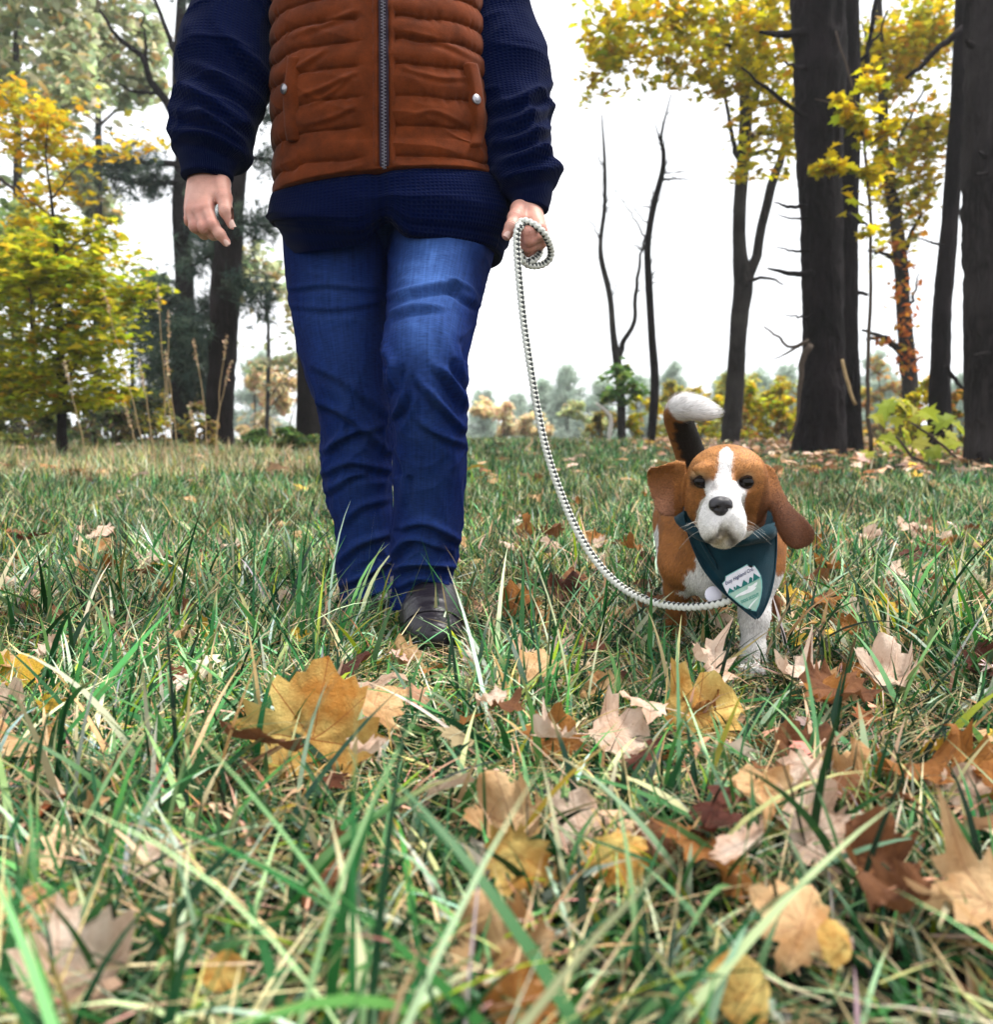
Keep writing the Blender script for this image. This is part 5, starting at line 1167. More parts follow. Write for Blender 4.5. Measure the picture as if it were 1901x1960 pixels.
for rows, sd, ln_ in (([(425, 560, -245, 1.76, 1.0), (385, 550, -130, 1.75, 1.0), (372, 530, 0, 1.735, 1.0), (350, 520, 100, 1.715, 1.0), (341, 508, 180, 1.695, 1.0), (331, 486, 260, 1.665, 1.0), (334, 468, 300, 1.65, .95), (340, 455, 326, 1.642, .85), (345, 448, 345, 1.638, .8)], 61, [([(352, 118), (410, 140), (500, 205)], .010, 12), ([(345, 175), (400, 190), (495, 250)], .011, 12), ([(338, 215), (400, 228), (480, 275)], .011, 11), ([(334, 255), (400, 262), (470, 298)], .011, 10), ([(420, 60), (470, 110), (512, 160)], .008, 12)]),
                 ([(905, 1035, -245, 1.78, 1.0), (890, 1015, -130, 1.78, 1.0), (882, 1008, 0, 1.77, 1.0), (890, 1040, 100, 1.755, 1.0), (905, 1054, 200, 1.735, 1.0), (928, 1060, 290, 1.70, 1.0), (952, 1066, 345, 1.675, .95), (968, 1064, 378, 1.662, .85), (976, 1052, 404, 1.655, .8)], 67, [([(935, 205), (1000, 190), (1054, 165)], .009, 12), ([(940, 240), (1000, 228), (1058, 205)], .010, 12), ([(948, 275), (1000, 265), (1060, 245)], .011, 11), ([(955, 312), (1010, 300), (1062, 285)], .011, 11), ([(962, 345), (1010, 335), (1064, 325)], .010, 10)])):
    V, uv = sleeve(rows, sd, .045, ln_); n, m = V.shape[:2]; k = int(n * .925)
    q = uv[..., 1].max() - uv[:, 0, 1]; k = int(np.argmin(np.abs(q - .046)))
    mb.add(V[:k + 1].reshape(-1, 3), grid_faces(k + 1, m, True), None, uv[:k + 1].reshape(-1, 2))
    cf = MB(); cf.add(V[k:].reshape(-1, 3), grid_faces(n - k, m, True), None, uv[k:].reshape(-1, 2)); cuff_l.append(cf)
sweater = obj('sweater', mb.mesh('sweater'), M_KNIT, man)
for cf in cuff_l: obj('cuff', cf.mesh('cuff'), M_CUFF, sweater)

# -- quilted vest
VROWS = [(640, 830, -262, 1.77, .75), (600, 870, -238, 1.77, .62), (545, 915, -205, 1.76, .56), (530, 922, -130, 1.75, .58), (526, 926, 0, 1.745, .62), (525, 932, 90, 1.74, .645), (524, 940, 180, 1.74, .665), (527, 945, 260, 1.745, .67), (529, 948, 310, 1.75, .675), (530, 953, 350, 1.75, .68), (532, 956, 378, 1.75, .68)]
seam_z = np.array([P(735, y, 1.60)[2] for y in (-215, -165, -115, -65, -15, 33, 79, 127, 186, 242, 301, 349)])
def vest_d(L, TH, V):
    c = np.angle(np.exp(1j * (TH - np.pi / 2))); z = V[..., 2]
    z = z + .012 * np.sin(c * 1.0) * (np.abs(c) < 1.8) + .004 * vnoise(np.stack([c * 5, z * 9, 0 * z], -1), 3)
    idx = np.clip(np.searchsorted(-seam_z, -z) - 1, 0, len(seam_z) - 2)
    a, b = seam_z[idx], seam_z[idx + 1]; t = np.clip((a - z) / (a - b), 0, 1)
    puff = (np.sin(np.pi * t)).clip(0, 1) ** .42
    puff = puff * (.85 + .3 * t)                                   # a little sag to the lower edge
    flat = 1 - np.exp(-((c) / .085) ** 4)                          # placket beside the zip stays flat
    near = np.exp(-(np.minimum(t, 1 - t) / .22) ** 2)
    wr = vnoise(np.stack([c * 22, z * 14, 0 * z], -1), 7) * .0022 * near + ridge3(TH, L, 2.2, 14, 9, 73, 2.5) * .0022
    edge = np.exp(-((np.abs(c) - .085) / .02) ** 2) * .0015
    return .0105 * (puff - .6) * flat + wr * flat + .55 * flat * creases(V, TH, [([(550, 142), (590, 120), (625, 96)], .005, 6), ([(573, 186), (620, 170), (684, 138)], .005, 6), ([(600, 200), (640, 175), (680, 140)], .004, 5), ([(560, 70), (640, 40), (715, 10)], .005, 7), ([(585, 240), (640, 225), (690, 200)], .004, 6), ([(650, 330), (700, 315), (728, 305)], .004, 6), ([(760, 60), (840, 80), (920, 120)], .004, 7), ([(770, 130), (840, 150), (900, 150)], .003, 6), ([(780, 225), (830, 215), (890, 240)], .003, 6), ([(770, 320), (850, 330), (930, 350)], .004, 6)]) - edge + .0015 * (np.abs(c) < .075) - .03 * sstep(.985, 1.0, L / L.max())
V, uv, dr = loft(VROWS, 420, 420, vest_d, 2.35)
VV, VF = V.reshape(-1, 3), grid_faces(420, 420, True)
vest = obj('vest', make_mesh('vest', VV, VF, True, np.ones((len(VV), 3)), uv.reshape(-1, 2)), M_SUEDE, man)
vb = bvh_of(VV, VF)
ys = np.linspace(-215, 343, 150)
pts = []; 
for y in ys:
    p, n = hit(vb, 735 + 2 * (y - 170) / 340, y)
    pts.append(p if p is not None else pts[-1])
pts = np.array(pts)
for _ in range(6): pts[1:-1] = (pts[:-2] + 2 * pts[1:-1] + pts[2:]) / 4
pts[:, 1] -= .0045
hw = .0085; tape = np.stack([pts + np.array([-hw, .001, 0]), pts + np.array([hw, .001, 0])], 1).reshape(-1, 3)
thick = np.concatenate([tape, tape + np.array([0, .006, 0])])
n = len(pts); F = [grid_faces(n, 2), grid_faces(n, 2)[:, ::-1] + 2 * n]
i = np.arange(n - 1); F.append(np.stack([2 * i, 2 * i + 2, 2 * i + 2 + 2 * n, 2 * i + 2 * n], 1)); F.append(np.stack([2 * i + 1, 2 * i + 1 + 2 * n, 2 * i + 3 + 2 * n, 2 * i + 3], 1))
obj('zip_tape', make_mesh('zip_tape', thick, np.concatenate(F), False), M_TAPE, vest)
mb = MB(); L = np.concatenate([[0], np.cumsum(np.linalg.norm(np.diff(pts, axis=0), axis=1))]); k = 0
CUBE = np.array([(x, y, z) for x in (-1, 1) for y in (-1, 1) for z in (-1, 1)], float); CF = np.array([(0, 1, 3, 2), (4, 6, 7, 5), (0, 4, 5, 1), (2, 3, 7, 6), (0, 2, 6, 4), (1, 5, 7, 3)])
for s in np.arange(.004, L[-1] - .012, .0030):
    p = np.array([np.interp(s, L, pts[:, q]) for q in range(3)]); sx = (-1) ** k; k += 1
    mb.add(p + CUBE * np.array([.0026, .0013, .0011]) + np.array([sx * .0016, -.0014, 0]), CF)
obj('zip_teeth', mb.mesh('zip_teeth', False), M_METAL, vest)
mb = MB(); mb.add(pts[-1] + CUBE * np.array([.0045, .003, .008]) + np.array([0, -.003, .004]), CF); mb.add(pts[-1] + CUBE * np.array([.0022, .0015, .012]) + np.array([.001, -.006, .004]), CF)
obj('zip_slider', mb.mesh('zip_slider', False), M_METAL, vest)
# zip plackets: two stitched strips
for s in (-1, 1):
    a = pts + np.array([s * .0100, .0025, 0]); b = pts + np.array([s * .0205, .0045, 0])
    mb = MB(); q = np.stack([a + np.array([0, .006, 0]), a, (a + b) / 2 + np.array([0, -.0018, 0]), b, b + np.array([0, .006, 0])], 1).reshape(-1, 3); mb.add(q, grid_faces(n, 5)); obj('placket', mb.mesh('placket'), M_SUEDE, vest)
# pocket welts with a snap each
def welt(outline, snap):
    top, bot = outline[0], outline[-1]
    rows = []
    for (xa, xb, y) in outline:
        rr = []
        for t in np.linspace(0, 1, 7):
            p, nn = hit(vb, xa + (xb - xa) * t, y)
            if p is None: p = rr[-1] if rr else P(xa, y, 1.7)
            rr.append(p)
        rows.append(rr)
    R = np.array(rows); R = np.stack([spline(R[:, k], 40) for k in range(7)], 1)
    for _ in range(10): R[1:-1] = (R[:-2] + 2 * R[1:-1] + R[2:]) / 4
    nn = np.cross(np.gradient(R, axis=0), np.gradient(R, axis=1)); nn /= np.linalg.norm(nn, axis=2)[..., None] + 1e-9
    nn *= np.sign((nn * (np.array([0, 0, H]) - R)).sum(2))[..., None]
    prof = np.array([-.002, .0075, .0085, .0085, .0085, .0065, -.002])
    V = R + nn * prof[None, :, None]; V[0] -= nn[0] * .009; V[-1] -= nn[-1] * .009
    o = obj('pocket_welt', make_mesh('pocket_welt', V.reshape(-1, 3), grid_faces(40, 7), True, np.ones((280, 3)), np.stack([R[..., 0], R[..., 2]], -1).reshape(-1, 2)), M_SUEDE, vest)
    b2 = bvh_of(V.reshape(-1, 3), grid_faces(40, 7)); p, n_ = hit(b2, *snap)
    if p is None: p, n_ = hit(vb, *snap); 
    if n_ @ (np.array([0, 0, H]) - p) < 0: n_ = -n_
    u = unit(np.cross(n_, (0, 0, 1))); w = np.cross(n_, u); mb = MB(); th = np.linspace(0, 2 * np.pi, 24, endpoint=False)
    rings = [(.0092, -.001), (.0092, .0018), (.0085, .0028), (.0072, .0026), (.0062, .0034), (.003, .0046), (.0002, .0048)]
    V = np.array([[p + n_ * h + (u * math.cos(t) + w * math.sin(t)) * r for t in th] for r, h in rings])
    mb.add(V.reshape(-1, 3), grid_faces(len(rings), 24, True)); obj('snap_button', mb.mesh('snap_button'), M_SNAP, vest)
welt([(553, 576, 108), (548, 574, 140), (543, 572, 175), (543, 570, 210), (546, 570, 245), (552, 572, 272)], (543.5, 171))
welt([(886, 912, 120), (892, 920, 150), (897, 926, 185), (900, 930, 220), (900, 930, 255), (896, 922, 284)], (912, 191))

# -- boots
def boot(heel, toe, ankle, seed):
    heel, toe, ankle = map(np.array, (heel, toe, ankle))
    lo = np.minimum(np.minimum(heel, toe), ankle) - .09; hi = np.maximum(np.maximum(heel, toe), ankle) + .09; lo[2] = -.02
    s = SDF(lo, hi, .004); d = toe - heel; up = np.array([0, 0, 1.])
    pt = lambda t, z: heel + d * t + up * z
    side = unit(np.cross(d, up))
    R = np.stack([side, unit(d), up], 1)
    s.ell(pt(.82, .040), (.050, .070, .042), .02, R); s.ell(pt(.62, .045), (.048, .08, .045), .03, R); s.ell(pt(.08, .045), (.038, .045, .045), .03, R)
    s.cap(pt(.1, .05), pt(.55, .055), .040, .044, .04); s.cap(pt(.22, .06), ankle, .042, .040, .05); s.cap(pt(.66, .062), pt(.36, .075), .034, .040, .04)
    s.ell(pt(.5, -.055), (.2, .3, .058), .004, R, sub=True)
    V, F = s.mesh(); V = V + vnormals(V, F) * (.0012 * fbm(V * np.array([40, 90, 60]), seed, 2))[:, None]; V0, F0 = V, F; b = obj('boot', make_mesh('boot', V, F), M_BOOT, man)
    # sole
    th = np.linspace(0, 2 * np.pi, 48, endpoint=False); x = np.sin(th); y = -np.cos(th)
    wid = np.where(y > 0, .053, .042) * (1 - .12 * np.exp(-((y + .1) / .3) ** 2)); ctr = heel + d * .47; hl = np.linalg.norm(d) * .60
    mb = MB(); rg = []
    for z, g in ((.001, .97), (.004, 1.0), (.018, 1.0), (.022, .95)):
        rg.append(np.array([[*(ctr + side * (x_ * w_ * g) + unit(d) * (y_ * hl * g) * 1.0)[:2], z] for x_, y_, w_ in zip(x, y, wid)]))
    V = np.concatenate(rg); n0 = len(V); V = np.vstack([V, rg[0].mean(0), rg[-1].mean(0)]); j = np.arange(48)
    mb.add(V, grid_faces(4, 48, True)); mb.f3.append(np.stack([np.full(48, n0), (j + 1) % 48, j], 1)); mb.f3.append(np.stack([np.full(48, n0 + 1), 144 + j, 144 + (j + 1) % 48], 1))
    obj('sole', mb.mesh('sole'), M_SOLE, b)
    # stitched seam round the toe, and the welt
    bb = bvh_of(V0, F0); arc = []
    for a in np.linspace(-1.15, 1.15, 26):
        org = heel + d * (.74 + .16 * math.cos(a * 1.1)) + side * (.062 * math.sin(a)) + up * .25
        q, nn_, _, _ = bb.ray_cast(Vector(org), Vector((0, 0, -1)))
        if q is not None: arc.append(np.array(q) + np.array([0, 0, .0008]))
    if len(arc) > 4: mb = MB(); add_tube(mb, arc, np.full(len(arc), .0022), 6, 60, lambda L, th, R: .0008 * np.sin(L * 1800)); obj('toe_seam', mb.mesh('toe_seam'), M_BOOT, b)
    w_ = [np.array([*(ctr + side * (x_ * w2 * 1.02) + unit(d) * (y_ * hl * 1.01))[:2], .022]) for x_, y_, w2 in zip(x, y, wid)]; w_.append(w_[0])
    mb = MB(); add_tube(mb, w_, np.full(len(w_), .0032), 6, 120, cap=False); obj('welt', mb.mesh('welt'), M_SOLE, b)
boot((-.138, 1.665, .0), (-.106, 1.405, .0), (-.144, 1.66, .12), 1)
boot((-.262, 1.90, .0), (-.250, 1.68, .0), (-.262, 1.86, .10), 2)

# -- body: head, trunk, limbs and both hands in one mesh
bm_ = MB()
s = SDF((-.65, 1.35, .02), (.35, 2.05, 1.86), .012)
hc = np.array([-.215, 1.74, 1.66])
s.ell(hc + (0, .01, .03), (.076, .095, .100), .02); s.ell(hc + (0, -.03, -.05), (.058, .065, .075), .03); s.cap(hc + (0, -.085, 0), hc + (0, -.11, -.025), .010, .014, .012)
for e in (-1, 1): s.ell(hc + (e * .078, .015, -.005), (.010, .022, .032), .008)
s.cap(hc + (0, .03, -.08), (-.215, 1.77, 1.44), .056, .062, .03)
s.ell((-.215, 1.76, 1.30), (.17, .10, .16), .05); s.ell((-.215, 1.755, 1.02), (.15, .10, .20), .06)
def joints(rows): return [ (P((a + b) / 2, y, Y)) for a, b, y, Y, q in rows]
for pts, rd in (([P(490, -225, 1.76), P(450, 0, 1.735), P(425, 180, 1.695), P(396, 335, 1.645)], [.055, .042, .034, .02]), ([P(970, -225, 1.78), P(950, 0, 1.77), P(982, 200, 1.735), P(1012, 392, 1.658)], [.055, .042, .034, .02]),
                ([P(645, 440, 1.76), P(652, 620, 1.745), P(680, 800, 1.73), P(700, 1150, 1.745)], [.075, .055, .042, .035]), ([P(840, 440, 1.75), P(820, 640, 1.60), P(815, 720, 1.56), P(808, 1120, 1.61)], [.075, .055, .042, .035])):
    s.chain(pts, rd, .04)
V, F = s.mesh(); bm_.add(V, F, (.50, .27, .20))
def skin_col(V, N, knuckles):
    c = np.tile(np.array((.52, .275, .215)), (len(V), 1))
    for k, w in knuckles:
        g = np.exp(-(np.linalg.norm(V - k, axis=1) / w) ** 2)[:, None]; c = c * (1 - .75 * g) + np.array((.42, .145, .11)) * .75 * g
    return c
def hand(fingers, palm, extra, lo, hi):
    s = SDF(lo, hi, .0016)
    for a, b, ra, rb in palm: s.cap(a, b, ra, rb, .010)
    for e in extra: s.ell(*e)
    kn = []
    for f in fingers:
        pts = [q[0] for q in f]; rd = [q[1] for q in f]
        s.chain(pts, rd, .0035)
        for q, r in f[1:-1]: s.ell(q, (r * 1.10,) * 3, .004)
        kn += [(q[0], .014) for q in f[:2]] + [(f[-1][0], .012)]
    V, F = s.mesh(); N = vnormals(V, F)
    # fine creases across the joints
    for f in fingers:
        for i in range(1, len(f) - 1):
            ax = unit(f[i + 1][0] - f[i - 1][0]); t = (V - f[i][0]) @ ax; near = np.linalg.norm(V - f[i][0], axis=1) < f[i][1] * 1.7
            V = V - N * (near * .0009 * (np.cos(t * 2 * np.pi / .0042) * .5 + .5) * np.exp(-(t / .007) ** 2))[:, None]
    bm_.add(V, F, skin_col(V, N, kn))
    nails = []
    return V, F
A = lambda x, y, Y: P(x, y, Y)
# free hand, back towards the lens, fingers gathered
f_idx = [(A(396, 400, 1.602), .0125), (A(407, 430, 1.586), .0108), (A(421, 449, 1.586), .0098), (A(433, 464, 1.59), .0082)]
f_mid = [(A(382, 405, 1.604), .0125), (A(391, 436, 1.592), .0112), (A(408, 449, 1.605), .0100), (A(418, 452, 1.622), .0085)]
f_rng = [(A(368, 404, 1.612), .0120), (A(374, 434, 1.602), .0108), (A(391, 448, 1.622), .0096), (A(401, 450, 1.638), .008)]
f_pnk = [(A(357, 398, 1.628), .0108), (A(361, 422, 1.620), .0095), (A(374, 437, 1.640), .0085), (A(384, 440, 1.655), .0072)]
f_thm = [(A(424, 352, 1.630), .0165), (A(429, 380, 1.606), .0138), (A(433, 405, 1.592), .0118), (A(444, 430, 1.594), .0092)]
pl = [(A(406, 340, 1.648), f_idx[0][0], .018, .0138), (A(397, 338, 1.646), f_mid[0][0], .019, .0142), (A(387, 338, 1.648), f_rng[0][0], .018, .0138), (A(378, 340, 1.652), f_pnk[0][0], .017, .012), (A(402, 350, 1.65), f_thm[0][0], .020, .017), (A(404, 368, 1.625), f_thm[1][0], .014, .011), (A(396, 300, 1.66), A(396, 345, 1.648), .027, .026)]
hV, hF = hand([f_idx, f_mid, f_rng, f_pnk, f_thm], pl, [], A(330, 480, 1.50) - .02, A(460, 290, 1.72) + .02)
# leash hand, closed fist with the thumb along the rope
g_idx = [(A(1031, 438, 1.606), .0130), (A(1011, 446, 1.582), .0118), (A(997, 453, 1.604), .0105), (A(1004, 456, 1.628), .0090)]
g_mid = [(A(1036, 451, 1.614), .0128), (A(1013, 459, 1.586), .0116), (A(997, 466, 1.608), .0104), (A(1004, 469, 1.632), .009)]
g_rng = [(A(1034, 464, 1.628), .0122), (A(1012, 472, 1.602), .0110), (A(998, 477, 1.622), .0098), (A(1005, 479, 1.645), .0085)]
g_pnk = [(A(1027, 475, 1.645), .0108), (A(1010, 482, 1.624), .0096), (A(999, 485, 1.642), .0086), (A(1006, 486, 1.66), .0075)]
g_thm = [(A(994, 401, 1.638), .0165), (A(987, 417, 1.608), .0140), (A(980, 435, 1.592), .0126), (A(971, 450, 1.588), .0102)]
pl = [(A(1012, 400, 1.655), g_idx[0][0], .019, .0145), (A(1018, 402, 1.66), g_mid[0][0], .019, .0140), (A(1018, 405, 1.668), g_rng[0][0], .018, .0135), (A(1014, 408, 1.675), g_pnk[0][0], .018, .012), (A(1005, 400, 1.655), g_thm[0][0], .022, .017), (A(1014, 378, 1.668), A(1010, 408, 1.66), .022, .025), (A(1010, 425, 1.64), g_thm[1][0], .015, .012)]
gV, gF = hand([g_idx, g_mid, g_rng, g_pnk, g_thm], pl, [(A(1014, 445, 1.652), (.024, .020, .036), .012)], A(950, 505, 1.52) - .02, A(1060, 350, 1.72) + .02)
body = obj('body', bm_.mesh('body'), M_SKIN, man); body['label'] = 'bare hands, one hanging loose and one closed round the leash'
# fingernails
M_NAIL = pbr('fingernail', (.62, .40, .34), .3, .5, var=.05)
for f, fV, fF in ((f_idx, hV, hF), (f_thm, hV, hF), (g_thm, gV, gF)):
    tip, pre = f[-1][0], f[-2][0]; ax = unit(tip - pre); vw = unit(np.array([0, 0, H]) - tip); out_ = unit(vw - (vw @ ax) * ax); sd = np.cross(ax, out_); r = f[-1][1]
    V = np.array([[tip + ax * (a * r * .75 + .001) + sd * b * r * .62 + out_ * (r * math.sqrt(max(.05, 1 - (b * .7) ** 2)) * (1.0 - .10 * max(a, 0)) + .0004) for b in np.linspace(-1, 1, 7)] for a in np.linspace(-1, 1, 7)])
    obj('fingernail', make_mesh('fingernail', V.reshape(-1, 3), grid_faces(7, 7)), M_NAIL, body)
# hair and eyes
s = SDF(hc - (.13, .15, .10), hc + (.13, .17, .16), .008)
s.ell(hc + (0, .022, .042), (.084, .098, .100), .01); s.ell(hc + (0, -.09, -.06), (.075, .085, .095), .02, sub=True)
V, F = s.mesh(); V = V + vnormals(V, F) * (.004 * vnoise(V * np.array([160, 60, 60]), 4))[:, None]
obj('hair', make_mesh('hair', V, F), pbr('brown_hair', (.05, .03, .018), .6, .3, var=.4, vscale=90), body)
for e in (-1, 1):
    s = SDF(hc + (e * .032 - .02, -.10, -.02), hc + (e * .032 + .02, -.05, .025), .004); s.ell(hc + (e * .032, -.080, .004), (.012, .012, .012)); V, F = s.mesh(); obj('eye', make_mesh('eye', V, F), pbr('eye', (.5, .45, .42), .2, .5, var=0), body)

# ------------------------------------------------------------------ leash
def braid(pts, n, R=.0062, phase=0.0):
    s = spline(np.asarray(pts, float), n * 3); L = np.concatenate([[0], np.cumsum(np.linalg.norm(np.diff(s, axis=0), axis=1))])
    m = int(L[-1] / .0011); Ln = np.linspace(0, L[-1], m); s = np.stack([np.interp(Ln, L, s[:, k]) for k in range(3)], 1)
    NS = 36; pitch = .0088
    def cells(LL, th):
        a = LL / pitch + th / (2 * np.pi) * 3 + phase; b = LL / pitch - th / (2 * np.pi) * 3 - phase; return a, b
    def disp(LL, th, RR):
        a, b = cells(LL, th); fa, fb = a - np.floor(a), b - np.floor(b)
        col = np.mod(np.floor(a) - np.floor(b), 3)
        h = (np.sin(np.pi * fa) * np.sin(np.pi * fb)) ** .5
        return np.where(col == 0, .0006 * h - .0008, .0016 * h - .0004)
    V, F, F3, uv = tube(s, np.full(m, R), NS, None, disp, ref=(0, -1, 0))
    th = uv[:, 0] * 2 * np.pi; a, b = cells(uv[:, 1], th); col = np.mod(np.floor(a) - np.floor(b), 3)
    C = np.where((col == 0)[:, None], np.array((.035, .04, .042)), np.array((.62, .63, .58)))
    fa, fb = a - np.floor(a), b - np.floor(b)
    return V, F, F3, uv, C
M_ROPE = pbr('braided_rope', attr=True, rough=.8, spec=.2, var=.12, vscale=300, bump=.3, bscale=900)
leash = empty('leash', P(990, 440, 1.57)); tag(leash, 'grey-white braided rope leash with dark flecks, sagging from the hand to the dog', 'leash')
def rope(name, px, n):
    V, F, F3, uv, C = braid([P(*q) for q in px], n); mb = MB(); mb.add(V, F, C, uv); mb.f3.append(F3); return obj(name, mb.mesh(name), M_ROPE, leash)
rope('rope', [(1006, 437, 1.600), (998, 434, 1.575), (991, 440, 1.566), (989, 462, 1.562), (991, 500, 1.56), (995, 545, 1.556), (1003, 620, 1.55), (1015, 700, 1.54), (1029, 785, 1.53), (1046, 862, 1.515), (1070, 935, 1.50), (1101, 1008, 1.475), (1140, 1072, 1.445), (1187, 1121, 1.41), (1240, 1149, 1.375), (1300, 1161, 1.335), (1355, 1159, 1.305), (1396, 1148, 1.295), (1415, 1130, 1.31)], 200)
rope('handle_loop', [(1000, 446, 1.605), (992, 434, 1.583), (1000, 424, 1.582), (1012, 425.5, 1.578), (1026, 433, 1.576), (1040, 446, 1.582), (1050, 463, 1.60), (1055, 481, 1.62), (1051, 497, 1.63), (1037, 507, 1.63), (1021, 509, 1.62), (1007, 505, 1.61), (999, 494, 1.60), (997, 478, 1.606), (1001, 462, 1.62)], 80)
rope('handle_loop', [(1000, 490, 1.622), (1005, 501, 1.615), (1016, 500, 1.615), (1028, 492, 1.628), (1034, 481, 1.64), (1030, 470, 1.655), (1020, 462, 1.655)], 40)

# ------------------------------------------------------------------ the dog
dog = empty('dog', (.39, 1.5, 0)); tag(dog, 'tan and white beagle with ears flying, wearing a teal bandana, walking on a leash', 'dog')
s = SDF((.20, 1.02, -.01), (.60, 1.98, .50), .0032)
Q = P
# trunk
s.ell(Q(1385, 1058, 1.42), (.088, .105, .084), .03)
s.ell(Q(1363, 1022, 1.55), (.088, .15, .090), .05)
s.ell(Q(1346, 1005, 1.68), (.074, .12, .076), .05)
s.ell(Q(1336, 985, 1.77), (.076, .085, .080), .05)
# neck
s.cap(Q(1391, 950, 1.30), Q(1388, 1015, 1.40), .056, .078, .04)
# front legs
s.cap(Q(1314, 985, 1.45), Q(1303, 1075, 1.41), .046, .034, .03); s.chain([Q(1302, 1075, 1.41), Q(1297, 1125, 1.45), Q(1293, 1190, 1.495), Q(1291, 1228, 1.495)], [.032, .020, .016, .016], .02); s.ell(Q(1291, 1240, 1.478), (.024, .034, .016), .012)
s.cap(Q(1456, 985, 1.45), Q(1450, 1085, 1.395), .046, .036, .03); s.chain([Q(1450, 1085, 1.395), Q(1444, 1180, 1.365), Q(1441, 1250, 1.358), Q(1440, 1275, 1.352)], [.034, .0210, .0175, .018], .02); s.ell(Q(1440, 1284, 1.334), (.0255, .034, .0165), .012)
for dx in (-.014, -.005, .005, .014):
    p = Q(1440, 1286, 1.306); s.ell(p + (dx, .006 if abs(dx) > .01 else 0, 0), (.0068, .012, .0105), .004)
# hind legs
for x0, dy in ((1306, 0), (1388, -.06)):
    s.cap(Q(x0, 1000, 1.78 + dy), Q(x0 - 8, 1075, 1.71 + dy), .056, .040, .04); s.chain([Q(x0 - 8, 1075, 1.71 + dy), Q(x0 - 20, 1128, 1.83 + dy), Q(x0 - 22, 1172, 1.80 + dy)], [.036, .020, .018], .02); s.ell(Q(x0 - 22, 1180, 1.775 + dy), (.024, .036, .016), .012)
# tail
TAIL = [Q(1338, 930, 1.84), Q(1322, 872, 1.80), Q(1306, 826, 1.76), Q(1296, 795, 1.73), Q(1306, 779, 1.70), Q(1330, 781, 1.675), Q(1354, 788, 1.66), Q(1368, 792, 1.655)]
s.chain([*spline(np.array(TAIL), 24)], np.interp(np.linspace(0, 7, 24), [0, 1, 2, 3, 4, 5, 6, 7], [.032, .029, .027, .024, .023, .021, .015, .005]), .01)
# skull
s.ell(Q(1391, 927, 1.245), (.0560, .068, .0550), .02)
s.ell(Q(1391, 905, 1.225), (.050, .055, .036), .02)
s.ell(Q(1342, 957, 1.250), (.0225, .034, .036), .016); s.ell(Q(1440, 957, 1.250), (.0225, .034, .036), .016)
s.ell(Q(1391, 998, 1.250), (.042, .04, .032), .016)
# brows
s.ell(Q(1350, 898, 1.192), (.018, .013, .008), .012); s.ell(Q(1427, 898, 1.192), (.018, .013, .008), .012)
# muzzle
s.cap(Q(1390, 936, 1.188), Q(1382, 963, 1.122), .0245, .0195, .014)
s.ell(Q(1382, 984, 1.148), (.0265, .050, .026), .010)
s.ell(Q(1364, 1003, 1.134), (.0170, .036, .0270), .006); s.ell(Q(1401, 1003, 1.134), (.0170, .036, .0270), .006)
s.ell(Q(1382, 1030, 1.156), (.0185, .036, .0140), .004)
s.cap(Q(1382, 1004, 1.1005), Q(1382, 1022, 1.108), .0022, .003, .004, sub=True)   # cleft of the lip
s.cap(Q(1366, 1034, 1.118), Q(1382, 1014, 1.101), .0028, .0028, .005, sub=True); s.cap(Q(1398, 1034, 1.118), Q(1382, 1014, 1.101), .0028, .0028, .005, sub=True)
# eye sockets
EYES = [(1343, 922), (1428.5, 923)]
for ex, ey in EYES: s.ell(Q(ex, ey, 1.166), (.0145, .017, .0110), .008, sub=True)
# ears: thin leather sheets
def pxpoly(pts, Y): return np.array([P(x, y, Y)[[0, 2]] for x, y in pts])
eL = pxpoly([(1322, 884), (1300, 880), (1282, 884), (1262, 889), (1238, 892), (1237, 903), (1243, 930), (1249, 950), (1256, 975), (1266, 988), (1285, 993), (1303, 990), (1314, 984), (1318, 950), (1322, 915)], 1.245)
def yL(x, z):
    u = (P(1322, 0, 1.245)[0] - x) / .075; w = (P(0, 890, 1.245)[2] - z) / .08
    return 1.268 - .034 * u + .008 * np.sin(w * 4.0) * (.4 + u) - .034 * np.exp(-((w + .05) / .16) ** 2) * np.clip(u * 1.5, 0, 1) + .01 * u * u
s.sheet(eL, yL, .0036, .010)
eR = pxpoly([(1458, 884), (1474, 888), (1486, 896), (1494, 912), (1499, 935), (1508, 958), (1524, 978), (1544, 996), (1556, 1014), (1555, 1032), (1545, 1044), (1526, 1050), (1504, 1048), (1486, 1034), (1474, 1010), (1467, 980), (1464, 940)], 1.235)
def yR(x, z):
    u = (x - P(1458, 0, 1.235)[0]) / .075; w = (P(0, 884, 1.235)[2] - z) / .12
    return 1.245 - .030 * w + .010 * np.sin(w * 5 + 1) - .012 * np.exp(-((u - .45 - .25 * w) / .28) ** 2) + .012 * u
s.sheet(eR, yR, .0036, .010)
DV, DF = s.mesh(); DN = vnormals(DV, DF)
dbv = bvh_of(DV, DF)

TAN = np.array((.285, .110, .030)); TAN_L = np.array((.46, .225, .078)); WHT = np.array((.70, .68, .67)); BRN = np.array((.095, .032, .012)); BLK = np.array((.010, .008, .007)); PINK = np.array((.45, .24, .19))
def to_px(V):
    d = V - np.array([0, 0, H]); z = d[:, 1] * CT - d[:, 2] * ST; u = d[:, 1] * ST + d[:, 2] * CT
    return 950.5 + FPX * d[:, 0] / z, 980 - FPX * u / z
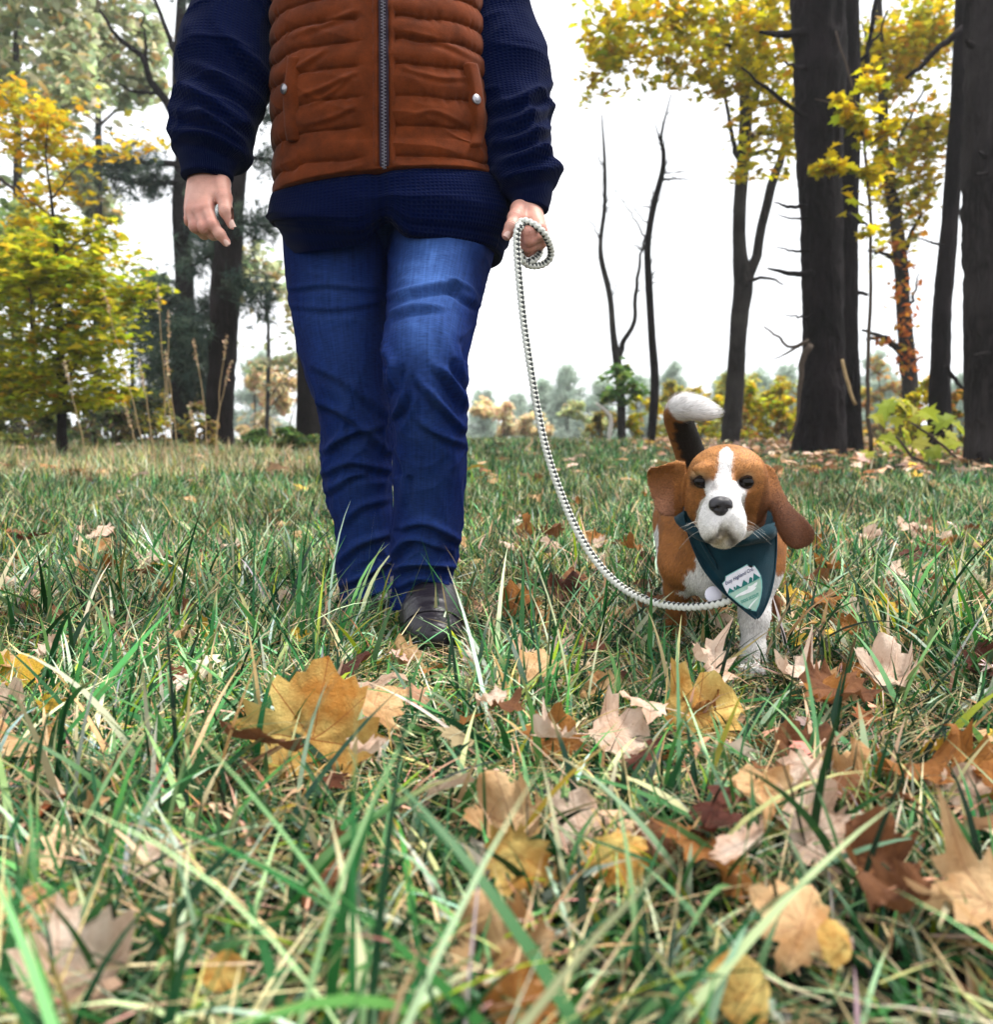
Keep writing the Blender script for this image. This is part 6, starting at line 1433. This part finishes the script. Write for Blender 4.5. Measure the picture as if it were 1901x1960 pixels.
# coat pattern lives in the dog's own frame (metres from the skull middle / from the chest)
SK = P(1391, 927, 1.245); CH = P(1385, 1058, 1.42)
tail_s = spline(np.array(TAIL), 60)
def coat(V):
    n = .006 * vnoise(V * 90, 5) + .010 * vnoise(V * 35, 6)
    h = V - SK; k_ = V[:, 1] / SK[1]; hx, hy, hz = V[:, 0] - SK[0] * k_, -h[:, 1], (V[:, 2] - H) - (SK[2] - H) * k_   # the head is turned to face the lens
    c = np.tile(TAN, (len(V), 1))
    # head
    head = (V[:, 1] < 1.325) & (hz > -.135)
    mixh = sstep(-.02, .05, hz)[:, None]
    hc_ = TAN * (1 - .55 * mixh) + TAN_L * .55 * mixh
    c = np.where(head[:, None], hc_, c)
    bl = -.002 + .0 * hz
    w = np.interp(hz, [-.10, -.05, -.022, -.005, .012, .03, .045, .055], [.034, .036, .0275, .0135, .0100, .0092, .0090, .0])
    d = np.abs(hx - np.interp(hz, [-.1, -.03, .05], [-.0095, -.006, -.0015])) + n * .22
    blaze = head & (d < w) & (hy > .0)
    muz = head & (hy > .052) & (hz < .004) & (np.abs(hx + .008) < .0345 + n * .3)
    chin = head & (hz < -.062 + n) & (hy > -.02)
    c = np.where((blaze | muz | chin)[:, None], WHT, c)
    # mouth corner shading of the lips: brown pigment patches
    for px, py, rr, cc in ((1382, 1030, .0135, (.36, .28, .15)), (1376, 1014, .0035, (.04, .03, .025)), (1388, 1014, .0035, (.04, .03, .025)), (1370, 1022, .004, (.05, .03, .025)), (1395, 1022, .004, (.05, .03, .025)), (1363, 1032, .0055, (.025, .015, .012)), (1402, 1032, .0055, (.025, .015, .012)), (1360, 1041, .005, (.03, .02, .015)), (1405, 1041, .005, (.03, .02, .015)), (1382, 1022, .003, (.06, .04, .03))):
        q = P(px, py, 1.115); g = np.exp(-(np.hypot(V[:, 0] - q[0], V[:, 2] - q[2]) / rr) ** 2)[:, None] * (head & (hy > .04))[:, None]; c = c * (1 - .85 * g) + np.array(cc) * .85 * g
    for ex, ey in EYES:
        q = P(ex, ey, 1.18); g = np.exp(-(np.hypot((V[:, 0] - q[0]) / 1.35, V[:, 2] - q[2]) / .0096) ** 4)[:, None] * (head & (hy > .02))[:, None]; c = c * (1 - .92 * g) + np.array((.03, .018, .014)) * .92 * g
        q = P(ex, ey - 13, 1.18); g = np.exp(-(np.hypot((V[:, 0] - q[0]) / 1.7, V[:, 2] - q[2]) / .0045) ** 2)[:, None] * (head & (hy > .02))[:, None]; c = c * (1 - .5 * g) + np.array((.72, .48, .27)) * .5 * g
    # brindle shading in the tan, lighter brow, darker cheeks behind the muzzle
    tanm = head & ~(blaze | muz | chin); sh = 1 + .22 * vnoise(V * np.array([60, 60, 160]), 9) + .16 * vnoise(V * 260, 10) - .28 * np.exp(-((hz + .055) / .03) ** 2) * (np.abs(hx) > .03)
    c = np.where(tanm[:, None], c * sh[:, None], c)
    # ears
    earL = head & (V[:, 0] < P(1312, 0, 1.245)[0]); earR = head & (V[:, 0] > P(1468, 0, 1.235)[0])
    eL_ = sstep(.03, -.05, hz)[:, None]; c = np.where(earL[:, None], (TAN * .9) * (1 - eL_) + np.array((.27, .125, .075)) * eL_, c)
    eR_ = sstep(.03, -.045, hz)[:, None]; c = np.where(earR[:, None], TAN * (1 - eR_) + BRN * eR_, c)
    # body: white chest, belly and lower legs
    b = V - CH; body_ = ~head
    up = b[:, 2] + n
    inner = (np.abs(b[:, 0] + .004) < .064 + .02 * sstep(0, -.06, b[:, 2]) + n * 1.2)
    chest = body_ & inner & (V[:, 1] < 1.47) & (up < .06)
    low = body_ & (V[:, 2] < .155 + n * 2 + .03 * (V[:, 1] > 1.6)) & ((V[:, 0] > CH[0] + .0) | (V[:, 1] > 1.56))
    band = body_ & (np.abs(V[:, 1] - 1.60 + n) < .025) & (V[:, 2] < .30)
    under = body_ & (up < -.060) & (np.abs(b[:, 0]) < .048)
    c = np.where((chest | low | under | band)[:, None], WHT, c)
    legl = body_ & (V[:, 0] < CH[0] - .044) & (V[:, 2] < .185) & (V[:, 1] < 1.56) & (V[:, 2] > .045) & ~((V[:, 1] < 1.432 + n) & (V[:, 0] > CH[0] - .074 + n)); c = np.where(legl[:, None], TAN, c)
    saddle = body_ & (b[:, 2] > .075 + n) & (V[:, 1] > 1.5); c = np.where(saddle[:, None], np.array((.10, .045, .02)), c)
    c = np.where((body_ & (c[:, 0] < .5))[:, None], c * (1 + .25 * vnoise(V * np.array([70, 40, 70]), 12) + .15 * vnoise(V * 240, 13))[:, None], c)
    # tail
    dd = np.linalg.norm(V[:, None, :] - tail_s[None, ::3, :], axis=2) if len(V) < 4000 else np.stack([np.linalg.norm(V - t, axis=1) for t in tail_s[::3]], 1)
    ti = dd.argmin(1) / 19.0; td_ = dd.min(1); tl = (td_ < .04) & (V[:, 2] > P(0, 905, 1.8)[2]) & (V[:, 1] > 1.60)
    side = V[:, 0] - tail_s[::3][dd.argmin(1), 0]
    black = tl & (ti > .1) & (ti < .50) & (side > -.012 + n)
    c = np.where((tl & (ti <= .54))[:, None], TAN * .95, c); c = np.where(black[:, None], BLK * 1.4, c); c = np.where((tl & (ti > .53 + n * 2))[:, None], WHT, c)
    return c
DC = coat(DV)
for _ in range(2):   # soften the borders between coat patches
    sm = DC.copy(); nn = np.ones(len(DV))
    for k in range(4):
        np.add.at(sm, DF[:, k], DC[DF[:, (k + 1) % 4]]); np.add.at(nn, DF[:, k], 1)
    DC = sm / nn[:, None]
M_COAT = pbr('dog_skin_and_undercoat', attr=True, rough=.8, spec=.2, var=.12, vscale=80, bump=.25, bscale=400)
M_HAIR = pbr('dog_hair', attr=True, rough=.55, spec=.3, var=0, trans=.15)
body_o = obj('body', make_mesh('body', DV, DF, True, DC), M_COAT, dog)
# short coat: thin single hairs following the body
r = np.random.default_rng(12); NH = 170000
tri = np.concatenate([DF[:, [0, 1, 2]], DF[:, [0, 2, 3]]]); ar = np.linalg.norm(np.cross(DV[tri[:, 1]] - DV[tri[:, 0]], DV[tri[:, 2]] - DV[tri[:, 0]]), axis=1)
cen = DV[tri].mean(1); wgt = ar * np.where(cen[:, 1] < 1.34, 2.2, 1.0) * np.where(cen[:, 1] > 1.62, .6, 1.0)
ti = r.choice(len(tri), NH, p=wgt / wgt.sum()); u = r.random((NH, 2)); fl = u.sum(1) > 1; u[fl] = 1 - u[fl]
A_, B_, C_ = DV[tri[ti, 0]], DV[tri[ti, 1]], DV[tri[ti, 2]]
hp = A_ + (B_ - A_) * u[:, :1] + (C_ - A_) * u[:, 1:]
hn = np.cross(B_ - A_, C_ - A_); hn /= np.linalg.norm(hn, axis=1)[:, None] + 1e-12; hn *= np.sign((hn * DN[tri[ti, 0]]).sum(1))[:, None]
isH = hp[:, 1] < 1.325
nose = P(1381, 968, 1.10)
flow = np.where(isH[:, None], (hp - nose) * np.array([1.0, 1.0, 1.0]), np.array([0, .5, -1.0]))
flow = flow / (np.linalg.norm(flow, axis=1)[:, None] + 1e-9) + np.where(isH[:, None], np.array([0, .3, -.1]), 0)
tl = (hp[:, 2] > P(0, 905, 1.8)[2]) & (hp[:, 1] > 1.60)
flow[tl] = (0, -.1, 1.0)
tip = tl & (hp[:, 2] > P(0, 803, 1.7)[2]); flow[tip] = (.9, -.1, .15)
flow = flow - (flow * hn).sum(1)[:, None] * hn; flow /= np.linalg.norm(flow, axis=1)[:, None] + 1e-9
hd = flow + hn * r.uniform(.06, .26, (NH, 1)) + r.normal(0, .13, (NH, 3)); hd /= np.linalg.norm(hd, axis=1)[:, None]
ln = np.where(isH, .0038, .0068) * r.uniform(.6, 1.3, NH); ln[tl] *= 1.3; ln[tip] *= 2.0
muzz = np.linalg.norm(hp - nose, axis=1) < .05; ln[muzz] *= .6
eyed = np.min([np.linalg.norm(hp - P(ex, ey, 1.178), axis=1) for ex, ey in EYES], axis=0); ok = (eyed > .0150) & (np.linalg.norm((hp - nose) / np.array([1, 1.2, .9]), axis=1) > .0165)
hp, hn, hd, ln = hp[ok], hn[ok], hd[ok], ln[ok]; NH = len(hp)
sd = np.cross(hd, hn); sd /= np.linalg.norm(sd, axis=1)[:, None] + 1e-9; wd = r.uniform(.00022, .00040, NH)[:, None]
mid = hp + hd * (ln * .55)[:, None] + hn * .0004; end = hp + hd * ln[:, None] - hn * (ln * .10)[:, None]
V = np.stack([hp - sd * wd - hn * .0004, hp + sd * wd - hn * .0004, mid + sd * wd * .8, mid - sd * wd * .8, end], 1).reshape(-1, 3)
b0 = np.arange(NH)[:, None] * 5; F4 = b0 + np.array([[0, 1, 2, 3]]); F3 = b0 + np.array([[3, 2, 4]])
hcx = coat(hp); hcx = np.clip(hcx * r.uniform(.55, 1.45, (NH, 1)), .004, .9)
mb = MB(); mb.add(V, F4, np.repeat(hcx, 5, 0)); mb.f3.append(F3)
tag(obj('fur', mb.mesh('fur'), M_HAIR, body_o), kind='stuff')
# eyes, nose, claws, whiskers
M_EYE = pbr('dark_brown_eye', (.004, .002, .0015), .22, .22, var=.2)
for ex, ey in EYES:
    p, n_ = hit(dbv, ex, ey); d = unit(pdir(ex, ey)); c = p + d * .0016 if p is not None else P(ex, ey, 1.18)
    th = np.linspace(0, np.pi, 14); ph = np.linspace(0, 2 * np.pi, 22, endpoint=False); R_ = np.array([.0114, .0093, .0098])
    V = c + np.array([[(math.sin(t) * math.cos(q) * R_[0], math.sin(t) * math.sin(q) * R_[1], math.cos(t) * R_[2]) for q in ph] for t in th]).reshape(-1, 3)
    eye = obj('eye', make_mesh('eye', V, grid_faces(14, 22, True)), M_EYE, body_o)
    # lids: two arcs over the ball
    for sgn, col, zz in ((1, (.030, .015, .009), .0086), (-1, (.016, .010, .008), -.0074)):
        arc = []
        for t in np.linspace(-1, 1, 13):
            x = t * .0125; arc.append(c + np.array([x, -.0078 + .0095 * t * t, zz * (1 - t * t) - .0015 * t * (1 if ex < 1390 else -1) * .8]))
        mb = MB(); add_tube(mb, arc, (.0014 if sgn > 0 else .0010) * np.sqrt(np.clip(1.02 - np.linspace(-1, 1, 13) ** 2, .08, 1)) + .0004, 8, color=col); obj('eyelid', mb.mesh('eyelid'), M_COAT, body_o)
s = SDF(nose - .03, nose + .03, .0011)
p, _ = hit(dbv, 1381, 968); nc = (p if p is not None else nose) + np.array([0, .0035, 0])
s = SDF(nc - .03, nc + .03, .0011)
s.ell(nc + (0, 0, .004), (.0150, .0105, .0088), .006); s.ell(nc + (0, .000, -.006), (.0095, .0095, .0090), .006)
for e in (-1, 1):
    s.ell(nc + (e * .0095, -.001, -.001), (.0062, .0085, .0066), .004); s.ell(nc + (e * .0072, -.0100, -.0030), (.0030, .0045, .0026), .002, sub=True); s.cap(nc + (e * .0085, -.0085, -.004), nc + (e * .0135, -.004, -.005), .0014, .0012, .002, sub=True)
s.cap(nc + (0, -.0102, .003), nc + (0, -.0100, -.014), .0007, .0007, .0015, sub=True)
V, F = s.mesh(); obj('nose', make_mesh('nose', V, F), pbr('wet_black_nose', (.012, .010, .014), .28, .5, var=.2, bump=.25, bscale=700), body_o)
rw = np.random.default_rng(4); M_WH = pbr('whisker', (.75, .72, .66), .4, .4, var=0)
for e in (-1, 1):
    for k in range(5):
        p, n_ = hit(dbv, 1382 + e * rw.uniform(24, 38), rw.uniform(985, 1015))
        if p is None: continue
        d = unit(np.array([e * 1.0, -.15, rw.uniform(-.7, .1)])); L = rw.uniform(.025, .045)
        mb = MB(); add_tube(mb, [p, p + d * L * .5, p + d * L + np.array([0, 0, -.008])], [.00018, .00015, .00008], 3, 6); obj('whisker', mb.mesh('whisker'), M_WH, body_o)
M_CLAW = pbr('claw', (.10, .08, .07), .4, .4, var=.2)
for dx in (-.014, -.005, .005, .014):
    mb = MB(); p = P(1440, 1288, 1.298) + np.array([dx, .006 if abs(dx) > .01 else 0, 0]); add_tube(mb, [p, p + np.array([0, -.006, -.002]), p + np.array([0, -.010, -.006])], [.003, .0024, .0008], 6); obj('claw', mb.mesh('claw'), M_CLAW, body_o)

# -- bandana
M_TEAL = pbr('teal_cotton', (.0024, .026, .040), .85, .12, var=.25, vscale=40, bump=.35, bscale=900, sheen=.1)
LE = np.array([(1309, 978), (1315, 1010), (1326, 1045), (1342, 1080), (1360, 1106), (1385, 1133), (1414, 1158), (1436, 1176), (1447, 1184)], float)
RE = np.array([(1482, 975), (1485, 1010), (1486, 1045), (1484, 1080), (1481, 1106), (1475, 1133), (1466, 1158), (1457, 1175), (1449, 1184)], float)
def bY(x, y):
    t = np.clip((y - 978) / 206, 0, 1); cx = 1395 + 52 * t; hwid = 92 * (1 - t) + 8
    return 1.292 - .010 * t + .030 * (1 - t) * np.clip((x - cx) / hwid, -1.2, 1.2) ** 2 - .006 * np.exp(-((y - 1150) / 30) ** 2)
nT, nU = 90, 70
le = spline(LE, nT); re = spline(RE, nT); V = []
for i in range(nT):
    row = []
    for j in range(nU):
        u = j / (nU - 1); x, y = le[i] + (re[i] - le[i]) * u
        wv = .0028 * math.sin(u * 9 + i * .05) * (1 - i / nT) + .004 * float(vnoise(np.array([u * 3.5, i / nT * 4.0, 0.]), 8)) * (1 - .8 * math.exp(-(((x - 1425) / 45) ** 2 + ((y - 1125) / 45) ** 2)))
        row.append(P(x, y, bY(x, y) + wv))
    V.append(row)
V = np.array(V); Vb = V + np.array([0, .0016, 0])
mb = MB(); n0 = nT * nU; mb.add(np.concatenate([V.reshape(-1, 3), Vb.reshape(-1, 3)]), np.concatenate([grid_faces(nT, nU), grid_faces(nT, nU)[:, ::-1] + n0]))
i = np.arange(nT - 1); mb.f4.append(np.stack([i * nU, (i + 1) * nU, (i + 1) * nU + n0, i * nU + n0], 1)); mb.f4.append(np.stack([i * nU + nU - 1, i * nU + nU - 1 + n0, (i + 1) * nU + nU - 1 + n0, (i + 1) * nU + nU - 1], 1))
band = obj('bandana', mb.mesh('bandana'), M_TEAL, dog)
# hem seam along both free edges
for E, nm in ((V[:, 0], 'hem'), (V[:, -1], 'hem')):
    mb = MB(); add_tube(mb, E[2:] + np.array([0, -.0005, 0]), np.full(nT - 2, .0019), 6); obj(nm, mb.mesh(nm), M_TEAL, band)
# rolled part round the neck
nk = P(1391, 985, 1.345); ring = []
for a in np.linspace(0, 2 * np.pi, 40, endpoint=False): ring.append(nk + np.array([.072 * math.cos(a), .066 * math.sin(a), -.006 + .026 * math.sin(a)]))
ring.append(ring[0]); mb = MB(); add_tube(mb, ring, np.full(41, .0105) + .0015 * np.sin(np.arange(41) * 1.3), 12, 160, lambda L, th, R: .0014 * np.sin(th * 4 + L * 60), cap=False); obj('neck_roll', mb.mesh('neck_roll'), M_TEAL, band)
# folded inner layer: a second edge inside the left border
fold = [P(x, y, bY(x, y) - .0022) for x, y in ((1328, 1000), (1345, 1040), (1366, 1076), (1374, 1090))]; mb = MB(); add_tube(mb, fold, [.002, .003, .003, .0008], 8, 40); obj('fold', mb.mesh('fold'), M_TEAL, band)
# -- badge on the bandana
def flat(name, poly, lift, color, parent, rough=.8):
    me = bpy.data.meshes.new(name); import bmesh
    bm = bmesh.new(); vs = [bm.verts.new(P(x, y, 1.2845 - lift * .8 - .0045)) for x, y in poly]; bm.faces.new(vs); bmesh.ops.triangulate(bm, faces=bm.faces[:]); bm.normal_update()
    ex = bmesh.ops.extrude_face_region(bm, geom=bm.faces[:]); bmesh.ops.translate(bm, verts=[g for g in ex['geom'] if isinstance(g, bmesh.types.BMVert)], vec=(0, .0006, 0))
    bm.to_mesh(me); bm.free(); return obj(name, me, pbr(name + '_print', color, rough, .25, var=.12, vscale=120), parent)
def bp_(cx, cy): return (1353.5 + cx * .08, 1064.6 + cy * .08)
shield = flat('badge', [bp_(*q) for q in [(360, 650), (430, 580), (440, 480), (960, 195), (1040, 250), (1140, 225), (1220, 330), (1295, 460), (1320, 600), (1325, 760), (1300, 960), (1250, 1150), (1180, 1320), (1080, 1300), (920, 1240), (780, 1150), (640, 1030), (520, 930), (440, 810)]], .0040, (.20, .48, .46), band)
flat('badge_sky', [bp_(*q) for q in [(380, 655), (446, 590), (455, 495), (955, 220), (1040, 270), (1135, 245), (1205, 340), (1275, 465), (1265, 505), (880, 690), (490, 895), (430, 780)]], .0052, (.72, .72, .80), shield)
flat('badge_field', [bp_(*q) for q in [(530, 905), (890, 715), (1275, 530), (1300, 640), (1305, 760), (1280, 950), (1230, 1130), (1165, 1290), (1080, 1275), (930, 1220), (800, 1130), (650, 1010)]], .0052, (.34, .52, .44), shield)
for q in ([(495, 890), (540, 760), (660, 830)], [(690, 805), (715, 685), (825, 745)], [(650, 800), (645, 730), (680, 735), (690, 790)], [(835, 740), (860, 620), (885, 565), (920, 600), (960, 620), (975, 665)], [(1000, 655), (1020, 520), (1045, 500), (1085, 520), (1085, 615)], [(1105, 605), (1120, 405), (1265, 505)]):
    flat('badge_hill', [bp_(*p) for p in q], .0064, (.015, .16, .15), shield)
flat('badge_animal', [bp_(*q) for q in [(665, 1005), (700, 945), (780, 890), (900, 830), (975, 790), (985, 720), (1040, 715), (1090, 690), (1150, 640), (1205, 615), (1195, 680), (1130, 740), (1190, 730), (1140, 800), (1060, 850), (960, 890), (860, 930), (770, 950)]], .0064, (.80, .82, .84), shield)
flat('badge_path', [bp_(*q) for q in [(990, 1235), (1040, 1160), (1130, 1060), (1235, 985), (1140, 1090), (1060, 1190), (1020, 1250)]], .0064, (.75, .80, .80), shield)
def lettering(name, text, a, b, size, color, shear=0.0, bold=0.0):
    cu = bpy.data.curves.new(name, 'FONT'); cu.body = text; cu.size = 1.0; cu.shear = shear; cu.offset = bold; cu.resolution_u = 3
    o = bpy.data.objects.new(name, cu); COL.objects.link(o); bpy.context.view_layer.update()
    me = bpy.data.meshes.new_from_object(o.evaluated_get(bpy.context.evaluated_depsgraph_get())); bpy.data.objects.remove(o); bpy.data.curves.remove(cu)
    co = np.array([v.co[:] for v in me.vertices]); w = co[:, 0].max() - co[:, 0].min(); a, b = np.array(a, float), np.array(b, float); ax = (b - a) / w; per = np.array([ax[1], -ax[0]]); per = per / np.linalg.norm(per) * size
    for v, q in zip(me.vertices, co):
        x, y = a + ax * (q[0] - co[:, 0].min()) + per * q[1]; v.co = P(x, y, 1.2845 - .0066 * .8 - .0045)
    return obj(name, me, pbr(name + '_ink', color, .8, .2, var=0), shield)
lettering('badge_lettering', 'Esop Highland Crd.', bp_(455, 690), bp_(1120, 330), 9.5, (.01, .03, .12), .35, .01)
lettering('badge_lettering', 'DOG SCOUT', bp_(830, 1130), bp_(1265, 930), 8.0, (.02, .24, .20), .2, .02)
# collar tag and clip
def disc(name, c, r, n_, mat, th=.0016, parent=dog):
    n_ = unit(n_); u = unit(np.cross(n_, (0, 0, 1))); w = np.cross(n_, u); a = np.linspace(0, 2 * np.pi, 28, endpoint=False); V = []
    for rr, h in ((.001, th), (.9, th), (1, th * .4), (1, -th * .4), (.9, -th), (.001, -th)): V += [c + n_ * h + (u * math.cos(t) + w * math.sin(t)) * r * rr for t in a]
    return obj(name, make_mesh(name, np.array(V), grid_faces(6, 28, True)), mat, parent)
disc('name_tag', P(1366, 1138, 1.318), .0135, (-.2, -1, .25), pbr('white_enamel', (.72, .70, .80), .35, .4, var=.05))
mb = MB(); q = P(1400, 1145, 1.298); add_tube(mb, [q, q + np.array([.012, .006, .006]), q + np.array([.024, .02, .012])], [.0055, .0045, .004], 10, 10); obj('clip', mb.mesh('clip'), M_SNAP, leash)

# ------------------------------------------------------------------ hazy air
V = np.array([(x, y, z) for x in (-135, 135) for y in (-8, 165) for z in (-4, 24)], float)
hz_o = obj('haze', make_mesh('haze', V, np.array([(0, 1, 3, 2), (4, 6, 7, 5), (0, 4, 5, 1), (2, 3, 7, 6), (0, 2, 6, 4), (1, 5, 7, 3)]), False))
m, nt, b, out = mat_new('hazy_air'); nt.nodes.remove(b); pv = nd(nt, 'ShaderNodeVolumePrincipled'); pv.inputs['Color'].default_value = (.97, .98, 1.0, 1); pv.inputs['Density'].default_value = .0012; pv.inputs['Anisotropy'].default_value = .2
nt.links.new(pv.outputs[0], out.inputs['Volume']); hz_o.data.materials.append(m); tag(hz_o, 'thin pale autumn haze over field and wood', 'haze', kind='stuff')
